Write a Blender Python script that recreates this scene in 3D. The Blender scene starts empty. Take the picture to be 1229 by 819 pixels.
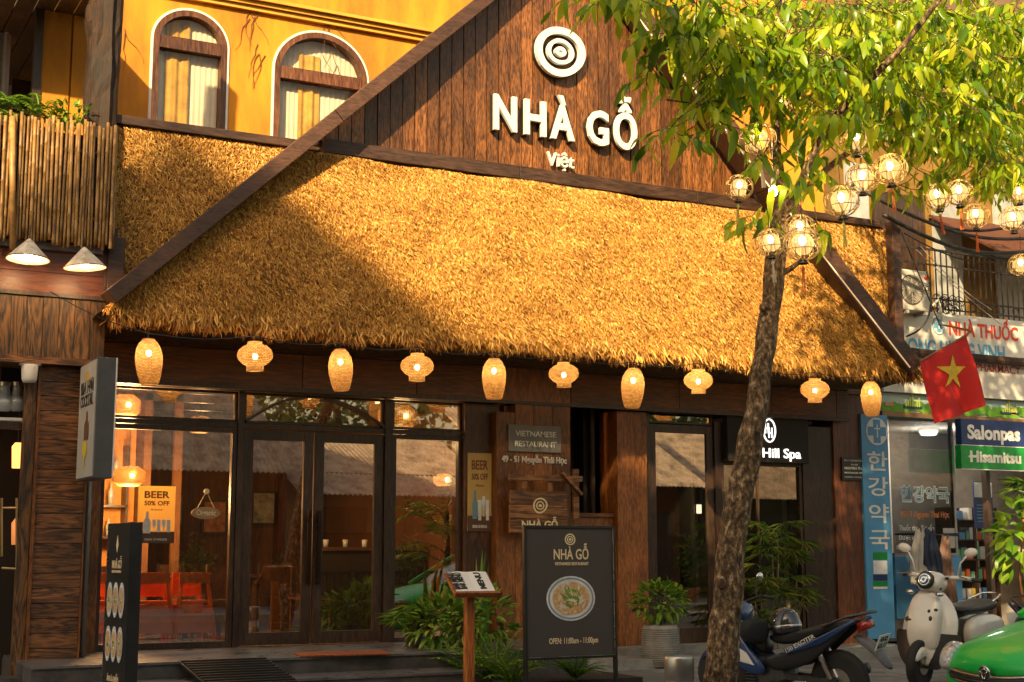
import bpy, math, random
from mathutils import Vector, Matrix, Euler
R = math.radians
random.seed(7)
SC = bpy.context.scene
COL = SC.collection
# ---------------------------------------------------------------- camera, sky, sun, exposure
PIT, YAW, FPX, CXP, CYP = R(8.33), R(27.8), 1707.0, 614.5, 409.5
CAM = Vector((0, -15.8, 1.42))
cd = bpy.data.cameras.new('camera'); cam = bpy.data.objects.new('camera', cd); COL.objects.link(cam)
cam.location = CAM; cam.rotation_euler = (R(90) + PIT, 0, -YAW)
cd.sensor_width = 36; cd.lens = 36 * FPX / 1229; cd.clip_start = .1; cd.clip_end = 2000
SC.camera = cam
SUN_AZ, SUN_EL = R(42), R(32)     # azimuth left of the street side of the facade normal
S = Vector((-math.sin(SUN_AZ) * math.cos(SUN_EL), -math.cos(SUN_AZ) * math.cos(SUN_EL), math.sin(SUN_EL)))
w = bpy.data.worlds.new('World'); SC.world = w; w.use_nodes = True
wn = w.node_tree.nodes; wl = w.node_tree.links
sky = wn.new('ShaderNodeTexSky'); sky.sky_type = 'NISHITA'; sky.sun_disc = False
sky.sun_elevation = SUN_EL; sky.sun_rotation = math.atan2(S.x, S.y)
sky.air_density = 1.3; sky.dust_density = 3.0
tn = wn.new('ShaderNodeMix'); tn.data_type = 'RGBA'; tn.blend_type = 'MULTIPLY'; tn.inputs[0].default_value = 1; tn.inputs[7].default_value = (1, .84, .62, 1)   # golden evening air
wl.new(sky.outputs[0], tn.inputs[6]); wl.new(tn.outputs[2], wn['Background'].inputs[0]); wn['Background'].inputs[1].default_value = .125
sd = bpy.data.lights.new('sun', 'SUN'); sd.energy = 5.0; sd.angle = R(.8); sd.color = (1, .74, .40)
so = bpy.data.objects.new('sun', sd); COL.objects.link(so); so.rotation_euler = S.to_track_quat('Z', 'Y').to_euler()
SC.view_settings.view_transform = 'Standard'; SC.view_settings.look = 'None'
SC.view_settings.exposure = 1.05; SC.view_settings.gamma = 1
try:
    SC.cycles.sample_clamp_indirect = 4; SC.cycles.max_bounces = 8
    SC.cycles.transparent_max_bounces = 12; SC.cycles.caustics_reflective = False; SC.cycles.caustics_refractive = False
except Exception: pass
# ---------------------------------------------------------------- helpers
fw = Vector((math.sin(YAW) * math.cos(PIT), math.cos(YAW) * math.cos(PIT), math.sin(PIT)))
rt = Vector((math.cos(YAW), -math.sin(YAW), 0)); upv = rt.cross(fw)
def ray(px, py): return fw + rt * ((px - CXP) / FPX) - upv * ((py - CYP) / FPX)
def P(px, py, Y):      # photo measurement -> point on the vertical plane y = Y
    d = ray(px, py); return CAM + d * ((Y - CAM.y) / d.y)
def PX(px, py, X):
    d = ray(px, py); return CAM + d * ((X - CAM.x) / d.x)
def G(px, py, z):
    d = ray(px, py); return CAM + d * ((z - CAM.z) / d.z)
ORG = {}
def link(o, parent):
    COL.objects.link(o)
    if parent is not None: o.parent = parent
    return o
def tag(o, label=None, cat=None, group=None, kind=None):
    if label: o['label'] = label
    if cat: o['category'] = cat
    if group: o['group'] = group
    if kind: o['kind'] = kind
    return o
def thing(name, loc, label, cat, group=None, rz=0, local=False):
    o = bpy.data.objects.new(name, None); COL.objects.link(o); o.empty_display_size = .1
    o.location = loc; o.rotation_euler = (0, 0, rz)
    ORG[o.name] = Vector((0, 0, 0)) if local else Vector(loc)
    return tag(o, label, cat, group)
def copy_tree(o, parent=None):
    c = o.copy(); COL.objects.link(c); c.parent = parent
    if o.name in ORG: ORG[c.name] = ORG[o.name]
    for ch in o.children: copy_tree(ch, c)
    return c
class MB:
    def __init__(s): s.v = []; s.f = []
    def add(s, vs, fs):
        n = len(s.v); s.v += [tuple(p) for p in vs]; s.f += [tuple(i + n for i in f) for f in fs]; return s
    def box(s, x0, x1, y0, y1, z0, z1, M=None):
        vs = [Vector((x, y, z)) for x in (x0, x1) for y in (y0, y1) for z in (z0, z1)]
        if M is not None: vs = [M @ p for p in vs]
        return s.add(vs, [(0, 1, 3, 2), (4, 6, 7, 5), (0, 4, 5, 1), (2, 3, 7, 6), (0, 2, 6, 4), (1, 5, 7, 3)])
    def cbox(s, c, d, rot=(0, 0, 0)):
        M = Matrix.Translation(Vector(c)) @ Euler(rot).to_matrix().to_4x4()
        return s.box(-d[0] / 2, d[0] / 2, -d[1] / 2, d[1] / 2, -d[2] / 2, d[2] / 2, M)
    def cham(s, c, d, b, rot=(0, 0, 0)):    # box whose four long (Z) edges are chamfered
        x, y = d[0] / 2, d[1] / 2
        poly = [(-x + b, -y), (x - b, -y), (x, -y + b), (x, y - b), (x - b, y), (-x + b, y), (-x, y - b), (-x, -y + b)]
        M = Matrix.Translation(Vector(c)) @ Euler(rot).to_matrix().to_4x4()
        return s.prism(poly, -d[2] / 2, d[2] / 2, M)
    def prism(s, poly, d0, d1, M=None):    # poly in local XY, extruded along local Z
        n = len(poly); vs = [Vector((a, b, d0)) for a, b in poly] + [Vector((a, b, d1)) for a, b in poly]
        if M is not None: vs = [M @ p for p in vs]
        return s.add(vs, [tuple(range(n - 1, -1, -1)), tuple(range(n, 2 * n))] + [(i, (i + 1) % n, n + (i + 1) % n, n + i) for i in range(n)])
    def xz(s, poly, y0, y1):              # poly in world XZ, from y0 (front) to y1
        n = len(poly); vs = [(a, y0, b) for a, b in poly] + [(a, y1, b) for a, b in poly]
        return s.add(vs, [tuple(range(n)), tuple(range(2 * n - 1, n - 1, -1))] + [(i, n + i, n + (i + 1) % n, (i + 1) % n) for i in range(n)])
    def bar(s, a, b, wd, dp=None):         # rectangular bar between two points
        a = Vector(a); b = Vector(b); d = (b - a); L = d.length; q = d.to_track_quat('Z', 'Y').to_matrix().to_4x4()
        dp = dp or wd
        return s.box(-wd / 2, wd / 2, -dp / 2, dp / 2, 0, L, Matrix.Translation(a) @ q)
    def tube(s, pts, r, n=8, cap=True):
        pts = [Vector(p) for p in pts]; m = len(pts); rs = r if isinstance(r, (list, tuple)) else [r] * m
        u = None; b0 = len(s.v); vs = []
        for i, p in enumerate(pts):
            d = (pts[min(i + 1, m - 1)] - pts[max(i - 1, 0)]).normalized()
            if u is None: u = d.orthogonal().normalized()
            else:
                u = u - d * u.dot(d); u = u.normalized() if u.length > 1e-6 else d.orthogonal().normalized()
            k = d.cross(u)
            for j in range(n):
                a = 2 * math.pi * j / n; vs.append(p + (u * math.cos(a) + k * math.sin(a)) * rs[i])
        fs = [(i * n + j, i * n + (j + 1) % n, (i + 1) * n + (j + 1) % n, (i + 1) * n + j) for i in range(m - 1) for j in range(n)]
        if cap: fs += [tuple(range(n - 1, -1, -1)), tuple((m - 1) * n + j for j in range(n))]
        return s.add(vs, fs)
    def ring(s, c, r, rr, axis=(0, 0, 1), n=20, k=5):
        ax = Vector(axis).normalized(); u = ax.orthogonal().normalized(); v = ax.cross(u); c = Vector(c); vs = []
        for i in range(n):
            a = 2 * math.pi * i / n; d = u * math.cos(a) + v * math.sin(a)
            for j in range(k):
                b = 2 * math.pi * j / k; vs.append(c + d * (r + rr * math.cos(b)) + ax * rr * math.sin(b))
        return s.add(vs, [(i * k + j, ((i + 1) % n) * k + j, ((i + 1) % n) * k + (j + 1) % k, i * k + (j + 1) % k) for i in range(n) for j in range(k)])
    def lathe(s, prof, c=(0, 0, 0), n=20, M=None, sx=1, sy=1):   # prof = [(r, z)]
        m = len(prof); vs = []
        for r, z in prof:
            for j in range(n):
                a = 2 * math.pi * j / n; p = Vector((r * math.cos(a) * sx, r * math.sin(a) * sy, z))
                vs.append((M @ p if M is not None else p) + Vector(c))
        return s.add(vs, [(i * n + j, i * n + (j + 1) % n, (i + 1) * n + (j + 1) % n, (i + 1) * n + j) for i in range(m - 1) for j in range(n)]
                     + ([tuple(range(n - 1, -1, -1))] if prof[0][0] > 1e-4 else []) + ([tuple((m - 1) * n + j for j in range(n))] if prof[-1][0] > 1e-4 else []))
    def ell(s, c, r, n=14, m=8, M=None):
        prof = [(max(math.sin(math.pi * i / m), 1e-5), -math.cos(math.pi * i / m)) for i in range(m + 1)]
        X = Matrix.Diagonal((r[0], r[1], r[2], 1)); X = (M @ X) if M is not None else X
        return s.lathe(prof, c, n, X)
    def loft(s, rings, cap=True):
        n = len(rings[0]); m = len(rings)
        fs = [(i * n + j, i * n + (j + 1) % n, (i + 1) * n + (j + 1) % n, (i + 1) * n + j) for i in range(m - 1) for j in range(n)]
        if cap: fs += [tuple(range(n - 1, -1, -1)), tuple((m - 1) * n + j for j in range(n))]
        return s.add([p for r in rings for p in r], fs)
    def text(s, body, size, ext=.004, M=None, sx=1, bold=0, align='CENTER', spc=1.0):
        vs, fs = text_geo(body, bold, align, spc)
        q = []
        for v in vs:
            p = Vector((v[0] * size * sx, v[1] * size, v[2] * ext)); q.append(M @ p if M is not None else p)
        return s.add(q, fs)
    def build(s, name, mat, parent=None, org=None, smooth=False, kind=None, sub=0, bevel=0, label=None):
        me = bpy.data.meshes.new(name)
        o0 = ORG.get(parent.name, Vector((0, 0, 0))) if parent is not None else Vector(org or (0, 0, 0))
        if o0.length: me.from_pydata([(a - o0.x, b - o0.y, c - o0.z) for a, b, c in s.v], [], s.f)
        else: me.from_pydata(s.v, [], s.f)
        me.materials.append(mat)
        if smooth: me.polygons.foreach_set('use_smooth', [True] * len(me.polygons))
        o = bpy.data.objects.new(name, me); link(o, parent); ORG[o.name] = o0
        if parent is None: o.location = o0
        if kind: o['kind'] = kind
        if label: o['label'] = label
        if bevel:
            b = o.modifiers.new('b', 'BEVEL'); b.width = bevel; b.segments = 2; b.limit_method = 'ANGLE'
        if sub:
            b = o.modifiers.new('s', 'SUBSURF'); b.levels = sub; b.render_levels = sub
        return o
_tg = {}
def text_geo(body, bold, align, spc=1.0):
    k = (body, bold, align, spc)
    if k not in _tg:
        cu = bpy.data.curves.new('t', 'FONT'); cu.body = body; cu.size = 1.39; cu.extrude = 1; cu.offset = bold
        cu.align_x = align; cu.resolution_u = 3; cu.space_character = spc
        o = bpy.data.objects.new('t', cu); COL.objects.link(o)
        dg = bpy.context.evaluated_depsgraph_get(); dg.update()
        me = bpy.data.meshes.new_from_object(o.evaluated_get(dg))
        _tg[k] = ([tuple(v.co) for v in me.vertices], [tuple(p.vertices) for p in me.polygons])
        bpy.data.objects.remove(o); bpy.data.curves.remove(cu); bpy.data.meshes.remove(me)
    return _tg[k]
def FM(x, y, z, tilt=0, rz=0, roll=0):   # frame of flat print facing the street (-Y)
    return Matrix.Translation((x, y, z)) @ Matrix.Rotation(rz, 4, 'Z') @ Matrix.Rotation(R(90) + tilt, 4, 'X') @ Matrix.Rotation(roll, 4, 'Z')
# ---------------------------------------------------------------- materials
def newmat(name):
    m = bpy.data.materials.new(name); m.use_nodes = True; nt = m.node_tree
    return m, nt, nt.nodes['Principled BSDF']
def N(nt, t, **k):
    n = nt.nodes.new(t)
    for a, b in k.items():
        if a.startswith('i_'): n.inputs[int(a[2:]) if a[2:].isdigit() else a[2:]].default_value = b
        else: setattr(n, a, b)
    return n
def coords(nt, sc, rnd=7.0):
    tc = N(nt, 'ShaderNodeTexCoord'); oi = N(nt, 'ShaderNodeObjectInfo')
    mu = N(nt, 'ShaderNodeMath', operation='MULTIPLY'); mu.inputs[1].default_value = rnd; nt.links.new(oi.outputs['Random'], mu.inputs[0])
    ad = N(nt, 'ShaderNodeVectorMath', operation='ADD'); nt.links.new(tc.outputs['Object'], ad.inputs[0]); nt.links.new(mu.outputs[0], ad.inputs[1])
    mp = N(nt, 'ShaderNodeMapping'); mp.inputs['Scale'].default_value = sc if isinstance(sc, tuple) else (sc,) * 3
    nt.links.new(ad.outputs[0], mp.inputs[0]); return mp.outputs[0], oi
def c4(c): return (c[0], c[1], c[2], 1)
def ramp(nt, src, stops):
    r = N(nt, 'ShaderNodeValToRGB'); e = r.color_ramp.elements
    while len(e) < len(stops): e.new(.5)
    for i, (p, c) in enumerate(stops): e[i].position = p; e[i].color = c4(c)
    nt.links.new(src, r.inputs[0]); return r.outputs[0]
def mixc(nt, f, a, b, mode='MIX'):
    m = N(nt, 'ShaderNodeMix', data_type='RGBA', blend_type=mode)
    for s_, i in ((f, 0), (a, 6), (b, 7)):
        if hasattr(s_, 'links'): nt.links.new(s_, m.inputs[i])
        else: m.inputs[i].default_value = s_ if i == 0 else c4(s_)
    return m.outputs[2]
def bumpn(nt, b, h, st, dist=.01):
    n = N(nt, 'ShaderNodeBump'); n.inputs['Strength'].default_value = st; n.inputs['Distance'].default_value = dist
    nt.links.new(h, n.inputs['Height']); nt.links.new(n.outputs[0], b.inputs['Normal'])
_mc = {}
def plain(name, c, rough=.5, metal=0, var=.12, sc=6, bump=.0, c2=None, spec=None, coat=0, rv=.1):
    if name in _mc: return _mc[name]
    m, nt, b = newmat(name); v, oi = coords(nt, sc)
    no = N(nt, 'ShaderNodeTexNoise'); no.inputs['Detail'].default_value = 6; no.inputs['Scale'].default_value = 1; no.inputs['Roughness'].default_value = .65
    nt.links.new(v, no.inputs[0])
    c2 = c2 or tuple(x * (1 - 2.2 * var) for x in c)
    col = ramp(nt, no.outputs[0], [(.34, c2), (.62, c)])
    hs = N(nt, 'ShaderNodeHueSaturation'); ma = N(nt, 'ShaderNodeMapRange'); ma.inputs[3].default_value = 1 - rv; ma.inputs[4].default_value = 1 + rv
    nt.links.new(oi.outputs['Random'], ma.inputs[0]); nt.links.new(ma.outputs[0], hs.inputs['Value']); nt.links.new(col, hs.inputs['Color'])
    nt.links.new(hs.outputs[0], b.inputs['Base Color'])
    mr = N(nt, 'ShaderNodeMapRange'); mr.inputs[3].default_value = max(rough - .12, .02); mr.inputs[4].default_value = min(rough + .12, 1)
    nt.links.new(no.outputs[0], mr.inputs[0]); nt.links.new(mr.outputs[0], b.inputs['Roughness'])
    b.inputs['Metallic'].default_value = metal
    if spec is not None: b.inputs['Specular IOR Level'].default_value = spec
    if coat: b.inputs['Coat Weight'].default_value = coat; b.inputs['Coat Roughness'].default_value = .05
    if bump: bumpn(nt, b, no.outputs[0], bump)
    _mc[name] = m; return m
def wood(name, dark, light, axis='z', sc=1.0, rough=.45, rv=.25, grain=11, bump=.25, contrast=1.0, zeb=.2):
    if name in _mc: return _mc[name]
    m, nt, b = newmat(name)
    s_ = [9 * sc, 9 * sc, 9 * sc]; s_['xyz'.index(axis)] = 1.1 * sc
    v, oi = coords(nt, tuple(s_), 13)
    no = N(nt, 'ShaderNodeTexNoise'); no.inputs['Detail'].default_value = 5; no.inputs['Scale'].default_value = 1.0; no.inputs['Distortion'].default_value = .6; nt.links.new(v, no.inputs[0])
    mu = N(nt, 'ShaderNodeMath', operation='MULTIPLY'); mu.inputs[1].default_value = grain; nt.links.new(no.outputs[0], mu.inputs[0])
    si = N(nt, 'ShaderNodeMath', operation='PINGPONG'); si.inputs[1].default_value = 1; nt.links.new(mu.outputs[0], si.inputs[0])
    n2 = N(nt, 'ShaderNodeTexNoise'); n2.inputs['Scale'].default_value = 9; n2.inputs['Detail'].default_value = 4; nt.links.new(v, n2.inputs[0])
    mx = N(nt, 'ShaderNodeMath', operation='MULTIPLY_ADD'); mx.inputs[1].default_value = zeb; nt.links.new(si.outputs[0], mx.inputs[0])
    m3 = N(nt, 'ShaderNodeMath', operation='MULTIPLY'); m3.inputs[1].default_value = 1.05 - zeb; nt.links.new(n2.outputs[0], m3.inputs[0]); nt.links.new(m3.outputs[0], mx.inputs[2])
    mid = tuple((a * .55 + c * .45) for a, c in zip(dark, light))
    k = .3 * contrast
    cc = .52 if zeb < .4 else .5
    if zeb < .4: k = .16 * contrast
    col = ramp(nt, mx.outputs[0], [(cc - k, dark), (cc, mid), (cc + k, light)])
    v3, _ = coords(nt, .9, 5)
    n4 = N(nt, 'ShaderNodeTexNoise'); n4.inputs['Scale'].default_value = 1.3; n4.inputs['Detail'].default_value = 5; nt.links.new(v3, n4.inputs[0])
    f = N(nt, 'ShaderNodeMapRange'); f.inputs[1].default_value = .38; f.inputs[2].default_value = .68; f.inputs[3].default_value = .62; f.inputs[4].default_value = 1.2; nt.links.new(n4.outputs[0], f.inputs[0])
    g = N(nt, 'ShaderNodeMapRange'); g.inputs[3].default_value = 1 - rv; g.inputs[4].default_value = 1 + rv; nt.links.new(oi.outputs['Random'], g.inputs[0])
    mm = N(nt, 'ShaderNodeMath', operation='MULTIPLY'); nt.links.new(f.outputs[0], mm.inputs[0]); nt.links.new(g.outputs[0], mm.inputs[1])
    hs = N(nt, 'ShaderNodeHueSaturation'); nt.links.new(mm.outputs[0], hs.inputs['Value']); nt.links.new(col, hs.inputs['Color'])
    nt.links.new(hs.outputs[0], b.inputs['Base Color'])
    mr = N(nt, 'ShaderNodeMapRange'); mr.inputs[3].default_value = rough - .1; mr.inputs[4].default_value = rough + .2; nt.links.new(mx.outputs[0], mr.inputs[0]); nt.links.new(mr.outputs[0], b.inputs['Roughness'])
    bumpn(nt, b, mx.outputs[0], bump, .004)
    _mc[name] = m; return m
def fibre(name, stops, rough=.75, trans=0, sheen=0, patch=0):     # colour varies from blade to blade / leaf to leaf
    if name in _mc: return _mc[name]
    m, nt, b = newmat(name); ge = N(nt, 'ShaderNodeNewGeometry'); oi = N(nt, 'ShaderNodeObjectInfo')
    ad = N(nt, 'ShaderNodeMath', operation='ADD'); nt.links.new(ge.outputs['Random Per Island'], ad.inputs[0]); nt.links.new(oi.outputs['Random'], ad.inputs[1])
    fr = N(nt, 'ShaderNodeMath', operation='FRACT'); nt.links.new(ad.outputs[0], fr.inputs[0])
    if patch:      # weathered patches and courses
        v, _ = coords(nt, (1.3, 1.3, 3.2), 0); n_ = N(nt, 'ShaderNodeTexNoise'); n_.inputs['Scale'].default_value = 1.1; n_.inputs['Detail'].default_value = 5; nt.links.new(v, n_.inputs[0])
        q = N(nt, 'ShaderNodeMapRange'); q.inputs[1].default_value = .35; q.inputs[2].default_value = .65; q.inputs[3].default_value = -patch; q.inputs[4].default_value = patch; nt.links.new(n_.outputs[0], q.inputs[0])
        f2 = N(nt, 'ShaderNodeMath', operation='ADD', use_clamp=True); nt.links.new(fr.outputs[0], f2.inputs[0]); nt.links.new(q.outputs[0], f2.inputs[1]); fr = f2
    col = ramp(nt, fr.outputs[0], stops)
    nt.links.new(col, b.inputs['Base Color']); b.inputs['Roughness'].default_value = rough
    if trans:
        tr = N(nt, 'ShaderNodeBsdfTranslucent'); nt.links.new(col, tr.inputs[0]); mx = N(nt, 'ShaderNodeMixShader'); mx.inputs[0].default_value = trans
        nt.links.new(b.outputs[0], mx.inputs[1]); nt.links.new(tr.outputs[0], mx.inputs[2]); nt.links.new(mx.outputs[0], nt.nodes['Material Output'].inputs[0])
    _mc[name] = m; return m
def emit(name, c, st, base=None):
    if name in _mc: return _mc[name]
    m, nt, b = newmat(name); b.inputs['Base Color'].default_value = c4(base or c); b.inputs['Emission Color'].default_value = c4(c); b.inputs['Emission Strength'].default_value = st; b.inputs['Roughness'].default_value = .5
    _mc[name] = m; return m
def glass(name, tint=(.9, .9, .88), refl=.29, ior=1.5, gl=(1, .95, .88)):
    if name in _mc: return _mc[name]
    m, nt, b = newmat(name); nt.nodes.remove(b)
    t = N(nt, 'ShaderNodeBsdfTransparent'); t.inputs[0].default_value = c4(tint)
    g = N(nt, 'ShaderNodeBsdfGlossy'); g.inputs[0].default_value = c4(gl); g.inputs['Roughness'].default_value = .012
    lw = N(nt, 'ShaderNodeFresnel'); lw.inputs[0].default_value = ior
    ad = N(nt, 'ShaderNodeMath', operation='ADD', use_clamp=True); ad.inputs[1].default_value = refl; nt.links.new(lw.outputs[0], ad.inputs[0])
    ge = N(nt, 'ShaderNodeNewGeometry'); iv = N(nt, 'ShaderNodeMath', operation='SUBTRACT'); iv.inputs[0].default_value = 1; nt.links.new(ge.outputs['Backfacing'], iv.inputs[1])
    pr = N(nt, 'ShaderNodeMath', operation='MULTIPLY'); nt.links.new(ad.outputs[0], pr.inputs[0]); nt.links.new(iv.outputs[0], pr.inputs[1])
    mx = N(nt, 'ShaderNodeMixShader'); nt.links.new(pr.outputs[0], mx.inputs[0]); nt.links.new(t.outputs[0], mx.inputs[1]); nt.links.new(g.outputs[0], mx.inputs[2])
    nt.links.new(mx.outputs[0], nt.nodes['Material Output'].inputs[0]); _mc[name] = m; return m
def woven(name, c1, c2, st, sc=48, trans=.0):    # open basket weave round a real lamp
    if name in _mc: return _mc[name]
    m, nt, b = newmat(name); tc = N(nt, 'ShaderNodeTexCoord')
    sx = N(nt, 'ShaderNodeSeparateXYZ'); nt.links.new(tc.outputs['Object'], sx.inputs[0])
    at = N(nt, 'ShaderNodeMath', operation='ARCTAN2'); nt.links.new(sx.outputs[0], at.inputs[0]); nt.links.new(sx.outputs[1], at.inputs[1])
    cb = N(nt, 'ShaderNodeCombineXYZ'); k = N(nt, 'ShaderNodeMath', operation='MULTIPLY'); k.inputs[1].default_value = .125
    nt.links.new(at.outputs[0], k.inputs[0]); nt.links.new(k.outputs[0], cb.inputs[0]); nt.links.new(sx.outputs[2], cb.inputs[1])
    ck = N(nt, 'ShaderNodeTexBrick'); ck.inputs['Scale'].default_value = sc; ck.inputs['Brick Width'].default_value = .9; ck.inputs['Row Height'].default_value = .5; ck.inputs['Mortar Size'].default_value = .07
    ck.inputs['Color1'].default_value = c4(c1); ck.inputs['Color2'].default_value = c4(tuple(.55 * x for x in c1)); ck.inputs['Mortar'].default_value = c4(c2); nt.links.new(cb.outputs[0], ck.inputs[0])
    nt.links.new(ck.outputs[0], b.inputs['Base Color']); b.inputs['Roughness'].default_value = .6
    bumpn(nt, b, ck.outputs[1], -.5, .004)
    tr = N(nt, 'ShaderNodeBsdfTranslucent'); nt.links.new(ck.outputs[0], tr.inputs[0]); tp = N(nt, 'ShaderNodeBsdfTransparent')
    m1 = N(nt, 'ShaderNodeMixShader'); m1.inputs[0].default_value = .6; nt.links.new(b.outputs[0], m1.inputs[1]); nt.links.new(tr.outputs[0], m1.inputs[2])
    mu = N(nt, 'ShaderNodeMath', operation='MULTIPLY'); mu.inputs[1].default_value = .35; nt.links.new(ck.outputs[1], mu.inputs[0])
    m2 = N(nt, 'ShaderNodeMixShader'); nt.links.new(mu.outputs[0], m2.inputs[0]); nt.links.new(m1.outputs[0], m2.inputs[1]); nt.links.new(tp.outputs[0], m2.inputs[2]); nt.links.new(m2.outputs[0], nt.nodes['Material Output'].inputs[0])
    _mc[name] = m; return m
# palette
M_GABLE = wood('gable_wood', (.05, .018, .006), (.32, .12, .032), 'z', 1.5, .42, .38, contrast=.95)
M_BROWN = wood('brown_wood', (.12, .040, .011), (.36, .13, .032), 'z', 1.3, .4, .22, contrast=1.0)
M_BROWNX = wood('brown_wood_x', (.07, .025, .009), (.24, .085, .025), 'x', .7, .4, .15, contrast=1.3)
M_REDX = wood('red_brown_wood_x', (.08, .02, .008), (.25, .062, .017), 'x', .8, .35, .1, contrast=1.4)
M_FRAME = wood('dark_frame_wood', (.022, .013, .009), (.085, .045, .025), 'z', .8, .35, .1, contrast=1.4)
M_BARGE = wood('barge_wood', (.045, .02, .011), (.13, .06, .035), 'x', 1.6, .5, .1, contrast=1.2)
M_BEAM = wood('beam_wood', (.03, .014, .009), (.09, .042, .025), 'x', .8, .5, .1)
M_BURNT = wood('burnt_cladding_z', (.02, .012, .008), (.19, .09, .028), 'z', .95, .5, .22, grain=16, contrast=.8, zeb=.5)
M_BURNTX = wood('burnt_cladding_x', (.02, .011, .008), (.24, .10, .035), 'x', 1.2, .5, .3, grain=14, contrast=.9, zeb=.5)
M_CHAR = wood('charred_timber', (.005, .003, .002), (.075, .032, .012), 'z', 1.1, .7, .1, grain=9, bump=1.0)
M_YELLOW = plain('ochre_plaster', (.76, .305, .018), .85, sc=(1.6, 1.6, .5), bump=.25, c2=(.42, .15, .010), rv=0)
M_THATCHB = plain('thatch_base', (.12, .06, .018), .95, var=.3, sc=14, bump=.6, rv=0)
M_THATCH = fibre('thatch_fibre', [(0, (.16, .055, .008)), (.28, (.42, .18, .025)), (.6, (.64, .32, .05)), (.85, (.82, .46, .095)), (1, (.90, .58, .17))], .7, patch=.08)
M_WHITE = plain('white_paint', (.80, .78, .74), .45, var=.03, rv=.02)
M_BLACK = plain('black_metal', (.018, .017, .017), .4, var=.1, rv=.1)
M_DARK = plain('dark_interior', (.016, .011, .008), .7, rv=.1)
M_GLASS = glass('window_glass')
M_STEEL = plain('steel', (.55, .53, .5), .28, 1, var=.05)
M_STONE = plain('dark_stone', (.10, .095, .09), .42, var=.25, sc=5, bump=.2)
M_CONC = plain('concrete', (.34, .32, .29), .8, var=.2, sc=4, bump=.3)
M_BULB = emit('bulb', (1, .72, .36), 22, (1, .9, .7))
# ---------------------------------------------------------------- the setting
def fx(px, Y=0, py=640): return P(px, py, Y).x
FLOOR = .34; PAVE = 0.0; ROAD = -.13
def arc(cx, cz, r, a0, a1, n=14, rz=None):
    rz = rz or r
    return [(cx + r * math.cos(R(a0 + (a1 - a0) * i / n)), cz + rz * math.sin(R(a0 + (a1 - a0) * i / n))) for i in range(n + 1)]
def make_asphalt():
    m = plain('asphalt', (.14, .13, .115), .85, var=.2, sc=9, bump=.4); return m
tag(MB().add([(-400, -400, -.2), (400, -400, -.2), (400, 400, -.2), (-400, 400, -.2)], [(0, 1, 2, 3)]).build('ground', plain('earth', (.14, .12, .10), .9, sc=.4)), kind='structure')
tag(MB().box(-60, 80, -15.0, -6.16, -.3, ROAD).build('road', make_asphalt()), kind='structure')
tag(MB().box(-60, 80, -40, -15.12, -.2, .0).build('far_pavement', plain('dusty_concrete', (.50, .46, .40), .8, var=.15, sc=2)), kind='structure')
sw = tag(MB().box(-40, 60, -6.0, 9, -.15, PAVE - .012).build('pavement', M_CONC), kind='structure')
kb = tag(MB().box(-40, 60, -6.15, -6.005, -.2, PAVE).build('kerb', plain('kerb_stone', (.30, .29, .27), .7, var=.2, sc=3, bump=.3)), kind='structure')
# paving tiles, each one proud of its bed, recessed joints
M_TILE = plain('paving_tile', (.23, .22, .21), .62, var=.22, sc=6, bump=.25, rv=.22)
tb = MB().cham((0, 0, 0), (.386, .386, .012), .004)
tme = tb.build('tile', M_TILE).data; bpy.data.objects.remove(bpy.data.objects['tile'])
def piece(name, me, parent, loc, rot=(0, 0, 0), sc=(1, 1, 1)):
    o = bpy.data.objects.new(name, me); COL.objects.link(o); o.parent = parent; ORG[o.name] = Vector((0, 0, 0))
    l = Vector(loc) - ORG.get(parent.name, Vector((0, 0, 0))) if parent is not None else Vector(loc)
    o.location = l; o.rotation_euler = rot; o.scale = sc; return o
rnd = random.Random(3)
rest_tiles = MB(); cnt = 0
for i in range(46):
    for j in range(15):
        x, y = 1.2 + i * .4, -5.8 + j * .4
        if y > -2.5 and x < 8.0: continue
        if y > -.4: continue
        if y > -1.3 and x < 13.2: continue
        if cnt < 290 and x > 9.4 and y < -.6 and y > -5.6:
            piece('paving_tile', tme, sw, (x, y, PAVE - .006 + rnd.uniform(-.002, .002)), (rnd.uniform(-.004, .004), rnd.uniform(-.004, .004), 0)); cnt += 1
        else: rest_tiles.cbox((x, y, PAVE - .006), (.386, .386, .012))
rest_tiles.build('paving_tile_field', M_TILE, sw, kind='stuff')
# landing in front of the restaurant: two stone steps
LX0, LX1 = 2.35, 8.35
stp = tag(MB().box(LX0, LX1, -1.78, 0, -.01, FLOOR - .025).box(LX0, 7.0, -2.35, -1.79, -.01, .155).build('entrance_steps', M_STONE), kind='structure')
M_SLAB = plain('landing_slab', (.16, .155, .16), .3, var=.22, sc=4, bump=.1, rv=.12)
for i in range(8):
    a = LX0 + i * .75
    for k, (y0, y1) in enumerate(((-1.8, -.93), (-.925, -.06))):
        MB().box(a + .003, a + .747, y0, y1, FLOOR - .024, FLOOR).build('stone_slab', M_SLAB, stp)
for i in range(6):
    a = LX0 + i * .775
    MB().box(a + .003, a + .772, -2.37, -1.81, .156, .18).build('stone_slab', M_SLAB, stp)
right_plinth = tag(MB().box(8.36, 14.12, -1.15, .1, -.01, .118).box(8.4, 12.9, -.5, 0.1, .119, .2).build('door_sill_step', plain('pale_stone', (.30, .29, .27), .6, var=.2, sc=4, bump=.2)), kind='structure')

# ---------------------------------------------------------------- restaurant building
rb = thing('restaurant_building', (8.6, 0, .1), 'brown timber shopfront under a wide golden thatch skirt and plank gable, beside the blue pharmacy', 'restaurant')
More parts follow.
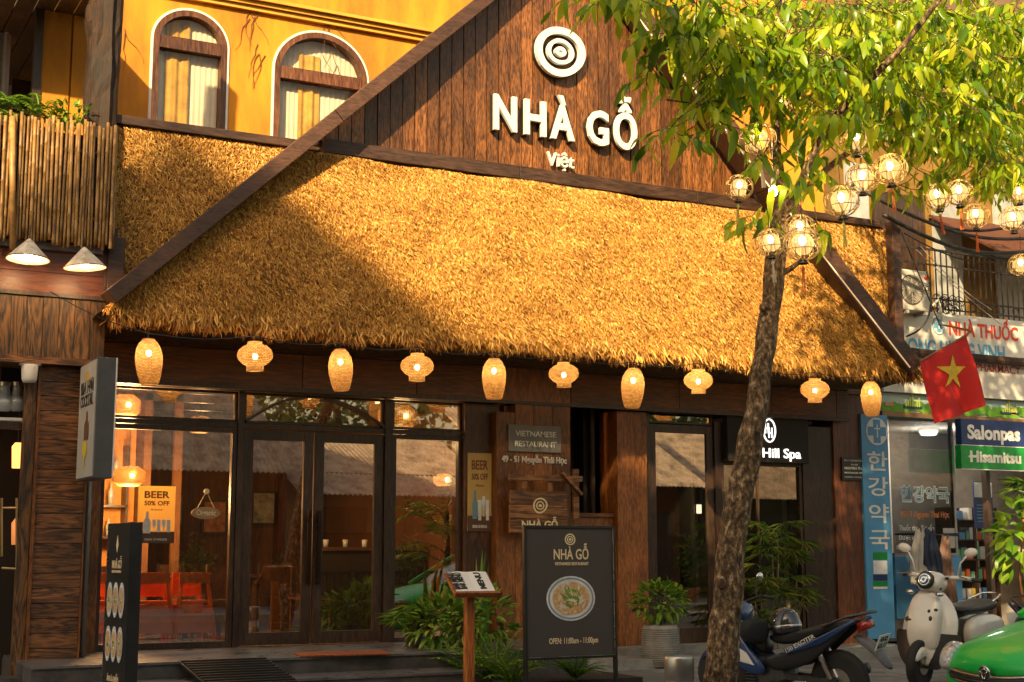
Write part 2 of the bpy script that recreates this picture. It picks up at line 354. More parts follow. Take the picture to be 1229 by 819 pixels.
# roof frame geometry: barge boards lie in the plane y = YB
YB = -1.0
AP = Vector((8.61, YB, 9.04)); EL = Vector((3.02, YB, 3.87)); ER = Vector((14.14, YB, 3.84))
ZT = 5.86        # top edge of the skirt
sl = (AP.z - EL.z) / (AP.x - EL.x); srr = (AP.z - ER.z) / (ER.x - AP.x)
def xl(z): return EL.x + (z - EL.z) / sl
def xr(z): return ER.x - (z - ER.z) / srr
def barge(a, b, hw=.08):     # leans out with the skirt; deep enough to meet the gable
    d = (b - a).normalized(); n = Vector((-d.z, 0, d.x)).normalized(); m = MB()
    vs = [a - n * hw, b - n * hw, b + n * hw, a + n * hw]
    vs += [Vector((q.x, max(q.y + .1, min(YB + .05, q.y + .32)), q.z)) for q in vs]
    m.add(vs, [(0, 1, 2, 3), (7, 6, 5, 4), (0, 4, 5, 1), (1, 5, 6, 2), (2, 6, 7, 3), (3, 7, 4, 0)])
    return m
EL2 = P(141, 364, -1.56); ER2 = P(1090, 443, -1.56); AP2 = Vector((AP.x, YB - .12, AP.z))
dl = (AP2 - EL2).normalized(); dr = (AP2 - ER2).normalized()
off = Vector((-dl.z, 0, dl.x)).normalized() * .085; jn = EL2 + dl * 3.35
barge(EL2 + off, jn + off).build('barge_board', M_BARGE, rb, bevel=.008)
barge(jn + dl * .006 + off, AP2 + off + dl * .1).build('barge_board', M_BARGE, rb, bevel=.008)
offr = Vector((dr.z, 0, -dr.x)).normalized() * .125; jr = ER2 + dr * 3.1
barge(ER2 - dr * .1 + offr, jr + offr, .13).build('barge_board', M_BARGE, rb, bevel=.008)
barge(jr + dr * .006 + offr, AP2 + offr + dr * .1, .13).build('barge_board', M_BARGE, rb, bevel=.008)
lr_ = MB().tube([ER2 + dr * .02 - Vector((0, .05, 0)), ER2 + dr * 3.6 - Vector((0, .05, 0)), AP2 - dr * .3 - Vector((0, .05, 0))], .010, 8)
lr_.build('light_rope', emit('rope_light', (1, .5, .2), .2, (.9, .8, .7)), rb)
# gable: backing + one object per plank
gw = MB().xz([(xl(ZT + .1), ZT + .1), (xr(ZT + .1), ZT + .1), (AP.x, AP.z)], YB + .085, YB + .15).build('gable_wall', M_DARK, rb)
x = xl(ZT) - .05; i = 0; rnd = random.Random(5)
while x < xr(ZT):
    wd = .158; a, b = x + .006, x + wd - .006
    def ztop(q): return min(EL.z + (q - EL.x) * sl, ER.z + (ER.x - q) * srr) + .02
    za, zb = ztop(a), ztop(b); y0 = YB + .055 + rnd.uniform(0, .014)
    if max(za, zb) > ZT + .18:
        top = [(b, max(zb, ZT + .165)), (a, max(za, ZT + .165))]
        if a < AP.x < b: top.insert(1, (AP.x, AP.z))
        p = MB().xz([(a, ZT + .155), (b, ZT + .155)] + top, y0, YB + .08).build('plank', M_GABLE, gw)
    x += wd
# beam along the foot of the gable and of the thatch panels beside it
bx = [5.4, 7.9, 10.5, 11.95]
YP = YB + .28; ZS0, ZS1 = P(143, 148, YP - .05).z, P(143, 137.5, YP - .05).z
MB().box(3.0, 5.9, YP - .05, YP + .1, ZS0, ZS1).build('base_beam', M_BEAM, rb, bevel=.006)
MB().box(11.6, fx(1074, YB, 300), YP - .05, YP + .1, ZS0, ZS1).build('base_beam', M_BEAM, rb, bevel=.006)
for a, b in zip(bx[:-1], bx[1:]):
    MB().box(a + .003, b - .003, YB - .03, YB + .16, ZT - .0, ZT + .16).build('base_beam', M_BEAM, rb, bevel=.006)
pxa, pxb = fx(1073, YB, 330), fx(1082.5, YB, 330)
MB().box(pxa, pxb, YB + .0, YB + .14, 3.9, ZT + .125).build('corner_post', M_BEAM, rb, bevel=.006)
MB().box(3.02, 3.15, YB + .02, YB + .14, 3.9, 4.75).build('corner_post', M_BEAM, rb, bevel=.006)
# ---- thatch
def curl_blades(mb, pts, L, W, rnd, spread=.75, out=.5):
    pass
def blade_mesh(name, gen, n, mat, parent, seed):
    import numpy as np
    rs = np.random.RandomState(seed)
    base, nrm, down, Ls, Ws, ang = gen(rs, n)
    n = len(base)
    side = np.cross(nrm, down)
    d = down * np.cos(ang)[:, None] + side * np.sin(ang)[:, None]
    s_ = np.cross(nrm, d)
    o1 = rs.uniform(.02, .45, n)[:, None]; curl = rs.uniform(-.25, .55, n)[:, None]
    tw = rs.uniform(-.8, .8, n)[:, None]
    sv = s_ * np.cos(tw) + nrm * np.sin(tw)
    p0 = base - nrm * .012; p1 = base + d * (Ls * .5)[:, None] + nrm * o1 * (Ls * .5)[:, None]
    p2 = base + d * (Ls)[:, None] + nrm * (o1 * Ls[:, None] - curl * (Ls * .3)[:, None]) + s_ * (rs.uniform(-.25, .25, n) * Ls)[:, None]
    hw = (Ws * .5)[:, None]
    V = np.stack([p0 - sv * hw * .8, p0 + sv * hw * .8, p1 + sv * hw, p1 - sv * hw, p2], 1).reshape(-1, 3)
    V = V - np.array(ORG[parent.name])
    idx = np.arange(n) * 5
    loops = np.stack([idx, idx + 1, idx + 2, idx + 3, idx + 3, idx + 2, idx + 4], 1).reshape(-1)
    me = bpy.data.meshes.new(name); me.vertices.add(len(V)); me.vertices.foreach_set('co', V.reshape(-1))
    me.loops.add(len(loops)); me.loops.foreach_set('vertex_index', loops)
    me.polygons.add(2 * n); st = np.stack([np.arange(n) * 7, np.arange(n) * 7 + 4], 1).reshape(-1); me.polygons.foreach_set('loop_start', st)
    me.update(calc_edges=True); me.validate(); me.materials.append(mat)
    o = bpy.data.objects.new(name, me); link(o, parent); ORG[o.name] = ORG[parent.name]; o['kind'] = 'stuff'
    return o
import numpy as np
def skirt_pt(u, t):     # u = x, t = 0 top .. 1 eave
    z = ZT - .01 - t * 2.05
    y = YB + .03 - .05 - .38 * t ** 1.3 - .10 * np.sin(np.pi * t) + .03 * np.sin(u * 2.1 + 3 * t) + .02 * np.sin(u * 5.3 + 9 * t)
    return y, z
def gen_skirt(rs, n):
    t = rs.uniform(-.01, 1.0, n); z = ZT - .01 - t * 2.05
    a = EL.x + (z - EL.z) / sl - .02; b = ER.x - (z - ER.z) / srr - .16
    u = a + (b - a) * rs.uniform(0, 1, n)
    y, z = skirt_pt(u, t)
    sw_ = 1 - .0
    base = np.stack([u, y, z], 1); dn = np.stack([0 * u, -.25 - .1 * t, -1 + 0 * u], 1); dn /= np.linalg.norm(dn, axis=1)[:, None]
    nr = np.stack([0 * u, -1 + 0 * u, .25 + .1 * t], 1); nr /= np.linalg.norm(nr, axis=1)[:, None]
    k = np.sin(u * 3.1 + z * 4) * .35 + np.sin(u * 1.3 - z * 7) * .3
    return base, nr, dn, rs.uniform(.045, .10, n), rs.uniform(.006, .013, n), rs.normal(0, .42, n) + k * .35
th = MB()
rows = 10
ptsL = []
for i in range(rows + 1):
    t = i / rows; z = ZT - .01 - t * 2.05
    a = xl(z) - .03; b = xr(z) - .1; row = []
    for j in range(41):
        u = a + (b - a) * j / 40; y, zz = skirt_pt(u, t); row.append((u, float(y) + .01, float(zz)))
    ptsL.append(row)
vs = [p for r in ptsL for p in r]; fs = [(i * 41 + j, (i + 1) * 41 + j, (i + 1) * 41 + j + 1, i * 41 + j + 1) for i in range(rows) for j in range(40)]
nb = len(vs); vs += [(p[0], YB + .75, p[2] - .12) for p in ptsL[-1]]     # underside
fs += [(rows * 41 + j, nb + j, nb + j + 1, rows * 41 + j + 1) for j in range(40)]
thatch = th.add(vs, fs).build('thatch_roof', M_THATCHB, rb, smooth=True)
blade_mesh('thatch_straw', gen_skirt, 190000, M_THATCH, thatch, 1)
def gen_fringe(rs, n):
    u = rs.uniform(EL.x + .03, ER.x + .0, n); t = rs.uniform(.93, 1.02, n); y, z = skirt_pt(u, t); y = y + rs.uniform(-.02, .22, n)
    base = np.stack([u, y, z], 1); dn = np.tile(np.array([0, -.18, -1.]), (n, 1)); dn /= np.linalg.norm(dn, axis=1)[:, None]
    nr = np.tile(np.array([0, -1., .18]), (n, 1)); nr /= np.linalg.norm(nr, axis=1)[:, None]
    return base, nr, dn, rs.uniform(.10, .19, n) + .02 * np.sin(u * 7) + .015 * np.sin(u * 19), rs.uniform(.011, .022, n), rs.normal(0, .3, n)
blade_mesh('thatch_fringe', gen_fringe, 14000, M_THATCH, thatch, 2)
# flat thatch panels either side of the gable, behind the barge boards
YP = YB + .28
for sd_, (x0, x1) in enumerate(((3.0, 5.6), (11.7, fx(1078, YB, 300) + .1))):
    pn = MB().box(x0, x1, YP, YP + .06, 3.75, ZS0 + .02).build('thatch_panel', M_THATCHB, rb)
    def gp(rs, n, x0=x0, x1=x1, s=sd_):
        u = rs.uniform(x0 + (.14 if s == 0 else 0), x1, n); z = rs.uniform(3.8, ZS0 + .01, n)
        keep = (z > (EL.z + (u - EL.x) * sl - .45)) if s == 0 else (z > (ER.z + (ER.x - u) * srr - .45))
        u, z = u[keep], z[keep]; n = len(u)
        base = np.stack([u, np.full(n, YP - .002), z], 1)
        k = np.sin(u * 3.1 + z * 4) * .35
        return base, np.tile(np.array([0, -1., 0]), (n, 1)), np.tile(np.array([0, 0, -1.]), (n, 1)), rs.uniform(.045, .10, n), rs.uniform(.006, .013, n), rs.normal(0, .5, n) + k
    blade_mesh('thatch_straw', gp, 40000, M_THATCH, pn, 5 + sd_)
# ceiling under the eave and the fascia above the shopfront
YF = -.22
MB().box(2.6, 14.3, YF + .06, .9, 3.62, 3.7).build('eave_soffit', M_BROWNX, rb)
zf = P(420, 471, YF).z
fb = [2.45] + [fx(p, YF, 460) for p in (363, 500, 596, 685, 815, 925, 1003)] + [13.62]
for a, b in zip(fb[:-1], fb[1:]):
    MB().box(a + .004, b - .004, YF, YF + .06, zf + .02, 3.65).build('fascia_panel', M_BROWNX, rb, bevel=.004)
MB().box(2.45, 13.62, YF - .025, YF + .05, zf - .035, zf + .018).build('fascia_trim', M_FRAME, rb)
MB().box(2.45, 13.62, YF - .02, YF + .04, 3.655, 3.72).build('fascia_trim', M_FRAME, rb)
MB().box(2.45, 8.2, YF + .07, 0.08, zf - .03, zf + .03).build('head_soffit', M_FRAME, rb)
# ---- shopfront frames (glass plane y = 0)
def rect_frame(name, x0, x1, z0, z1, t, y0, y1, parent, mat=None, bottom=None):
    bo = t if bottom is None else bottom
    m = MB().box(x0, x0 + t, y0, y1, z0, z1).box(x1 - t, x1, y0, y1, z0, z1).box(x0 + t, x1 - t, y0, y1, z1 - t, z1).box(x0 + t, x1 - t, y0, y1, z0, z0 + bo)
    return m.build(name, mat or M_FRAME, parent, bevel=.003)
zt0 = P(279, 512, 0).z - .02    # transom bar
xA, xB, xC, xD, xE = fx(108), fx(284), fx(463), fx(552), fx(594, YF)
w1 = rect_frame('window', xA + .07, xB - .04, FLOOR, zt0, .055, -.05, .03, rb, bottom=.07)
MB().box(xA + .125, xB - .095, -.012, -.004, FLOOR + .07, zt0 - .055).build('pane', M_GLASS, w1)
MB().box(xA - .02, xA + .065, -.08, .04, FLOOR, zf - .04).build('window_jamb', M_BROWN, rb)
MB().box(xA + .07, xD, -.04, .03, zt0 + .004, zt0 + .06).build('transom_bar', M_FRAME, rb)
MB().box(xB - .036, xB + .036, -.07, .05, FLOOR, zf - .04).build('mullion', M_FRAME, rb)
MB().box(xC - .05, xC + .05, -.07, .05, FLOOR, zf - .04).build('mullion', M_FRAME, rb)
for a, b in ((xA + .07, xB - .04), (xB + .04, xC - .055), (xC + .055, xD)):
    tw_ = rect_frame('transom_window', a, b, zt0 + .064, zf - .04, .03, -.03, .02, rb)
    MB().box(a + .03, b - .03, -.01, -.004, zt0 + .094, zf - .07).build('pane', M_GLASS, tw_)
w2 = rect_frame('window', xC + .055, xD, FLOOR, zt0, .05, -.05, .03, rb)
MB().box(xC + .105, xD - .05, -.012, -.004, FLOOR + .05, zt0 - .05).build('pane', M_GLASS, w2)
# curved braces of the transom
for a, b, s in ((xB + .05, xB + .75, 1), (xC - .06, xC - .85, -1)):
    pts = [(a + (b - a) * t, -.06, zt0 + .08 + (zf - zt0 - .16) * math.sin(t * math.pi / 2)) for t in [i / 8 for i in range(9)]]
    m = MB()
    for p, q in zip(pts[:-1], pts[1:]): m.bar(p, q, .05, .03)
    m.build('curved_brace', M_FRAME, rb)
# doors
def door(x0, x1, z0, z1, st, hx, name='door', glassm=M_GLASS, bot=.14):
    d = MB().box(x0, x0 + st, -.035, .02, z0, z1).box(x1 - st, x1, -.035, .02, z0, z1).box(x0 + st, x1 - st, -.034, .019, z1 - st, z1).box(x0 + st, x1 - st, -.034, .019, z0, z0 + bot).build(name, M_FRAME, rb, bevel=.003)
    MB().box(x0 + st, x1 - st, -.012, -.004, z0 + bot, z1 - st).build('pane', glassm, d)
    if hx: MB().box(hx - .022, hx + .022, -.10, -.075, 1.02, 1.86).box(hx - .015, hx + .015, -.075, -.03, 1.1, 1.14).box(hx - .015, hx + .015, -.075, -.03, 1.74, 1.78).build('door_handle', plain('bronze', (.05, .03, .02), .3, .8), d)
    return d
xm = fx(374)
door(xB + .045, xm - .01, FLOOR + .01, zt0 - .01, .115, xm - .06)
door(xm + .01, xC - .055, FLOOR + .01, zt0 - .01, .115, xm + .06)
# column with the narrow poster, wide plank column with the signs
MB().box(xD + .004, fx(594), -.12, .25, FLOOR, zf - .04).build('column', wood('brown_wood_deep', (.03, .012, .006), (.11, .04, .015), 'z', .8, .4, .1), rb, bevel=.004)
xF = fx(684, YF); nP = 4; cw = (xF - xE) / nP
for i in range(nP):
    MB().box(xE + i * cw + .003, xE + (i + 1) * cw - .003, YF - .03, YF + .28, PAVE, zf - .04 if i else 3.1).build('column_plank', M_BROWN, rb, bevel=.003)
MB().box(xE + .002, xF - .004, YF - .028, YF + .02, zf + .005, 3.655).build('column_head', M_BROWN, rb)
# dark hatch opening beside it, ledge and panel below
xG = fx(735); xH = fx(771)
zh = P(700, 616, 0).z
MB().box(xF + .03, xG, .55, .6, PAVE, zf).build('hatch_back', M_DARK, rb)
MB().box(xF + .01, xG - .004, -.06, .5, zh - .05, zh).build('hatch_ledge', M_BROWNX, rb)
MB().box(xF + .01, xG - .004, -.03, .02, PAVE, zh - .055).build('hatch_panel', M_BROWN, rb)
MB().box(xF + .28 + .3, xF + .33 + .3, .2, .24, zh, zf).build('hatch_stile', M_FRAME, rb)
MB().box(xG, xH - .004, -.14, .3, PAVE, zf - .04).build('column', M_BROWN, rb, bevel=.004)
MB().box(xH, fx(778), -.06, .1, PAVE, zf - .04).build('door_jamb', M_FRAME, rb)
xI, xJ = fx(778) + .003, fx(856)
zt3 = P(810, 512, 0).z
door(xI, xJ, .2, zt3 + .02, .11, None, bot=.2)
tw3 = rect_frame('transom_window', xI, xJ, zt3 + .03, zt3 + .26, .03, -.03, .02, rb)
MB().box(xI + .03, xJ - .03, -.01, -.004, zt3 + .06, zt3 + .23).build('pane', M_GLASS, tw3)
MB().box(xI, xJ, -.04, .03, zt3 + .262, zf - .03).build('door_head', M_FRAME, rb)
# spa bay
xK, xL = fx(864), fx(962)
MB().box(xJ + .003, xK - .002, -.07, .12, .12, 3.13).build('spa_panel', wood('spa_dark_wood', (.012, .006, .004), (.05, .022, .012), 'z', .8, .35, .1), rb)
MB().box(xL, fx(1003) + .02, -.07, .12, .12, 3.13).build('spa_panel', _mc['spa_dark_wood'], rb)
zs = P(935, 556, 0).z
MB().box(xK + .003, xL - .003, -.07, .12, zs, 3.13).build('spa_panel', _mc['spa_dark_wood'], rb)
sg = rect_frame('window', xK + .003, xL - .003, .2, zs - .004, .05, -.05, .03, rb)
MB().box(xK + .05, xL - .05, -.012, -.004, .25, zs - .05).build('pane', glass('spa_glass', (.8, .8, .7), .12), sg)
MB().box(xK + .62, xK + .65, -.03, .01, .25, zs - .05).build('window_bar', M_FRAME, sg)
# right-hand pillar
xM, xN = fx(1004, -.1), fx(1046, -.1)
nP = 3; cw = (xN - xM) / nP
for i in range(nP): MB().box(xM + i * cw + (.003 if i else 0), xM + (i + 1) * cw, -.1, .35, PAVE, 3.64).build('pillar_plank', wood('pillar_wood', (.07, .02, .008), (.22, .07, .022), 'z', .7, .4, .12, contrast=1.3), rb)
# interiors: the dining room, the room behind the third door, the spa
M_WALLO = plain('amber_wall', (.20, .08, .025), .7, var=.15, sc=2)
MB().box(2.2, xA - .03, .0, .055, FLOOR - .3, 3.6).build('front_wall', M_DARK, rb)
M_FLOORT = plain('room_floor', (.16, .12, .09), .25, var=.1, sc=3)
MB().box(2.3, 8.3, .06, 6.5, .2, FLOOR - .005).build('room_floor', M_FLOORT, rb)
MB().box(2.3, 8.3, 6.5, 6.6, .3, 3.6).build('room_wall', wood('room_panelling', (.04, .015, .007), (.17, .06, .02), 'z', .6, .5, .1), rb)
MB().box(2.2, 2.3, .06, 6.5, .3, 3.6).build('room_wall', M_WALLO, rb)
MB().box(8.3, 8.4, .3, 6.6, .3, 3.6).build('room_wall', M_WALLO, rb)
MB().box(2.2, 8.4, .06, 6.6, 3.48, 3.55).build('room_ceiling', wood('ceiling_wood', (.03, .015, .01), (.12, .055, .03), 'y', .8, .5, .1), rb)
MB().box(4.35, 4.45, 2.6, 6.5, FLOOR, 3.48).box(4.75, 4.85, 2.6, 2.7, FLOOR, 3.48).build('partition', M_WALLO, rb)
MB().box(2.31, 4.34, 3.0, 3.08, FLOOR, 3.48).build('partition', plain('bright_amber_wall', (.68, .29, .055), .7, var=.15, sc=2), rb)
for i in range(6): MB().box(2.3, 8.3, .5 + i * 1.05, .62 + i * 1.05, 3.33, 3.475).build('ceiling_joist', M_FRAME, rb)
MB().box(9.6, 13.6, 3.0, 3.1, .1, 3.6).build('room_wall', plain('spa_wall', (.35, .30, .18), .7), rb)
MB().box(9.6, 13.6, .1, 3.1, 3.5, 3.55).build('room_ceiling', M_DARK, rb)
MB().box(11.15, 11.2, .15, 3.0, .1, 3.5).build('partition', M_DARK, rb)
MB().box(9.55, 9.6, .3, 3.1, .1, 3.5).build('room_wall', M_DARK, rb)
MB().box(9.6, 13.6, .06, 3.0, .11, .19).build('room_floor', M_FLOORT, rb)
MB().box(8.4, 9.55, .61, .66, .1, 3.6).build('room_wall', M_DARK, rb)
MB().box(2.0, 14.2, .9, 7.5, 3.7, ZT).build('upper_storey_block', M_DARK, rb)

# ---------------------------------------------------------------- ochre house behind
YW = 1.3
oh = thing('ochre_house', (8, YW, .1), 'old ochre yellow plastered house with arched windows rising behind the thatch and gable', 'house')
def win_geo(pxl, pxr, pyt, pym):
    a, b = P(pxl, 110, YW).x, P(pxr, 110, YW).x; cx = (a + b) / 2; zt = P((pxl + pxr) / 2, pyt, YW).z
    return a, b, cx, zt
W1 = win_geo(181, 271, 13, 60); W2 = win_geo(328, 440, 40, 90)
Z0, Z1 = 5.7, 11.5
wl_ = MB(); cur = 2.75
zb = 6.0
for (a, b, cx, zt) in (W1, W2):
    r = (b - a) / 2; rz_ = r * .92; zs_ = zt - rz_
    wl_.box(cur, a, YW, YW + .3, Z0, Z1)
    half1 = [(a, zs_), *reversed(arc(cx, zs_, r, 90, 180, 12, rz_))]
    half1 = list(reversed(arc(cx, zs_, r, 90, 180, 12, rz_)))     # from left to top
    wl_.xz(half1 + [(cx, Z1), (a, Z1)], YW, YW + .3)
    wl_.xz(list(reversed(arc(cx, zs_, r, 0, 90, 12, rz_))) + [(b, Z1), (cx, Z1)], YW, YW + .3)
    cur = b
wl_.box(cur, 14.6, YW, YW + .3, Z0, Z1)
wl_.build('wall', M_YELLOW, oh)
M_WFR = wood('window_frame_wood', (.06, .02, .01), (.20, .075, .03), 'z', .8, .4, .1)
M_CURT = plain('curtain', (.80, .72, .58), .85, var=.06, sc=3, rv=.03)
M_REFLY = plain('ochre_curtain', (.62, .36, .06), .85, var=.2, sc=5)  # colour of the golden reflections painted into the arched windows
M_UPGL = glass('upper_glass', (.96, .95, .92), .0)
def archband(cx, zs_, r, rz_, t, z0, y0, y1):
    m = MB(); o = [(cx - r, z0)] + list(reversed(arc(cx, zs_, r, 0, 180, 24, rz_))) + [(cx + r, z0)]
    ri = r - t; i_ = [(cx - ri, z0)] + list(reversed(arc(cx, zs_, ri, 0, 180, 24, rz_ - t))) + [(cx + ri, z0)]
    n = len(o); vs = [(a, y0, b) for a, b in o] + [(a, y0, b) for a, b in i_] + [(a, y1, b) for a, b in o] + [(a, y1, b) for a, b in i_]
    fs = []
    for k in range(n - 1):
        fs += [(k, k + 1, n + k + 1, n + k), (2 * n + k, 3 * n + k, 3 * n + k + 1, 2 * n + k + 1), (k, 2 * n + k, 2 * n + k + 1, k + 1), (n + k, n + k + 1, 3 * n + k + 1, 3 * n + k)]
    return m.add(vs, fs)
for k, (a, b, cx, zt) in enumerate((W1, W2)):
    r = (b - a) / 2; rz_ = r * .92; zs_ = zt - rz_
    f = archband(cx, zs_, r - .004, rz_ - .004, .075, zb, YW - .03, YW + .12).build('window', M_WFR, oh)
    archband(cx, zs_, r + .026, rz_ + .026, .029, zb, YW - .022, YW + .001).build('white_trim', M_WHITE, f)
    zc = zs_ + .03
    MB().box(a + .085, b - .085, YW - .02, YW + .1, zc - .13, zc + .03).build('transom_bar', M_WFR, f)
    MB().box(a + .08, b - .08, YW + .05, YW + .058, zb, zt - .05).build('pane', M_UPGL, f)
    # pleated white curtain, ochre strip painted in for golden reflections in the glass
    def pleat(x0, x1, y, amp, fr, z0, z1, ph=0):
        n = int((x1 - x0) / .012); vs = []; 
        for i in range(n + 1):
            x = x0 + (x1 - x0) * i / n; yy = y + amp * math.sin(x * fr + ph) + amp * .4 * math.sin(x * fr * 2.3); vs += [(x, yy, z0), (x, yy, z1)]
        return MB().add(vs, [(2 * i, 2 * i + 2, 2 * i + 3, 2 * i + 1) for i in range(n)])
    pleat(a, b, YW + .13, .004, 90, zb, zt + .02).build('white_curtain', M_CURT, f, smooth=True)
    pleat(cx - .28, cx + .02, YW + .10, .012, 38, zb, zs_ + (.3 if k else .35)).build('ochre_curtain', M_REFLY, f, smooth=True)
    MB().box(a - .05, b + .05, YW + .4, YW + .42, zb, zt + .1).build('curtain_back', M_DARK, f)
c0 = P(273, 0, YW)
for dz, h, d in ((0, .05, .10), (-.06, .055, .06), (.055, .04, .15)):
    MB().box(3.3, 14.6, YW - d, YW, c0.z + dz - .04, c0.z + dz + h - .04).build('cornice_moulding', plain('ochre_trim', (.78, .40, .05), .8, var=.15, sc=2, rv=0), oh)
MB().box(3.3, 3.5, YW - .05, YW, P(155, 8, YW).z, P(155, 8, YW).z + .5).build('wall_moulding', _mc['ochre_trim'], oh)

M_BSHADOW = plain('dry_vine', (.16, .08, .03), .9)  # thin brown tubes standing in for branch shadows on the wall
rv_ = random.Random(15)
for k, (px, py, n) in enumerate(((300, 15, 5), (312, 60, 4), (150, 40, 3), (395, 20, 4), (395, 60, 3))):
    m = MB()
    for q in range(n):
        c = P(px + rv_.uniform(-8, 8), py + rv_.uniform(-8, 8), YW - .012); pts = [c.copy()]; d = Vector((rv_.uniform(-.6, .6), 0, -1))
        for j in range(7): c = c + d * .07; d = (d + Vector((rv_.uniform(-.5, .5), 0, rv_.uniform(-.2, .2)))).normalized(); pts.append(c.copy())
        m.tube(pts, [.006 - .0006 * j for j in range(8)], 4)
    m.build('dry_vine', M_BSHADOW, oh)
# ---------------------------------------------------------------- bar building on the left
YL = -1.02
lb = thing('bar_building', (1.0, 0, .1), 'dark burnt-timber bar front left of the thatched restaurant, with a bamboo balcony', 'building')
xe = fx(126, YL, 390)
z1, z0 = P(60, 357, YL).z, P(60, 429, YL).z
x = xe; rnd = random.Random(9); n = 0
while x > .1:
    wd = .155
    MB().box(x - wd + .004, x - .001, YL - rnd.uniform(0, .008), YL + .05, z0, z1).build('cladding_board', M_BURNT, lb); x -= wd
MB().box(.1, xe + .02, YL - .03, YL + .06, z1 + .003, z1 + .045).build('fascia_trim', M_FRAME, lb)
MB().box(.1, xe + .02, YL - .03, YL + .5, z0 - .07, z0 - .003).build('fascia_trim', M_BURNTX, lb)
z2 = P(60, 288, YL).z + .1
for k in range(3):
    a = z1 + .05 + k * (z2 - z1 - .05) / 3; MB().box(.1, xe + .0, YL + .06 - k * .0, YL + .09, a + .003, a + (z2 - z1 - .05) / 3 - .002).build('fascia_board', M_REDX, lb)
MB().box(xe + .005, xe + .17, YL - .01, YL + .13, z1 - .02, z2 + .0).build('corner_post', M_BEAM, lb, bevel=.005)
MB().box(.1, xe, YL + .1, .6, z0 + .02, z0 + .08).build('soffit', M_DARK, lb)
# horizontal boards of the pillar
pa, pb = fx(37, -.9, 640), fx(101, -.9, 640)
z = PAVE; hb = .0
while z < z0 - .08:
    h = .148
    MB().box(pa + .03, pb - .02, -.9 - rnd.uniform(0, .007), -.5, z + .003, min(z + h - .003, z0 - .075)).build('pillar_board', M_BURNTX, lb); z += h
MB().box(pa, pa + .028, -.92, -.5, PAVE, z0 - .075).box(pb - .018, pb, -.92, -.5, PAVE, z0 - .075).build('pillar_edge', M_BROWN, lb)
# rain pipe and the reddish jamb strip against the restaurant
MB().tube([(pb + .05, -.8, PAVE), (pb + .05, -.8, z0 - .08)], .03, 10).build('rain_pipe', plain('pipe_grey', (.22, .22, .22), .4, .3), lb, smooth=True)
MB().box(pb + .09, fx(119, -.25), -.26, -.1, PAVE, z0 - .06).build('jamb_board', M_BROWN, lb)
# dark doorway with shelves
MB().box(-1.2, pa, .9, 1.0, .1, 3.7).build('back_wall', plain('smoky_wall', (.05, .03, .02), .5), lb)
MB().box(-1.2, pa + .5, -.9, .9, .11, .13).build('bar_floor', M_STONE, lb)
MB().box(pa - .12, pa - .005, -.88, -.8, PAVE, z0 - .08).build('door_frame', M_BURNT, lb)
MB().box(-1.2, pa - .12, -.75, -.71, 2.62, 2.7).build('door_rail', M_FRAME, lb)
MB().box(-1.2, pa - .01, .3, .62, .5, 1.42).build('bar_counter', M_FRAME, lb)
for zz in (1.75, 2.2, 2.65): MB().box(-1, pa - .03, .6, .88, zz, zz + .03).build('shelf', M_FRAME, lb)
MB().box(-1.2, pa - .02, -1.3, -.92, -.01, .2).build('door_step', M_STONE, lb)
# upper floor: ochre pilaster, dark balcony recess
MB().box(fx(44, .2, 60), fx(62, .2, 60), .3, .45, 5, 8.2).build('wall_edge', M_YELLOW, lb)
yy = .25
a, b, c = fx(50, yy, 80), fx(85, yy, 80), fx(112, yy, 80)
MB().box(a, b - .012, yy, yy + .5, 5, 7.9).build('pilaster', M_YELLOW, lb); MB().box(b + .012, c, yy + .01, yy + .5, 5, 7.9).box(b - .02, b + .02, yy + .04, yy + .4, 5, 7.9).build('pilaster', M_YELLOW, lb)
MB().box(fx(40, yy, 80), a, yy - .02, yy + .1, 5, 7.9).build('recess_frame', M_FRAME, lb)
for i in range(22):
    MB().box(-1.6 + i * .21, -1.6 + i * .21 + .198, -.9, 3.2, 7.45, 7.48).build('balcony_ceiling_board', M_BURNT, lb)
MB().box(-1.6, 3.2, 3.2, 3.3, 4.6, 8).build('balcony_wall', plain('grey_plaster', (.55, .53, .5), .85), lb)
MB().box(-1.6, 3.0, -1.0, 3.3, 4.45, 4.55).build('balcony_floor', M_CONC, lb)
MB().box(-3.0, 2.75, .4, 4, 7.5, 7.9).build('flat_roof', M_CONC, lb)
mx0 = P(16, 80, 2.9).x; mf = MB().box(mx0, mx0 + .42, 2.9, 2.95, 5.2, P(20, 66, 2.9).z).build('balcony_window', M_FRAME, lb)
MB().box(mx0 + .06, mx0 + .36, 2.88, 2.9, 5.3, P(20, 72, 2.9).z).build('pane', M_UPGL, mf)
cu = MB(); n = 40
vs = []
for i in range(n + 1):
    x = P(12, 80, 1.2).x - .85 + .85 * i / n; y = 1.2 + .035 * math.sin(i * 1.3); vs += [(x, y, 4.6), (x, y, P(6, 36, 1.2).z)]
tag(MB().add(vs, [(2 * i, 2 * i + 2, 2 * i + 3, 2 * i + 1) for i in range(n)]).build('hanging_curtain', plain('grey_curtain', (.55, .6, .65), .8), None, (0.7, 1.2, 5), smooth=True), 'pale blue-grey curtain hanging in the balcony recess behind the fern', 'curtain')
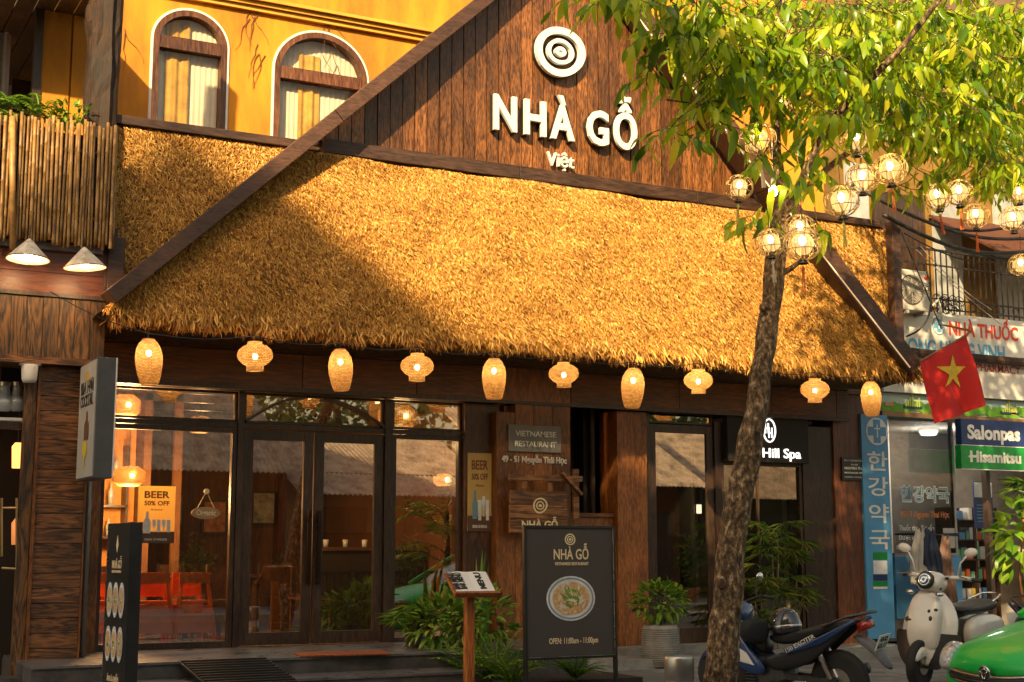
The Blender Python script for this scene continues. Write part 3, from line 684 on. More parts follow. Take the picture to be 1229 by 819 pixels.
# bamboo balustrade: one object per cane
bf = thing('bamboo_balustrade', (1.6, -1.1, 4.2), 'balcony screen of upright golden bamboo canes over the hat lamps', 'balustrade')
M_BAM = plain('bamboo', (.42, .23, .07), .42, var=.28, sc=5, rv=.42, c2=(.15, .075, .022))
cx_ = fx(142, -1.1, 200) - .02; ztopb = P(143, 153, -1.1).z; zbot = P(130, 298, -1.1).z
i = 0
while cx_ > .2:
    r = rnd.uniform(.013, .019); zt_ = ztopb + rnd.uniform(-.05, .05) + (0.02 * math.sin(i)); zb_ = zbot + rnd.uniform(-.04, .03)
    pts, rs = [], []; z = zb_
    ln = rnd.uniform(.2, .3); ph = rnd.uniform(0, .2)
    zz = zb_; lean = rnd.uniform(-.02, .02)
    node = zb_ + ph
    lst = [zb_]
    while node < zt_ - .03: lst += [node - .012, node, node + .012]; node += rnd.uniform(.22, .34)
    lst.append(zt_); lst.sort()
    for k, q in enumerate(lst):
        pts.append((cx_ + lean * (q - zb_) / 1.5, -1.1 - (i % 2) * .012 + .004 * math.sin(q * 5 + i), q))
    for k, q in enumerate(lst): rs.append(r)
    for k in range(2, len(lst) - 1, 3): rs[k] = r * 1.22
    MB().tube(pts, rs, 7).build('bamboo_cane', M_BAM, bf, smooth=True)
    cx_ -= r * 2 + rnd.uniform(.001, .008); i += 1
for z in (ztopb - .3, zbot + .3): MB().tube([(.1, -1.05, z), (3.06, -1.05, z)], .02, 8).build('rail', M_BAM, bf)
MB().tube([P(15, 140, -1.16), P(15, 300, -1.16)], .03, 8).build('bamboo_cane', M_BAM, bf, smooth=True)
MB().box(.1, 3.05, -1.04, -1.0, zbot + .02, ztopb - .12).build('backing_board', M_DARK, bf)  # added dark sheet, stands in for the dark behind the cane gaps
# charred post
rp = MB(); rg = []
xa_, xb_ = fx(105, -.75, 60), fx(143, -.75, 60); cxp = (xa_ + xb_) / 2; hw_ = (xb_ - xa_) / 2
for k in range(30):
    z = 4.9 + k * .14; ring_ = []
    for j in range(18):
        a = 2 * math.pi * j / 18; s_ = 1 + .13 * math.sin(j * 2.3 + 1) + .07 * math.sin(z * 4 + j) + rnd.uniform(-.05, .05)
        if k in (15, 16) and j in (8, 9, 10): s_ += .28
        ring_.append((cxp + hw_ * .95 * math.copysign(abs(math.cos(a)) ** .7, math.cos(a)) * s_, -.75 + .16 * math.copysign(abs(math.sin(a)) ** .7, math.sin(a)) * s_, z))
    rg.append(ring_)
tag(MB().loft(rg).build('timber_post', M_CHAR, None, (cxp, -.75, 4.9)), 'rough charred timber post rising beside the ochre wall behind the bamboo balcony', 'post')

# ---------------------------------------------------------------- pharmacy on the right
YR = .25
ph = thing('pharmacy_building', (16.5, YR, .1), 'narrow pharmacy with painted sign boards and railed balcony, right of the thatched restaurant', 'pharmacy')
def rz_(px, py, Y=YR): return P(px, py, Y)
X0 = fx(1047, YR)
M_OLDW = plain('old_white_paint', (.74, .71, .64), .75, var=.14, sc=2.2, bump=.2, rv=.04)
M_BLUEW = plain('blue_paint', (.07, .27, .52), .45, var=.1, sc=2)
# sign boards
sA = rz_(1083, 370, -.1); 
za1, za0 = P(1150, 378, -.1).z, P(1150, 428, -.1).z
zb1, zb0 = P(1150, 433, -.1).z, P(1150, 466, -.1).z
zc1, zc0 = P(1120, 460, 0).z, P(1120, 493, 0).z
XR = 21.0
MB().box(X0, XR, -.1, .3, za0, za1).build('sign_board', M_OLDW, ph)
MB().box(X0, XR, -.1, .3, zb0 - .12, zb1 + .04).build('sign_board', M_OLDW, ph)
bt = MB().tube([(14.3, -.2, (za0 + zb1) / 2 + .02), (XR, -.2, (za0 + zb1) / 2 - .02)], .07, 10).build('timber_beam', M_CHAR, ph)
# mural strip
mz1, mz0 = zb0 - .13, P(1120, 497, -.02).z
MB().box(X0, XR, 0, .3, mz0, mz1).build('mural_panel', plain('mural_sky', (.36, .50, .52), .7, sc=1.5, c2=(.50, .56, .48)), ph)
def mural(x0, x1, z0, z1, mat, nm): return MB().box(x0, x1, -.012, -.003, z0, z1).build(nm, mat, ph)
bu = MB(); rnd = random.Random(4)
for i in range(60):
    x = X0 + .1 + i * .085; bu.lathe([(.001, 0), (.08, .01), (.08, .014), (.001, .016)], (x, -.004, mz0 + .04 + rnd.uniform(0, .08)), 9, Matrix.Rotation(R(90), 4, 'X'))
bu.build('painted_hedge', plain('mural_green', (.16, .42, .03), .7), ph)
MB().box(X0, XR, -.05, -.001, mz0 - .07, mz0 + .0).build('mural_rail', plain('mural_rail', (.32, .17, .06), .6), ph)
for px, w_ in ((1087, .28), (1203, .26)):
    p = P(px - 4, 482, 0); q = P(px + 18, 482, 0)
    k = MB().box(p.x, q.x, -.03, -.013, mz0 + .06, mz1 - .17).build('picture_panel', plain('navy_print', (.03, .05, .09), .5), ph)
    for j in range(7):
        x = p.x + .03 + (q.x - p.x - .06) * j / 7; MB().box(x, x + .025, -.034, -.031, mz0 + .09, mz0 + .13 + .05 * ((j * 5) % 4)).build('print', plain('print_lime', (.55, .6, .12), .6), k)
MB().box(P(1061, 490, 0).x, P(1071, 490, 0).x, -.03, -.013, mz0 + .08, mz1 - .14).build('picture_panel', plain('orange_print', (.55, .30, .12), .5), ph)
MB().box(P(1212, 490, 0).x, P(1218, 490, 0).x, -.03, -.013, mz0 + .05, mz1 - .1).build('picture_panel', plain('print_lime', (.55, .6, .12), .5), ph)
# display window
xW0, xW1 = fx(1072, YR), fx(1148, YR); zW1 = mz0 - .08
zl = P(1100, 664, YR).z
wf = MB().box(xW0, xW1, YR - .02, YR + .05, zl - .04, zl).box(xW1 - .04, xW1, YR - .02, YR + .05, zl, zW1).build('window', plain('aluminium', (.4, .4, .4), .35, .8), ph)
MB().box(xW0, xW1 - .04, YR, YR + .008, zl, zW1).build('pane', glass('pharmacy_glass', (.45, .47, .48), .03), wf)
MB().box(xW0 - .02, xW1 + .03, YR - .04, YR + .12, .42, zl - .045).build('blue_panel', M_BLUEW, ph)
MB().box(X0 - .01, xW1 + .03, YR - .02, YR + .3, .1, .415).build('stone_plinth', M_STONE, ph)
# interior
MB().box(X0, XR, 2.2, 2.3, .0, 4).build('room_wall', plain('cream_wall', (.42, .38, .33), .8), ph)
MB().box(X0, XR, .3, 3.0, .11, .13).build('room_floor', M_FLOORT, ph); MB().box(X0, XR, .3, 3.0, zW1, zW1 + .05).build('room_ceiling', M_OLDW, ph)
MB().box(X0 + .02, X0 + .06, .3, 3, .1, 4).build('room_wall', M_DARK, ph)
MB().box(xW1 + .62, xW1 + .70, YR - .05, YR + .05, .1, zW1).build('door_post', plain('brown_steel', (.10, .06, .04), .5), ph)
MB().box(xW1 + 2.3, XR, YR - .05, YR + .2, .1, zW1).build('side_wall', plain('grey_wall', (.42, .40, .38), .8), ph)
MB().box(xW1 + .03, xW1 + 2.3, YR - .03, YR + 1.0, .1, .16).build('door_step', M_CONC, ph)
# upper storey and balcony
zU = za1 + .02
MB().box(14.25, XR, 1.35, 1.5, zU, 10.5).build('wall', plain('faded_ochre', (.26, .14, .025), .85, var=.25, sc=1.5, rv=0), ph)  # ochre darkened in the base colour to stand in for shade
MB().box(14.3, XR, -.02, 1.4, zU - .12, zU - .003).build('balcony_slab', M_OLDW, ph)
for (a, b, m_) in ((15.05, 15.5, 'shutter_grey'), (16.9, 17.5, 'x'), (18.3, 19.2, 'x')):
    MB().box(a, b, 1.28, 1.34, zU + .1, zU + 2.6).build('shutter', plain('white_shutter', (.40, .42, .42), .6, sc=5), ph)
MB().box(15.6, 16.7, 1.28, 1.34, zU + .1, zU + 2.2).build('balcony_door', M_FRAME, ph)
# sloping brown awning over the balcony
MB().add([(16.8, 1.3, 6.9), (22, 1.3, 6.9), (22, -.2, 6.0), (16.8, -.2, 6.0), (16.8, 1.3, 6.86), (22, 1.3, 6.86), (22, -.2, 5.96), (16.8, -.2, 5.96)], [(0, 1, 2, 3), (4, 7, 6, 5), (0, 3, 7, 4), (3, 2, 6, 7)]).build('awning', plain('rust_brown_sheet', (.10, .03, .012), .7, sc=2), ph)
# railing, one object per bar
M_IRON = plain('rusty_iron', (.05, .04, .035), .6, .4, var=.2, sc=9)
rl = MB().box(14.45, XR, -.03, .0, zU + .95, zU + .98).box(14.45, XR, -.03, .0, zU + .72, zU + .74).box(14.45, XR, -.03, 0, zU + .2, zU + .22).box(14.45, XR, -.03, 0, zU + .05, zU + .07).build('railing', M_IRON, ph)
x = 15.25
while x < 20:
    MB().box(x, x + .018, -.022, -.006, zU, zU + .95).build('baluster', M_IRON, rl); x += .115
for i in range(14):
    MB().ring((15.45 + i * .3, -.015, zU + .135), .06, .008, (0, 1, 0), 10, 4).build('scroll', M_IRON, rl)

nb = thing('tall_house', (24, 8, 0), 'tall brown house far right behind the pharmacy, mostly behind leaves', 'house')
MB().box(14.7, 34, 5, 12, 0, 16).build('wall', plain('brown_render', (.20, .13, .07), .9, var=.2, sc=.6), nb)
MB().box(21.02, 34, -.3, 5, 0, 9).build('side_wing', plain('brown_render', (.20, .13, .07), .9), nb)
# ---------------------------------------------------------------- across the street (houses seen in the glass; added block shades the lower front)
M_CORR = plain('corrugated_roof', (.75, .56, .38), .7, .0, var=.3, sc=2.5, rv=.15)
M_FAR = plain('far_render', (.42, .27, .14), .85, var=.15, sc=.7, rv=.2)
tb_ = thing('apartment_block', (-14, -26, 0), 'tall apartment block with pitched roof across the street, outside the picture', 'building')  # unseen block added, roofline shaped to cast the diagonal shadow on the thatch
MB().box(-8.99, 2.9, -33, -21.25, 0, 17.5).build('lower_wing', M_FAR, tb_)  # added lower so the tree crown stays lit above its shade
MB().box(-30, -9.0, -33, -21.2, 0, 20.4).build('wall', M_FAR, tb_)
MB().xz([(-30, 20.4), (-17.4, 20.4), (-14.75, 23.3), (-10.9, 20.5), (-10, 20.4), (-9, 19), (-30, 19)], -21.25, -32).build('roof', plain('roof_tile_red', (.3, .1, .05), .8), tb_)
for i in range(9):
    for k in range(6 if i < 7 else 4):
        MB().box(-28 + i * 3, -26.6 + i * 3, -21.19, -21.1, 1.4 + k * 3, 3.2 + k * 3).build('window', M_FRAME, tb_)
specs = [(3.2, 6.4, 3.1, 5.0, (.55, .30, .12)), (6.6, 11.6, 3.4, 6.2, (.50, .22, .08)), (11.9, 17.5, 2.9, 4.7, (.62, .55, .42)), (17.8, 24, 3.3, 5.6, (.5, .24, .10)), (24.4, 31, 3.0, 5.2, (.34, .33, .22)), (31.3, 42, 3.4, 6, (.5, .35, .2))]
for k, (a, b, h, h2, c) in enumerate(specs):
    ht = thing('street_house', ((a + b) / 2, -20, 0), ['low shop with a grey corrugated roof across the street, first past the apartment block', 'amber shop with a corrugated roof across the street, second past the apartment block', 'pale shop across the street, third past the apartment block', 'orange shop across the street, fourth past the apartment block', 'olive house across the street, fifth past the apartment block', 'widest sandy house at the far end across the street'][k], 'house')
    MB().box(a, b, -27, -19.2, 0, h + .5).build('wall', plain('street_wall_%d' % k, tuple(.42 * q for q in c), .85, var=.1, sc=1), ht)
    MB().box(a + .4, a + 2.2, -19.21, -19.1, .1, 2.5).build('door', M_FRAME, ht)
    MB().box(a + 2.5, b - .3, -19.21, -19.12, .5, 2.5).build('window', M_FRAME, ht)
    nr = int((b - a) / .13); vs = []; 
    for i in range(nr * 2 + 1):
        x = a - .1 + (b - a + .2) * i / (nr * 2); dz = .045 if i % 2 else 0; vs += [(x, -17.7, h - .15 + dz), (x, -22.5, h2 + dz)]
    MB().add(vs, [(2 * i, 2 * i + 2, 2 * i + 3, 2 * i + 1) for i in range(nr * 2)]).build('roof', M_CORR, ht)
    for x in (a + .2, (a + b) / 2, b - .2): MB().box(x - .05, x + .05, -17.9, -17.8, 0.1, h - .1).build('awning_post', M_IRON, ht)

M_FARLEAF = fibre('far_leaf', [(0, (.03, .07, .01)), (.6, (.09, .15, .02)), (1, (.25, .25, .04))], .6, trans=.2)
rf = random.Random(8); M_BARK0 = plain('far_bark', (.12, .08, .05), .9)
for i, (x, h, r) in enumerate(((5, 9.5, 3.2), (11.5, 11, 3.8), (18, 10, 3.5), (25, 11.5, 4), (33, 10, 3.6))):
    t = thing('garden_tree', (x, -32, 0), 'broad garden tree behind the low shops across the street, number %s from the apartment block' % ('one', 'two', 'three', 'four', 'five')[i], 'tree')
    t['label'] = ('slimmest', 'round', 'middle', 'tallest', 'farthest')[i] + ' garden tree behind the low shops across the street'
    MB().tube([(x, -32, 0), (x + .2, -32, h * .5), (x, -32, h * .8)], [.28, .2, .1], 8).build('trunk', M_BARK0, t)
    m = MB()
    for _ in range(2600):
        v = Vector((rf.gauss(0, 1), rf.gauss(0, 1), rf.gauss(0, .8))).normalized() * r * rf.uniform(.45, 1.05) * (1 + .2 * math.sin(rf.random() * 9)); p = Vector((x, -32, h * .68)) + Vector((v.x, v.y, v.z * .95)); a = Vector((rf.uniform(-1, 1), rf.uniform(-1, 1), rf.uniform(-1, .4))) * .22; b = Vector((rf.uniform(-1, 1), rf.uniform(-1, 1), rf.uniform(-1, 1))) * .12
        m.add([p - a, p + b, p + a, p - b], [(0, 1, 2, 3)])
    m.build('crown', M_FARLEAF, t, kind='stuff')

for i in range(9):
    x = 5.5 + i * 2.9 + rf.uniform(-.5, .5); h = rf.uniform(.8, 1.5); t = thing('potted_shrub', (x, -16.6, 0), ('first', 'second', 'third', 'fourth', 'fifth', 'sixth', 'seventh', 'eighth', 'ninth')[i] + ' potted shrub along the far pavement across the street', 'shrub', 'potted shrubs across the street')
    MB().lathe([(.2, 0), (.28, .4), (.25, .4)], (x, -16.6, 0), 14).build('pot', plain('clay', (.4, .16, .08), .8), t); m = MB()
    for _ in range(260):
        v = Vector((rf.gauss(0, 1), rf.gauss(0, 1), rf.gauss(0, 1))).normalized() * rf.uniform(.3, 1); p = Vector((x + v.x * .5, -16.6 + v.y * .45, .45 + h * .5 + v.z * h * .5)); a = Vector((rf.uniform(-1, 1), rf.uniform(-1, 1), rf.uniform(-1, .4))) * .09; b = Vector((rf.uniform(-1, 1), rf.uniform(-1, 1), rf.uniform(-1, 1))) * .05
        m.add([p - a, p + b, p + a, p - b], [(0, 1, 2, 3)])
    m.build('foliage', M_FARLEAF, t)
# ---------------------------------------------------------------- lettering helpers
def bbox(body, bold, spc=1.0):
    vs, _ = text_geo(body, bold, 'LEFT', spc); xs = [v[0] for v in vs]; ys = [v[1] for v in vs]; return min(xs), max(xs), min(ys), max(ys)
CAPH = None
def T(mb, body, x0, x1, z, cap, y, bold=0, ext=.004, M=None):   # fit text between x0 and x1, baseline z, capital height cap, front at y - ext
    global CAPH
    if CAPH is None: CAPH = bbox('H', 0)[3]
    s_ = cap / CAPH; a, b, _, _ = bbox(body, bold / cap * .5 if False else bold); k = (x1 - x0) / ((b - a) * s_)
    vs, fs = text_geo(body, bold, 'LEFT'); q = []
    for v in vs:
        lx, lz, ly = x0 + (v[0] - a) * s_ * k, z + v[1] * s_, y - v[2] * ext
        p = Vector((lx, ly, lz)); q.append(M @ p if M is not None else p)
    return mb.add(q, fs)
def ringband(mb, c, rx, rz, t, y0, y1, ph=0, wob=.05, n=36, M=None):
    o, i_ = [], []
    for k in range(n):
        a = 2 * math.pi * k / n; w_ = 1 + wob * math.sin(2 * a + ph) + wob * .5 * math.sin(3 * a + 2 * ph)
        o.append((c[0] + rx * w_ * math.cos(a), c[1] + rz * w_ * math.sin(a))); i_.append((c[0] + (rx - t) * w_ * math.cos(a), c[1] + (rz - t) * w_ * math.sin(a)))
    vs = [(a, y0, b) for a, b in o + i_] + [(a, y1, b) for a, b in o + i_]
    if M is not None: vs = [M @ Vector(v) for v in vs]
    fs = []
    for k in range(n):
        l = (k + 1) % n; fs += [(k, l, n + l, n + k), (2 * n + k, 3 * n + k, 3 * n + l, 2 * n + l), (k, 2 * n + k, 2 * n + l, l), (n + k, n + l, 3 * n + l, 3 * n + k)]
    return mb.add(vs, fs)
def disc(mb, cx, cz, rx, rz, y0, y1, n=28, M=None):
    poly = [(cx + rx * math.cos(2 * math.pi * k / n), cz + rz * math.sin(2 * math.pi * k / n)) for k in range(n)]
    m2 = MB().xz(poly, y0, y1); return mb.add([M @ Vector(v) for v in m2.v] if M is not None else m2.v, m2.f)
# ---------------------------------------------------------------- sign on the gable
M_LET = plain('letter_white', (.82, .80, .75), .4, var=.03, rv=.01)
M_LETS = plain('letter_side_black', (.02, .018, .016), .4)
YS = YB + .05
gs = thing('restaurant_sign', P(675, 190, YS), 'raised white NHÀ GỖ Việt lettering under a ring emblem on the plank gable', 'sign')
for ch, a, b, pyb, cap in (('N', 593.2, 620.6, 158, .42), ('H', 629.8, 655.8, 163, .42), ('À', 661.6, 690, 168.5, .42), ('G', 705.4, 731, 175.5, .42), ('Ỗ', 737.9, 765, 179, .42)):
    p = P(a, pyb, YS - .1); q = P(b, pyb, YS - .1)
    zb_ = P(680, 167, YS - .1).z
    l = T(MB(), ch, p.x, q.x, zb_, .415, YS - .0825, .034, .0225).build('letter', M_LET, gs)
    T(MB(), ch, p.x - .004, q.x + .004, zb_ - .004, .423, YS - .025, .036, .034).build('letter_side', M_LETS, l)
p, q = P(659, 197, YS - .1), P(691.5, 201, YS - .1)
T(MB(), 'Việt', p.x, q.x, P(672, 198.5, YS - .1).z, .165, YS - .04, .014, .02).build('letter', M_LET, gs)
e = P(673, 62, YS - .1); ce = (e.x, e.z)
for rx, rz2, t, ph_ in ((.35, .325, .09, .4), (.185, .17, .05, 1.2), (.078, .065, .05, 2)):
    r_ = ringband(MB(), ce, rx, rz2, t, YS - .105, YS - .05, ph_, .035).build('emblem_ring', M_LET, gs, smooth=False)
    ringband(MB(), ce, rx + .004, rz2 + .004, t + .008, YS - .0495, YS + .01, ph_, .035).build('emblem_side', M_LETS, r_)
# ---------------------------------------------------------------- eave lanterns
M_WEAVE = woven('lantern_weave', (.88, .56, .22), (.22, .09, .02), 0, 34)
M_RIMW = plain('cane_rim', (.5, .28, .1), .5)
def lantern(kind):
    if kind == 'tall':
        t = thing('eave_lantern', (0, 0, 0), '', 'lantern', 'woven lanterns hung along the eave', local=True)
        prof = [(.075, 0), (.09, .01), (.115, .10), (.132, .2), (.134, .28), (.12, .36), (.09, .42), (.06, .45)]
    else:
        t = thing('eave_lantern', (0, 0, 0), '', 'lantern', 'woven lanterns hung along the eave', local=True)
        prof = [(.085, 0), (.087, .035), (.082, .045), (.13, .075), (.172, .12), (.18, .16), (.165, .21), (.12, .25), (.075, .268), (.075, .29), (.07, .29)]
    h = prof[-1][1]; sh = MB().lathe([(r, z - h) for r, z in prof], n=26).build('lamp_shade', M_WEAVE, t, smooth=True)
    MB().ring((0, 0, -h), prof[0][0], .006, n=22).build('rim', M_RIMW, sh); MB().ring((0, 0, 0), prof[-1][0], .006, n=22).build('rim', M_RIMW, sh)
    MB().ell((.0, 0, -h * .3 if kind == 'tall' else -h * .5), (.03, .03, .035), 10, 6).build('bulb', M_BULB, t, smooth=True)
    l = bpy.data.lights.new('lantern_light', 'POINT'); l.energy = .8; l.color = (1, .62, .28); l.shadow_soft_size = .03; o = bpy.data.objects.new('lamp_light', l); link(o, t); o.location = (0, 0, -h * .38)
    MB().tube([(0, 0, 0), (0, 0, .10)], .004, 5).build('cord', M_BLACK, t)
    return t
protos = {'tall': lantern('tall'), 'flat': lantern('flat')}; used = set()
YN = -1.72
lan = [(178, 408, 'tall'), (306, 411, 'flat'), (408, 420, 'tall'), (501, 425, 'flat'), (593, 431, 'tall'), (676, 435.5, 'flat'), (760.5, 443, 'tall'), (838, 444, 'flat'), (911, 451, 'tall'), (978, 455, 'flat'), (1044.5, 459, 'tall')]
desc = ['tall woven lantern nearest the grey blade sign', 'squat woven lantern above the display window, second from the left along the eave', 'tall woven lantern above the double doors', 'squat woven lantern right of the double doors', 'tall woven lantern at the left edge of the wide plank column', 'squat woven lantern above the grey VIETNAMESE RESTAURANT plate', 'tall woven lantern between the dark hatch and the narrow glass door', 'squat woven lantern just left of the tree trunk above the glass door', 'tall woven lantern partly hidden behind the tree trunk', 'squat woven lantern above the white spa lettering', 'tall woven lantern above the blue pharmacy pillar sign']
for i, (px, py, k) in enumerate(lan):
    t = protos[k] if k not in used else copy_tree(protos[k]); used.add(k)
    t.location = P(px, py, YN); t['label'] = desc[i]; t.rotation_euler = (R((i * 29) % 7 - 3), R((i * 17) % 7 - 3), R(i * 67)); t.scale = (1 + .03 * math.sin(i * 2.3),) * 3
wire = MB(); pts = [P(60, 350, YN)] + [P(px, py - 8, YN) for px, py, k in lan] + [P(1075, 455, YN + .3)]
for a, b in zip(pts[:-1], pts[1:]):
    q = [a + (b - a) * t - Vector((0, 0, .05 * math.sin(t * math.pi))) for t in (0, .25, .5, .75, 1)]; wire.tube(q, .005, 5)
tag(wire.build('lantern_wire', M_BLACK, None, (8, YN, 3.8)), 'thin dark wire sagging along the eave that carries the woven lanterns', 'wire')
# conical hat lamps
def hat():
    t = thing('hat_lamp', (0, 0, 0), '', 'lamp', 'conical hat lamps under the bamboo balcony', local=True)
    MB().lathe([(.001, .21), (.018, .2), (.205, .0), (.212, -.006), (.2, -.004), (.014, .185), (.001, .19)], n=28).build('lamp_shade', plain('hat_leaf', (.80, .72, .60), .7, var=.2, sc=14, c2=(.45, .34, .22)), t, smooth=True)
    MB().ring((0, 0, -.004), .207, .006, n=28).build('rim', plain('hat_rim', (.25, .14, .06), .6), t)
    MB().ell((0, 0, .03), (.042, .042, .05), 12, 8).build('bulb', M_BULB, t, smooth=True); MB().tube([(0, 0, .2), (0, 0, .34)], .006, 6).build('cord', M_BLACK, t)
    l = bpy.data.lights.new('hat_light', 'POINT'); l.energy = 7; l.color = (1, .62, .3); l.shadow_soft_size = .05
    o = bpy.data.objects.new('lamp_light', l); link(o, t); o.location = (0, 0, -.03)
    return t
h1 = hat(); h1.location = P(33.5, 311, -1.5); h1['label'] = 'white conical hat lamp under the balcony, the left one nearer the photo edge'; h1.rotation_euler = (R(-3), R(2), 0)
h2 = copy_tree(h1); h2.location = P(102, 321, -1.5); h2['label'] = 'white conical hat lamp under the balcony, the right one beside the grey corner post'; h2.rotation_euler = (R(-4), R(-2), 1)
# ---------------------------------------------------------------- the street tree with wire globe lanterns
YT = -5.7
tr = thing('street_tree', (P(865, 819, YT).x, YT, PAVE), 'leaning street tree with mottled bark and yellow-green leaves, hung with wire globe lanterns', 'tree')
M_BARK = None
def bark():
    m, nt, b = newmat('mottled_bark'); v, oi = coords(nt, (1, 1, .55), 0)
    n1 = N(nt, 'ShaderNodeTexVoronoi'); n1.inputs['Scale'].default_value = 17; nt.links.new(v, n1.inputs[0])
    n2 = N(nt, 'ShaderNodeTexNoise'); n2.inputs['Scale'].default_value = 24; n2.inputs['Detail'].default_value = 8; n2.inputs['Roughness'].default_value = .7; nt.links.new(v, n2.inputs[0])
    col = ramp(nt, n2.outputs[0], [(.40, (.035, .02, .01)), (.5, (.13, .08, .038)), (.57, (.28, .17, .08)), (.66, (.60, .46, .28))])
    nt.links.new(col, b.inputs['Base Color']); b.inputs['Roughness'].default_value = .85
    ad = N(nt, 'ShaderNodeMath', operation='ADD'); nt.links.new(n1.outputs[0], ad.inputs[0]); nt.links.new(n2.outputs[0], ad.inputs[1]); bumpn(nt, b, ad.outputs[0], 1.0, .03)
    return m
M_BARK = bark()
def smooth_path(pts, rs, k=5):
    P_ = [Vector(p) for p in pts]; o, r = [], []
    for i in range(len(P_) - 1):
        a = P_[max(i - 1, 0)]; b = P_[i]; c = P_[i + 1]; d = P_[min(i + 2, len(P_) - 1)]
        for j in range(k):
            t = j / k; o.append(.5 * ((2 * b) + (c - a) * t + (2 * a - 5 * b + 4 * c - d) * t * t + (3 * b - a - 3 * c + d) * t ** 3)); r.append(rs[i] + (rs[i + 1] - rs[i]) * t)
    o.append(P_[-1]); r.append(rs[-1]); return o, r
rt_ = random.Random(21)
def limb(mb, pp, rs, n=12, jit=.06):
    o, r = smooth_path(pp, rs); b0 = len(mb.v); mb.tube(o, r, n)
    for i in range(b0, len(mb.v)):
        v = Vector(mb.v[i]); k = (i - b0) // n; c = o[min(k, len(o) - 1)]; mb.v[i] = tuple(c + (v - c) * (1 + rt_.uniform(-jit, jit) + .07 * math.sin(v.z * 9 + v.x * 14)))
tk = MB()
ppm_ = lambda p: FPX / ((p - CAM).dot(fw))
def PR(px, py, Y, wpx): p = P(px, py, Y); return p, wpx / 2 / ppm_(p)
path = [PR(850, 905, YT, 62), PR(858, 865, YT, 48), PR(864, 819, YT, 41), PR(872, 730, YT, 37), PR(880, 640, YT, 33), PR(897, 550, YT - .05, 31), PR(908, 490, YT - .1, 27), PR(916, 430, YT - .1, 25), PR(926, 360, YT, 24), PR(932, 300, YT, 25), PR(934, 262, YT, 22)]
limb(tk, [p for p, r in path], [r for p, r in path], 16, .07)
for (px, py, w_, sx_) in ((860, 800, .05, -1), (884, 770, .035, 1), (866, 700, .04, -1), (888, 655, .035, 1), (882, 600, .03, -1), (903, 560, .05, -1), (912, 505, .03, 1), (902, 470, .025, -1), (924, 420, .03, 1), (915, 370, .03, -1)):
    c = P(px, py, YT - .08); tk.ell(c, (w_, w_, w_ * 1.5), 9, 6)
tk.build('trunk', M_BARK, tr, smooth=True)
def branch(lst, n=9): 
    m = MB(); pr = [PR(*a) for a in lst]; limb(m, [p for p, r in pr], [r for p, r in pr], n); return m.build('branch', M_BARK, tr, smooth=True)
branch([(934, 268, YT, 17), (938, 235, YT, 14), (933, 190, YT + .1, 11), (930, 140, YT + .2, 9), (912, 75, YT + .3, 8), (885, 35, YT + .2, 7), (850, -5, YT, 5), (800, -60, YT - .2, 4)])
branch([(936, 258, YT - .02, 16), (952, 240, YT - .2, 12), (972, 195, YT - .4, 11), (1000, 145, YT - .6, 10), (1035, 105, YT - .8, 9), (1070, 70, YT - 1, 8), (1100, 35, YT - 1.1, 7), (1150, -30, YT - 1.2, 5)])
branch([(1000, 146, YT - .6, 7), (1012, 110, YT - .5, 6), (1020, 60, YT - .4, 5), (1030, 0, YT - .3, 4)], 7)
branch([(946, 252, YT + .05, 9), (990, 205, YT + .3, 8), (1045, 165, YT + .5, 7), (1110, 130, YT + .8, 6), (1180, 90, YT + 1, 4), (1240, 60, YT + 1, 3)], 7)
branch([(914, 80, YT + .3, 6), (922, 45, YT + .1, 6), (935, 15, YT, 5), (950, -30, YT, 3)], 7)
branch([(934, 200, YT + .1, 6), (922, 170, YT - .1, 5), (895, 150, YT - .3, 3), (860, 130, YT - .4, 2.5), (800, 120, YT - .4, 2)], 6)
branch([(912, 75, YT + .3, 5), (870, 60, YT, 4), (820, 55, YT - .2, 3), (770, 70, YT - .3, 2)], 6)
branch([(934, 330, YT, 11), (950, 322, YT - .05, 7), (962, 312, YT - .1, 4)], 7)
# leaves: drooping sprays; the 300 that show largest are objects of their own
LV = fibre('leaf_green', [(0, (.06, .15, .008)), (.25, (.20, .36, .01)), (.6, (.38, .50, .014)), (.88, (.60, .66, .03)), (1, (.68, .60, .05))], .3, trans=.5)
def leaf_geo(L, W, droop=.25, fold=.25):
    vs = []; n = 5
    for i in range(n + 1):
        t = i / n; w_ = W * .5 * (math.sin(math.pi * min(1, t * .93 + .04)) ** .75) * (1.12 - .35 * t); x = L * t; z = -droop * L * t * t
        if i in (0, n): vs.append((x, 0, z))
        else: vs += [(x, w_, z + fold * w_), (x, 0, z), (x, -w_, z + fold * w_)]
    fs = [(0, 2, 1), (0, 3, 2)]
    for i in range(1, n - 1):
        a = 1 + (i - 1) * 3; fs += [(a, a + 1, a + 4, a + 3), (a + 1, a + 2, a + 5, a + 4)]
    a = 1 + (n - 2) * 3; e_ = len(vs) - 1; fs += [(a, a + 1, e_), (a + 1, a + 2, e_)]
    return vs, fs
variants = [leaf_geo(.18, .066, .3, .3), leaf_geo(.14, .056, .1, .6), leaf_geo(.20, .068, .75, .35), leaf_geo(.09, .04, .2, .3), leaf_geo(.16, .06, -.25, .55)]
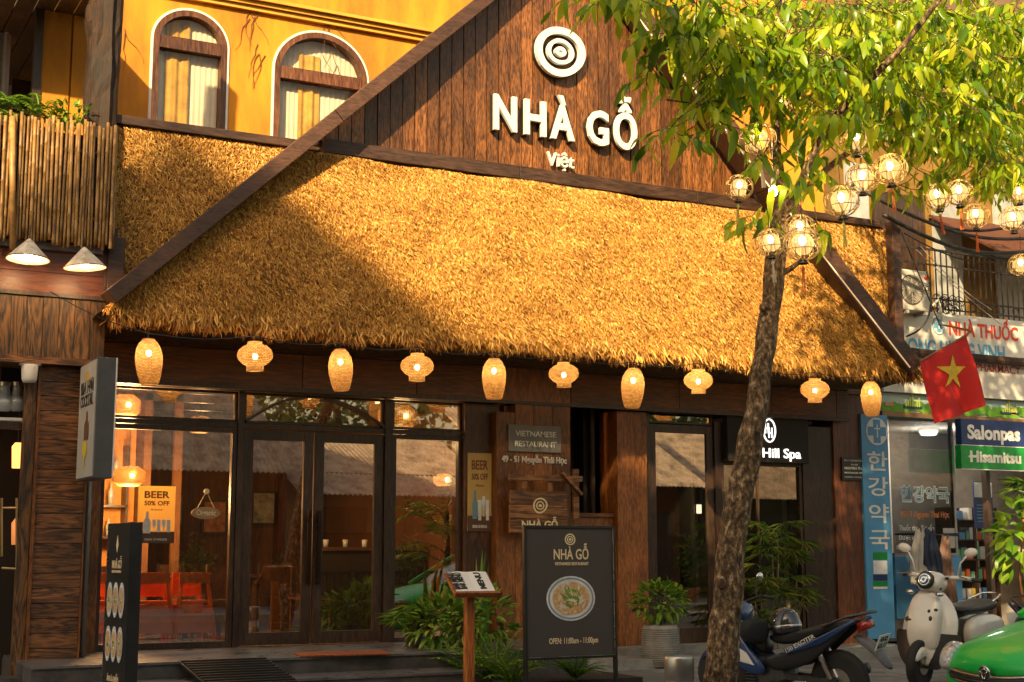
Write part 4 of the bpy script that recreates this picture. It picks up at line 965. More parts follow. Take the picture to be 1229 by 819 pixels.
blobs = [  # px, py, rx, ry, count of sprays, Y centre, Y spread
 (775, -12, 75, 14, 18, -4.0, .5), (715, -14, 25, 8, 4, -4.2, .3), (778, 84, 16, 10, 4, -4.2, .3), (812, 158, 10, 12, 3, -4.2, .3), (862, 28, 52, 40, 42, -4.0, .8), (905, 50, 50, 50, 45, -3.6, .9),
 (960, 40, 80, 50, 80, -3.6, 1.1), (1040, 50, 90, 60, 110, -3.4, 1.2), (1120, 50, 90, 70, 130, -3.2, 1.4), (1200, 80, 70, 80, 120, -3.0, 1.5), (985, 110, 50, 38, 40, -3.6, .9), (1060, 120, 70, 40, 70, -3.2, 1.2),
 (1140, 145, 80, 42, 80, -2.8, 1.3), (1200, 170, 50, 40, 45, -2.6, 1.2), (908, 195, 20, 30, 5, -3.9, .5), (850, 85, 25, 20, 9, -4.0, .5), (975, 205, 25, 30, 6, -3.7, .6), (1080, 205, 30, 25, 7, -3.0, .8), (905, 262, 22, 18, 3, -3.9, .3), (985, 275, 14, 12, 2, -3.8, .2),
 (1060, -45, 150, 25, 30, -3.4, 1.0), (1240, -20, 60, 70, 20, -3.2, 1.2), (868, 78, 40, 38, 34, -3.9, .6), (850, 140, 28, 22, 9, -3.9, .4), (1000, 180, 60, 22, 4, -3.3, .5), (1110, 210, 60, 18, 8, -2.0, .6), (820, 30, 40, 22, 14, -4.0, .4), (1320, 80, 80, 110, 30, -3.0, 1.6), (1130, 60, 110, 90, 110, -1.0, .8), (1210, 140, 60, 90, 70, -.6, .8), (1010, 60, 80, 60, 60, -1.8, .6), (1215, 205, 40, 30, 16, -2.4, .8), (930, 110, 35, 50, 12, -3.4, .6)]
leaves = []; twigs = MB()
for (bx_, by_, rx_, ry_, cnt_, yc_, ys_) in blobs:
    for _ in range(int(cnt_ * 1.15)):
        a = rt_.uniform(0, 2 * math.pi); q = math.sqrt(rt_.random()); px, py = bx_ + rx_ * q * math.cos(a), by_ + ry_ * q * math.sin(a)
        c = P(px, py, yc_ - 2.1 + rt_.uniform(-ys_, ys_)); az = rt_.uniform(0, 2 * math.pi)
        tw = Vector((math.cos(az), math.sin(az), rt_.uniform(-.5, .1))).normalized(); nl = rt_.randint(5, 8); sL = rt_.uniform(.85, 1.2)
        for k in range(nl):
            t = k / (nl - 1); base = c + tw * (.30 * t) * sL + Vector((0, 0, -.07 * t * t)); sd2 = 1 if k % 2 else -1
            sidev = tw.cross(Vector((0, 0, 1))).normalized() * sd2
            d = (tw * (.35 + .9 * t) + sidev * (.8 - .6 * t) + Vector((0, 0, rt_.uniform(-1.9, -.5)))).normalized()
            up_ = (Vector((0, 0, 1)) + Vector((rt_.uniform(-.6, .6), rt_.uniform(-.9, .3), 0))); y_ = up_.cross(d).normalized(); z_ = d.cross(y_)
            M_ = Matrix((d, y_, z_)).transposed().to_4x4(); M_ = Matrix.Translation(base) @ M_ @ Matrix.Rotation(rt_.uniform(-.5, .5), 4, 'X') @ Matrix.Scale(sL * rt_.uniform(.75, 1.2), 4)
            if k == 0: twigs.tube([c - tw * .12 + Vector((0, 0, .06)), c, c + tw * .15 * sL + Vector((0, 0, -.02)), c + tw * .30 * sL + Vector((0, 0, -.07))], [.006, .005, .004, .002], 4)
            dep = (base - CAM).dot(fw); sx_ = CXP + FPX * (base - CAM).dot(rt) / dep; sy_ = CYP - FPX * (base - CAM).dot(upv) / dep
            vis = 5 < sx_ < 1225 and 5 < sy_ < 800
            leaves.append((dep if vis else 1e3 + dep, rt_.randrange(5), M_))
leaves.sort(key=lambda l: l[0])
org = ORG[tr.name]
crown = MB()
twigs.build('twigs', M_BARK, tr, kind='stuff')
lmes = []
for k, (vs, fs) in enumerate(variants):
    me = bpy.data.meshes.new('leaf'); me.from_pydata(vs, [], fs); me.materials.append(LV); me.polygons.foreach_set('use_smooth', [True] * len(me.polygons)); lmes.append(me)
for dep, k, M_ in leaves[:300]:
    o = bpy.data.objects.new('leaf', lmes[k]); link(o, tr); o.matrix_local = Matrix.Translation(-org) @ M_
AV, AF = [], []; nv = 0
for dep, k, M_ in leaves[300:]:
    vs, fs = variants[k]; m3 = np.array(M_)[:3]; A = np.array(vs); AV.append(A @ m3[:, :3].T + m3[:, 3]); AF += [tuple(i + nv for i in f) for f in fs]; nv += len(vs)
crown.v = [tuple(r) for r in np.concatenate(AV)]; crown.f = AF
crown.build('crown', LV, tr, smooth=True, kind='stuff')
# wire globes
M_CANE = plain('pale_cane', (.62, .42, .17), .45, var=.15, sc=20)
def globe(bulb=1.0):
    t = thing('globe_lantern', (0, 0, 0), '', 'lantern', 'wire globe lanterns hung in the street tree', local=True)
    m = MB(); rg_ = random.Random(int(bulb * 10))
    for k in range(9):
        a = math.pi * k / 9 + rg_.uniform(-.06, .06); pts = []
        for j in range(17):
            b = math.pi * j / 16; tw2 = .5 * math.sin(b) * (1 if k % 2 else -1)
            pts.append((.165 * math.sin(b) * math.cos(a + tw2), .165 * math.sin(b) * math.sin(a + tw2), .145 * math.cos(b)))
        m.tube(pts, .0042, 4); m.tube([(-x, -y, z) for x, y, z in pts], .0042, 4)
    m.ring((0, 0, .06), .152, .004, n=24, k=4).ring((0, 0, -.06), .152, .004, n=24, k=4)
    m.build('wire_cage', M_CANE, t)
    MB().lathe([(.03, 0), (.045, -.035), (.05, -.035), (.02, .01)], (0, 0, -.14), 12).build('base_cap', M_BLACK, t); MB().tube([(0, 0, -.14), (0, 0, -.02)], .012, 8).build('candle_stem', plain('stem', (.2, .12, .06), .6), t)
    MB().ell((0, 0, .03), (.03, .03, .042), 10, 7).build('bulb', emit('globe_bulb', (1, .76, .42), 45, (1, .9, .7)), t, smooth=True)
    MB().ell((0, 0, .0), (.1, .1, .1), 12, 8).build('glass_liner', lin, t, smooth=True)
    MB().tube([(0, 0, .14), (0, 0, .42)], .003, 5).build('cord', M_BLACK, t)
    return t
def liner():  # self-lit ball standing in for the glow round the bulb
    m, nt, b = newmat('warm_liner'); tr_ = N(nt, 'ShaderNodeBsdfTransparent'); em = N(nt, 'ShaderNodeEmission'); em.inputs[0].default_value = (1, .55, .18, 1); em.inputs[1].default_value = 1.1
    mx = N(nt, 'ShaderNodeMixShader'); mx.inputs[0].default_value = .36; nt.links.new(tr_.outputs[0], mx.inputs[1]); nt.links.new(em.outputs[0], mx.inputs[2]); nt.links.new(mx.outputs[0], nt.nodes['Material Output'].inputs[0]); nt.nodes.remove(b); return m
lin = liner()
def tassel(parent, col, z=-.15, L=.2):
    m = MB().tube([(0, 0, z), (0, 0, z - .05)], .003, 5).ell((0, 0, z - .07), (.016, .016, .022), 8, 6)
    for k in range(7):
        a = k * .9; m.tube([(.005 * math.cos(a), .005 * math.sin(a), z - .08), (.018 * math.cos(a), .018 * math.sin(a), z - .08 - L)], .003, 4)
    return m.build('tassel', col, parent)
T_R = plain('tassel_orange', (.75, .17, .04), .7); T_Y = plain('tassel_lime', (.62, .62, .12), .7); T_W = plain('tassel_cream', (.75, .68, .55), .7)
gl = [(909, 168, 23, -4.0, T_W, 'large wire globe lantern high left of the trunk, in front of the gable edge'), (887, 225, 17.5, -4.0, T_Y, 'small wire globe lantern furthest left and low, in front of the dark base beam'),
 (925, 291, 19, -4.05, T_W, 'wire globe lantern sitting right on top of the bright trunk bend'), (963, 293, 23, -4.1, T_R, 'large wire globe lantern with orange tassel just right of the trunk'), (960, 275, 20, -3.8, None, 'wire globe lantern half hidden behind the orange-tasselled one'),
 (938, 127, 13, -3.2, None, 'small dim wire globe lantern among leaves above the trunk fork'), (862, 104, 18, -3.6, None, 'wire globe lantern half covered by leaves at the crown edge, top left of all'),
 (1028, 167, 21, -3.9, None, 'wire globe lantern highest in the cluster right of the fork'), (1035, 214, 20, -3.8, None, 'wire globe lantern in the middle of the right cluster, just below the highest'), (1068, 203, 21, -3.9, T_R, 'wire globe lantern at the right end of the right cluster'),
 (1010, 241, 22, -4.0, T_Y, 'wire globe lantern lowest in the right cluster, with a lime tassel'), (1125, 236, 18, -3.2, T_R, 'wire globe lantern left of a touching pair before the ochre wall'), (1151, 231, 18, -3.3, T_R, 'wire globe lantern right of a touching pair before the ochre wall'),
 (1171, 259, 17, -3.1, T_R, 'wire globe lantern with tassel above the pharmacy balcony railing'), (1216, 263, 17, -3.2, None, 'wire globe lantern near the photo edge under the crown'), (1223, 232, 14, -3.0, None, 'small wire globe lantern at the photo edge between two others'), (1225, 318, 15, -3.0, None, 'lowest wire globe lantern at the photo edge, before the balcony railing'), (1083, 120, 12, -2.6, None, 'tiny dim wire globe lantern deep in the leaves')]
g0 = globe()
for i, (px, py, r, Y, col, lab) in enumerate(gl):
    t = g0 if i == 0 else copy_tree(g0)
    p = P(px, py, Y - 2.1); t.location = p; s_ = r / ppm_(p) / .165; t.scale = (s_,) * 3; t['label'] = lab; t.rotation_euler = (R((i * 53) % 11 - 5), R((i * 31) % 9 - 4), i * 1.3)
    if i == len(gl) - 1:
        pass
tlist = [o for o in COL.objects if o.name.startswith('globe_lantern')]
for (px, py, r, Y, col, lab), t in zip(gl, sorted(tlist, key=lambda o: o.name)):
    if col: tassel(t, col)
bb = thing('bare_bulb', P(928, 227, -6.0), 'bare glowing bulb on a white flex left of the trunk fork', 'bulb', local=True)
MB().ell((0, 0, -.02), (.04, .04, .05), 12, 8).build('glass_bulb', M_BULB, bb, smooth=True); MB().tube([(0, 0, .02), (0, 0, .09)], .02, 8).build('socket', M_WHITE, bb); MB().tube([(0, 0, .09), (0, .0, .5)], .004, 5).build('flex', M_WHITE, bb)
# ---------------------------------------------------------------- room contents
M_SHADE = emit('amber_shade', (1, .42, .10), .9, (.5, .25, .08))
def pendant(loc, r, h, lab, pw=0, grp='amber pendant lamps in the dining room'):
    t = thing('pendant_lamp', loc, lab, 'lamp', grp, local=True)
    MB().lathe([(r * .6, 0), (r, h * .25), (r, h * .75), (r * .55, h)], (0, 0, -h), 20).build('lamp_shade', M_WEAVE, t, smooth=True); MB().ell((0, -r * .93, -h * .5), (.03, .02, .03), 8, 6).build('bulb', M_BULB, t)
    MB().tube([(0, 0, 0), (0, 0, 3.3 - loc[2])], .005, 5).build('cord', M_BLACK, t)
    if pw:
        l = bpy.data.lights.new('pendant_light', 'POINT'); l.energy = pw; l.color = (1, .55, .22); l.shadow_soft_size = .12; o = bpy.data.objects.new('lamp_light', l); link(o, t); o.location = (0, 0, -h - .12)
    return t
pendant(P(151, 474, .6), .17, .26, 'round amber pendant lamp just right of the grey blade sign behind the glass', 150)
pendant(P(478, 487, .9), .26, .30, 'wide amber pendant lamp behind the glass right of the double doors', 15)
pendant(P(532, 569, 1.1), .13, .16, 'small amber pendant lamp in front of the indoor palm', 10)
pendant(P(155, 560, 1.8), .2, .24, 'amber pendant lamp low at the left edge of the display window', 100)
pendant(P(240, 500, 4.6), .2, .24, 'amber pendant lamp deep in the dining room', 12)
M_PAPER = fibre('poster_amber', [(0, (.95, .74, .30)), (1, (.95, .74, .30))], .6, trans=.55); M_INK = plain('poster_ink', (.24, .07, .02), .6); M_PALE = plain('poster_pale', (.80, .82, .82), .5); M_PBROWN = plain('poster_brown', (.13, .06, .03), .6)
M_CREAM = plain('cream_print', (.80, .66, .42), .5, var=.03, rv=.01); M_BEERB = plain('bottle_print', (.16, .32, .45), .5)
def glass_shape(mb, x, z, w_, h, y, k):
    pts = {'bottle': [(-.5, 0), (.5, 0), (.5, .55), (.2, .72), (.16, 1), (-.16, 1), (-.2, .72), (-.5, .55)], 'cup': [(-.4, 0), (.4, 0), (.5, 1), (-.5, 1)], 'tulip': [(-.3, 0), (.3, 0), (.06, .1), (.06, .3), (.5, .6), (.4, 1), (-.4, 1), (-.5, .6), (-.06, .3), (-.06, .1)]}[k]
    mb.xz([(x + a * w_, z + b * h) for a, b in pts], y - .002, y)
def poster(name, x0, x1, z0, z1, y, lab, deep):
    t = thing(name, ((x0 + x1) / 2, y, z0), lab, 'poster'); W, H = x1 - x0, z1 - z0
    MB().box(x0, x1, y - .006, y, z0, z1).build('sheet', M_PAPER, t)
    MB().box(x0, x1, y - .0085, y - .0065, z0, z0 + H * .2).build('brown_band', M_PBROWN, t)
    m = MB(); T(m, 'BEER', x0 + W * .16, x1 - W * .16, z0 + H * .79, H * .115, y - .0065, .03, .003); m.build('lettering', M_INK, t); m = MB(); T(m, '50% OFF', x0 + W * .16, x1 - W * .16, z0 + H * .66, H * .075, y - .0065, .03, .003)
    T(m, '- All Summer -', x0 + W * .3, x1 - W * .3, z0 + H * .57, H * .03, y - .0065, .0, .003); m.build('lettering', M_INK, t)
    b = MB(); c = MB()
    if deep:
        glass_shape(b, x0 + W * .3, z0 + H * .16, W * .2, H * .36, y - .009, 'bottle')
        for i, k in enumerate(('cup', 'tulip', 'cup')): glass_shape(c, x0 + W * (.5 + i * .16), z0 + H * (.14 + .05 * (i % 2)), W * .15, H * .26, y - .0095, k)
        b.build('bottle_print', M_BEERB, t)
    else:
        glass_shape(c, x0 + W * .25, z0 + H * .17, W * .2, H * .38, y - .009, 'bottle')
        for i, k in enumerate(('tulip', 'cup', 'tulip', 'cup')): glass_shape(c, x0 + W * (.44 + i * .13), z0 + H * .19, W * .11, H * .22, y - .009, k)
    c.build('glass_print', M_PALE, t)
    m = MB(); T(m, 'DRINK UP FRIENDS', x0 + W * .2, x1 - W * .2, z0 + H * .045, H * .035, y - .009, .02, .003); m.build('caption', M_PALE, t)
    return t
a, b = P(164, 652, -.02), P(211, 584, -.02); poster('beer_poster', a.x, b.x, a.z, b.z, -.02, 'bright amber BEER 50% OFF poster inside the display window', False)
a, b = P(561, 637, -.13), P(590, 543, -.13); poster('beer_poster', a.x, b.x, P(575, 638, -.13).z, P(575, 544, -.13).z, -.126, 'narrow ochre BEER 50% OFF poster on the dark column left of the wide planks', True)
# hanging oval sign
c = P(247, 616, -.02); ov = thing('hanging_sign', c, 'small pale oval wooden sign hung by a cord from a hook on the display window', 'sign')
disc(MB(), c.x, c.z, .165, .068, -.03, -.018).build('oval_board', plain('pale_wood', (.42, .27, .14), .6), ov); m = MB(); T(m, 'Organic', c.x - .11, c.x + .11, c.z - .025, .06, -.031, .03, .003); m.build('lettering', M_CREAM, ov)
hk = P(248, 590, -.02); disc(MB(), hk.x, hk.z, .03, .03, -.035, -.016, 14).build('hook', M_CREAM, ov); MB().tube([(c.x - .1, -.024, c.z + .05), (hk.x, -.024, hk.z), (c.x + .1, -.024, c.z + .05)], .003, 4).build('cord', M_CREAM, ov)
# orange wooden high chairs behind the display window
M_CHAIR = plain('orange_chair', (.85, .17, .03), .35, coat=.3)
M_TAB0 = wood('chair_wood', (.03, .012, .006), (.13, .05, .02), 'z')
def high_chair(loc, rz, lab):
    t = thing('high_chair', loc, lab, 'high chair', 'orange high chairs in the display window', rz, local=True)
    for sx in (-1, 1):
        for sy in (-1, 1): MB().bar((sx * .24, sy * .22, 0), (sx * .15, sy * .12, .78), .035, .035).build('leg', M_CHAIR, t)
    MB().box(-.17, .17, -.14, .14, .48, .51).build('seat', M_CHAIR, t); MB().box(-.17, .17, .10, .13, .55, .82).build('backrest', M_CHAIR, t)
    for yy_ in (-.165, .165): MB().add([(-.23, yy_ * 1.3, .16), (.23, yy_ * 1.3, .16), (.19, yy_, .46), (-.19, yy_, .46), (-.23, yy_ * 1.3 + .02, .16), (.23, yy_ * 1.3 + .02, .16), (.19, yy_ + .02, .46), (-.19, yy_ + .02, .46)], [(0, 1, 2, 3), (7, 6, 5, 4), (0, 4, 5, 1), (1, 5, 6, 2), (2, 6, 7, 3), (3, 7, 4, 0)]).build('side_panel', M_CHAIR, t)
    for z in (.18, .34): MB().box(-.22, .22, -.2, -.18, z, z + .05).build('stretcher', M_CHAIR, t); 
    MB().box(-.18, .18, -.15, -.12, .70, .82).build('front_rail', M_CHAIR, t)
    return t
c = P(225, 741, .45); high_chair((c.x, .38, FLOOR), .1, 'orange high chair standing alone in the display window, right of the others')
c = P(178, 741, .5); high_chair((c.x, .40, FLOOR), -.1, 'orange high chair behind the black food stand, beside the lone one')
high_chair((c.x - .55, .7, FLOOR), .3, 'orange high chair at the left edge of the display window')
# shelf of bottles and framed pictures on the amber partition
sh = thing('bottle_shelf', (3.3, 2.9, 1.9), 'dark wall shelf of bottles inside the display window, behind the BEER poster', 'shelf')
for z in (1.55, 1.95, 2.35): MB().box(2.5, 4.2, 2.72, 2.99, z, z + .03).build('shelf_board', M_FRAME, sh)
for x in (2.5, 3.35, 4.17): MB().box(x, x + .03, 2.72, 2.99, 1.3, 2.75).build('shelf_side', M_FRAME, sh)
rb_ = random.Random(31); bc = [plain('bottle_amber', (.25, .08, .01), .15, spec=.8), plain('bottle_green', (.03, .10, .03), .15, spec=.8), plain('bottle_clear', (.5, .5, .48), .15, spec=.8), plain('bottle_red', (.4, .04, .02), .2, spec=.8)]
for z in (1.58, 1.98, 2.38):
    x = 2.6
    while x < 4.1:
        if abs(x - 3.36) > .05:
            r = rb_.uniform(.03, .045); h = rb_.uniform(.2, .3); tag(MB().lathe([(r, 0), (r, h * .6), (r * .35, h * .78), (r * .35, h)], (x, 2.84, z), 10).build('bottle', rb_.choice(bc), sh, smooth=True))
        x += rb_.uniform(.1, .17)
for k, (x, z) in enumerate(((4.9, 1.7), (5.5, 1.75), (6.2, 1.65), (7.0, 1.8))):
    t = thing('picture_frame', (x, 6.45, z), ('first', 'second', 'third', 'fourth')[k] + ' framed picture from the left on the back wall of the dining room', 'picture', 'pictures on the dining room wall'); MB().box(x, x + .42, 6.44, 6.49, z, z + .55).build('frame', M_BLACK, t); MB().box(x + .04, x + .38, 6.43, 6.439, z + .04, z + .51).build('print', plain('picture_print_%d' % k, ((.5, .35, .15), (.2, .3, .3), (.5, .2, .1), (.4, .4, .3))[k], .6, var=.3, sc=9), t)
for k, (x, y) in enumerate(((3.75, 1.5), (5.0, 1.5), (4.9, 2.9), (6.1, 2.9), (6.4, 1.9))):
    t = thing('dining_chair', (x, y, FLOOR), ('dark dining chair inside, first from the left behind the high chairs', 'dark dining chair inside just behind the left door', 'dark dining chair inside, deeper behind the left door', 'dark dining chair inside, deeper behind the right door', 'dark dining chair inside nearest the slatted railing')[k], 'chair', 'dining chairs inside', local=True); t.rotation_euler = (0, 0, R(90) * (k % 2) * 2 + .2)
    for a in (-.18, .18):
        for b_ in (-.18, .18): MB().box(a - .018, a + .018, b_ - .018, b_ + .018, 0, .44 if b_ < 0 else .9).build('leg', M_TAB0, t)
    MB().box(-.21, .21, -.21, .21, .441, .47).build('seat', M_TAB0, t); MB().box(-.16, .16, .17, .19, .6, .88).build('backrest', M_TAB0, t)
# dining tables and a counter further in
M_TAB = wood('table_wood', (.05, .02, .01), (.16, .07, .03), 'x')
def table(x, y, lab):
    t = thing('dining_table', (x, y, FLOOR), lab, 'table', 'dining tables inside', local=True); MB().box(-.45, .45, -.4, .4, .71, .75).build('tabletop', M_TAB, t)
    for a in (-.38, .38):
        for b_ in (-.33, .33): MB().box(a - .025, a + .025, b_ - .025, b_ + .025, 0, .71).build('leg', M_TAB, t)
    return t
table(4.4, 1.6, 'dark dining table inside behind the left mullion'); table(5.5, 3.0, 'dark dining table inside behind the double doors'); table(3.5, 2.4, 'dark dining table inside behind the orange high chairs')
ct = thing('bar_counter', (7.4, 3.2, FLOOR), 'dark serving counter with cups inside, right of the double doors', 'counter')
MB().box(6.7, 8.2, 2.4, 2.9, FLOOR, 1.4).build('body', M_DARK, ct); MB().box(6.65, 8.2, 2.35, 2.95, 1.4, 1.45).build('counter_top', M_TAB, ct)
for i in range(4): tag(MB().lathe([(.03, 0), (.04, .1), (.036, .1), (.03, .01)], (6.85 + i * .28, 2.6, 1.45), 10).build('cup', M_PALE, None, (6.85 + i * .28, 2.6, 1.45), smooth=True), ('first', 'second', 'third', 'fourth')[i] + ' white cup from the left on the dark serving counter inside', 'cup', 'cups on the serving counter')
rl2 = thing('indoor_railing', (7.3, 1.1, FLOOR), 'dark slatted railing inside below the indoor palm', 'railing')
MB().box(6.3, 8.2, 1.4, 1.44, 1.10, 1.14).build('rail', M_BLACK, rl2); MB().box(6.3, 8.2, 1.4, 1.44, FLOOR + .05, FLOOR + .09).build('rail', M_BLACK, rl2)
for i in range(19): MB().box(6.32 + i * .1, 6.345 + i * .1, 1.41, 1.43, FLOOR + .09, 1.1).build('bar', M_BLACK, rl2)
# ---------------------------------------------------------------- signs on the plank column
yc = YF - .03
M_GREYP = plain('grey_plate', (.17, .165, .155), .5, var=.06)
a, b = P(609, 543, yc), P(672, 511, yc); zt_ = P(640, 511, yc).z; zb_ = P(640, 543, yc).z
sp = thing('name_plate', (a.x, yc, zb_), 'grey plate reading VIETNAMESE RESTAURANT on the wide plank column', 'sign')
MB().box(a.x, b.x, yc - .03, yc - .002, zb_, zt_).build('plate', M_GREYP, sp, bevel=.003)
m = MB(); H = zt_ - zb_; W = b.x - a.x; T(m, 'VIETNAMESE', a.x + W * .13, b.x - W * .1, zb_ + H * .58, H * .2, yc - .03, .012); m.build('lettering', M_LET, sp); m = MB(); T(m, 'RESTAURANT', a.x + W * .12, b.x - W * .1, zb_ + H * .2, H * .2, yc - .03, .012); m.build('lettering', M_LET, sp)
a, b = P(602, 552, yc), P(679.5, 552, yc); z_ = P(640, 555.5, yc).z
m = MB(); T(m, '49 - 51 Nguyễn Thái Học', a.x, b.x, z_, .075, yc - .002, .03, .014); tag(m.build('address_lettering', M_LET, None, (a.x, yc, z_)), 'small raised white address lettering, 49 - 51 Nguyễn Thái Học, under the grey plate', 'sign', None, 'stuff')
# wooden hanging board with gallows
hb = thing('wooden_sign', P(645, 610, yc - .15), 'hanging board of three brown planks with ring emblem, hooked on a timber bracket', 'sign'); yb = yc - .2
M_SIGNW = wood('sign_plank', (.10, .04, .015), (.36, .16, .055), 'x', .9, .45, .15, zeb=.35)
p0, p1 = P(611, 572, yb), P(698, 577, yb); z_ = P(650, 574, yb).z
MB().box(p0.x, p1.x, yb - .03, yb + .03, z_ - .035, z_ + .035).build('bracket_arm', M_SIGNW, hb, bevel=.004)
pv = P(691, 600, yb); MB().box(pv.x - .04, pv.x + .04, yb - .02, yb + .028, P(691, 640, yb).z, P(691, 563, yb).z).build('bracket_post', M_SIGNW, hb, bevel=.004)
a, b = P(672, 568, yb), P(695, 594, yb); MB().bar((a.x, yb - .05, a.z), (b.x, yb - .05, b.z), .075, .035).build('bracket_brace', M_SIGNW, hb)
MB().box(pv.x - .03, pv.x + .03, yb + .03, yc + .2, z_ - .03, z_ + .03).build('wall_fixing', M_SIGNW, hb)
for px in (629, 660): q = P(px, 583, yb); MB().box(q.x - .035, q.x + .035, yb - .01, yb + .012, P(650, 590, yb).z, z_ - .036).build('hanger', M_SIGNW, hb)
a, b = P(611, 600, yb), P(680, 600, yb); zt_, zb_ = P(645, 589.5, yb).z, P(645, 640, yb).z; h = (zt_ - zb_) / 3
for k in range(3): MB().box(a.x + .004 * k, b.x - .003 * k, yb - .025, yb + .02, zb_ + k * h + .003, zb_ + (k + 1) * h - .003).build('plank', M_SIGNW, hb, bevel=.004)
e = P(647, 607, yb); ringband(MB(), (e.x, e.z), .098, .098, .02, yb - .032, yb - .026, .5, .04).build('emblem_ring', M_CREAM, hb); ringband(MB(), (e.x, e.z), .055, .055, .015, yb - .032, yb - .026, 1.5, .04).build('emblem_ring', M_CREAM, hb); disc(MB(), e.x, e.z, .02, .02, yb - .032, yb - .026, 12).build('emblem_ring', M_CREAM, hb)
m = MB(); a2, b2 = P(625, 628, yb), P(668, 628, yb); T(m, 'NHÀ GỖ', a2.x, b2.x, P(647, 634, yb).z, .085, yb - .026, .03, .006); m.build('lettering', M_CREAM, hb)
# spa sign
ys = -.075
a, b = P(873, 520, ys - .1), P(970, 520, ys - .1); zt_, zb_ = P(920, 498, ys - .1).z, P(920, 555, ys - .1).z
ss = thing('spa_sign', ((a.x + b.x) / 2, ys, zb_), 'dark box sign with glowing white oval monogram and spa name behind the trunk', 'sign')
MB().box(a.x, b.x, ys - .10, ys - .002, zb_, zt_).build('sign_box', M_DARK, ss, bevel=.004)
M_WL = emit('white_letter_light', (1, .95, .88), .9, (.9, .9, .88)); e = P(923, 517, ys - .1)
ringband(MB(), (e.x, e.z), .11, .165, .018, ys - .115, ys - .101, 0, 0).build('oval_ring', M_WL, ss)
m = MB(); 
for x0, z0 in ((-.045, .01), (.015, -.05)): m.box(e.x + x0 - .03, e.x + x0 - .012, ys - .112, ys - .101, e.z + z0 - .05, e.z + z0 + .09).box(e.x + x0 + .02, e.x + x0 + .038, ys - .112, ys - .101, e.z + z0 - .05, e.z + z0 + .09).box(e.x + x0 - .012, e.x + x0 + .02, ys - .112, ys - .101, e.z + z0 + .01, e.z + z0 + .028)
m.build('monogram', M_WL, ss)
m = MB(); a, b = P(885, 548, ys - .1), P(961, 548, ys - .1); T(m, 'The Hill Spa', a.x, b.x, P(930, 549.5, ys - .1).z, .125, ys - .101, .012, .01); m.build('lettering', M_WL, ss)
# plaque on the right pillar, notice on the third door
a, b = P(1009, 560, -.1), P(1038, 560, -.1); zt_, zb_ = P(1024, 549.5, -.1).z, P(1024, 577, -.1).z
pq = thing('wall_plaque', (a.x, -.1, zb_), 'small black plaque with white lines of text on the right-hand brown pillar', 'plaque')
MB().box(a.x, b.x, -.13, -.102, zb_, zt_).build('plate', M_BLACK, pq); m = MB()
for k, (tx, c_) in enumerate((('MAY HOUSE HERE', .02), ('TO BE', .02), ('NGUYEN THAI', .035), ('MASSAGE SPA', .022), ('OPEN DAILY', .016))): T(m, tx, a.x + .04 + (.12 if k == 1 else 0), b.x - .04 - (.12 if k == 1 else 0), zt_ - .055 - k * .058, c_, -.13, .02, .003)
m.build('lettering', M_LET, pq)
a = P(836, 612, -.04); nt_ = thing('door_notice', (a.x, -.04, a.z), 'small white notice stuck on the narrow glass door', 'notice'); MB().box(a.x, a.x + .08, -.042, -.037, a.z - .05, a.z + .07).build('sheet', M_PALE, nt_)
# ---------------------------------------------------------------- blade sign
X0s, Y0s = P(115, 500, -1.85).x, -1.85; wS = .175; zt_, zb_ = P(127, 429, Y0s).z, P(125, 574, Y0s).z
bs = thing('blade_sign', (X0s, -1.4, zb_), 'tall grey projecting light box sign with bottle picture, over the black food stand', 'sign')
MB().box(X0s, X0s + wS, Y0s, -1.05, zb_, zt_).build('sign_box', plain('anthracite', (.075, .078, .082), .5, rv=.02), bs, bevel=.006)
MB().box(X0s - .012, X0s - .001, Y0s + .02, -1.07, zb_ + .02, zt_ - .02).build('sign_face', plain('sign_face_white', (.42, .41, .40), .5, var=.08), bs)
MB().box(X0s + wS - .002, X0s + wS + .01, Y0s - .01, Y0s + .02, zb_, zt_).build('edge_trim', M_WHITE, bs)
for z in (zt_ - .25, zb_ + .25): MB().box(X0s + .08, X0s + .12, -1.05, -.5, z, z + .04).build('wall_arm', M_BLACK, bs)
MX = Matrix.Translation((X0s - .0125, -1.45, zb_)) @ Matrix.Rotation(R(-90), 4, 'Z')   # flat print facing -X
H = zt_ - zb_; m = MB(); T(m, 'BIA HƠI', -.3, .3, H * .73, .12, 0, .03, .003, MX); m.build('lettering', M_BLACK, bs); m = MB(); T(m, 'COCKTAIL', -.3, .3, H * .62, .11, 0, .03, .003, MX); m.build('lettering', M_BLACK, bs)
m = MB(); k = MB().xz([(-.12, H * .85), (.0, H * .83), (.1, H * .85), (.05, H * .91), (-.06, H * .91)], -.003, 0); m.add([MX @ Vector(v) for v in k.v], k.f); m.build('emblem', plain('gold_print', (.5, .33, .05), .5), bs)
m = MB(); k = MB(); glass_shape(k, 0, H * .1, .22, H * .22, -.003, 'tulip'); m.add([MX @ Vector(v) for v in k.v], k.f); m.build('drink_print', plain('yellow_drink', (.62, .50, .04), .5), bs)
m = MB(); k = MB(); glass_shape(k, 0.05, H * .33, .2, H * .24, -.003, 'bottle'); m.add([MX @ Vector(v) for v in k.v], k.f); m.build('bottle_print', M_PBROWN, bs)
# small white spotlight under the bar fascia
p = P(36, 438, -.98); sl_ = thing('wall_spotlight', p, 'small white cylindrical spotlight under the burnt cladding at the bar doorway', 'spotlight')
MB().box(p.x - .1, p.x + .1, p.y - .05, p.y + .05, p.z - .005, p.z + .03).build('bracket', M_WHITE, sl_); MB().lathe([(.06, 0), (.075, .03), (.085, .17), (.085, .175)], (p.x, p.y, p.z - .18), 16).build('lamp_head', M_WHITE, sl_, smooth=True)
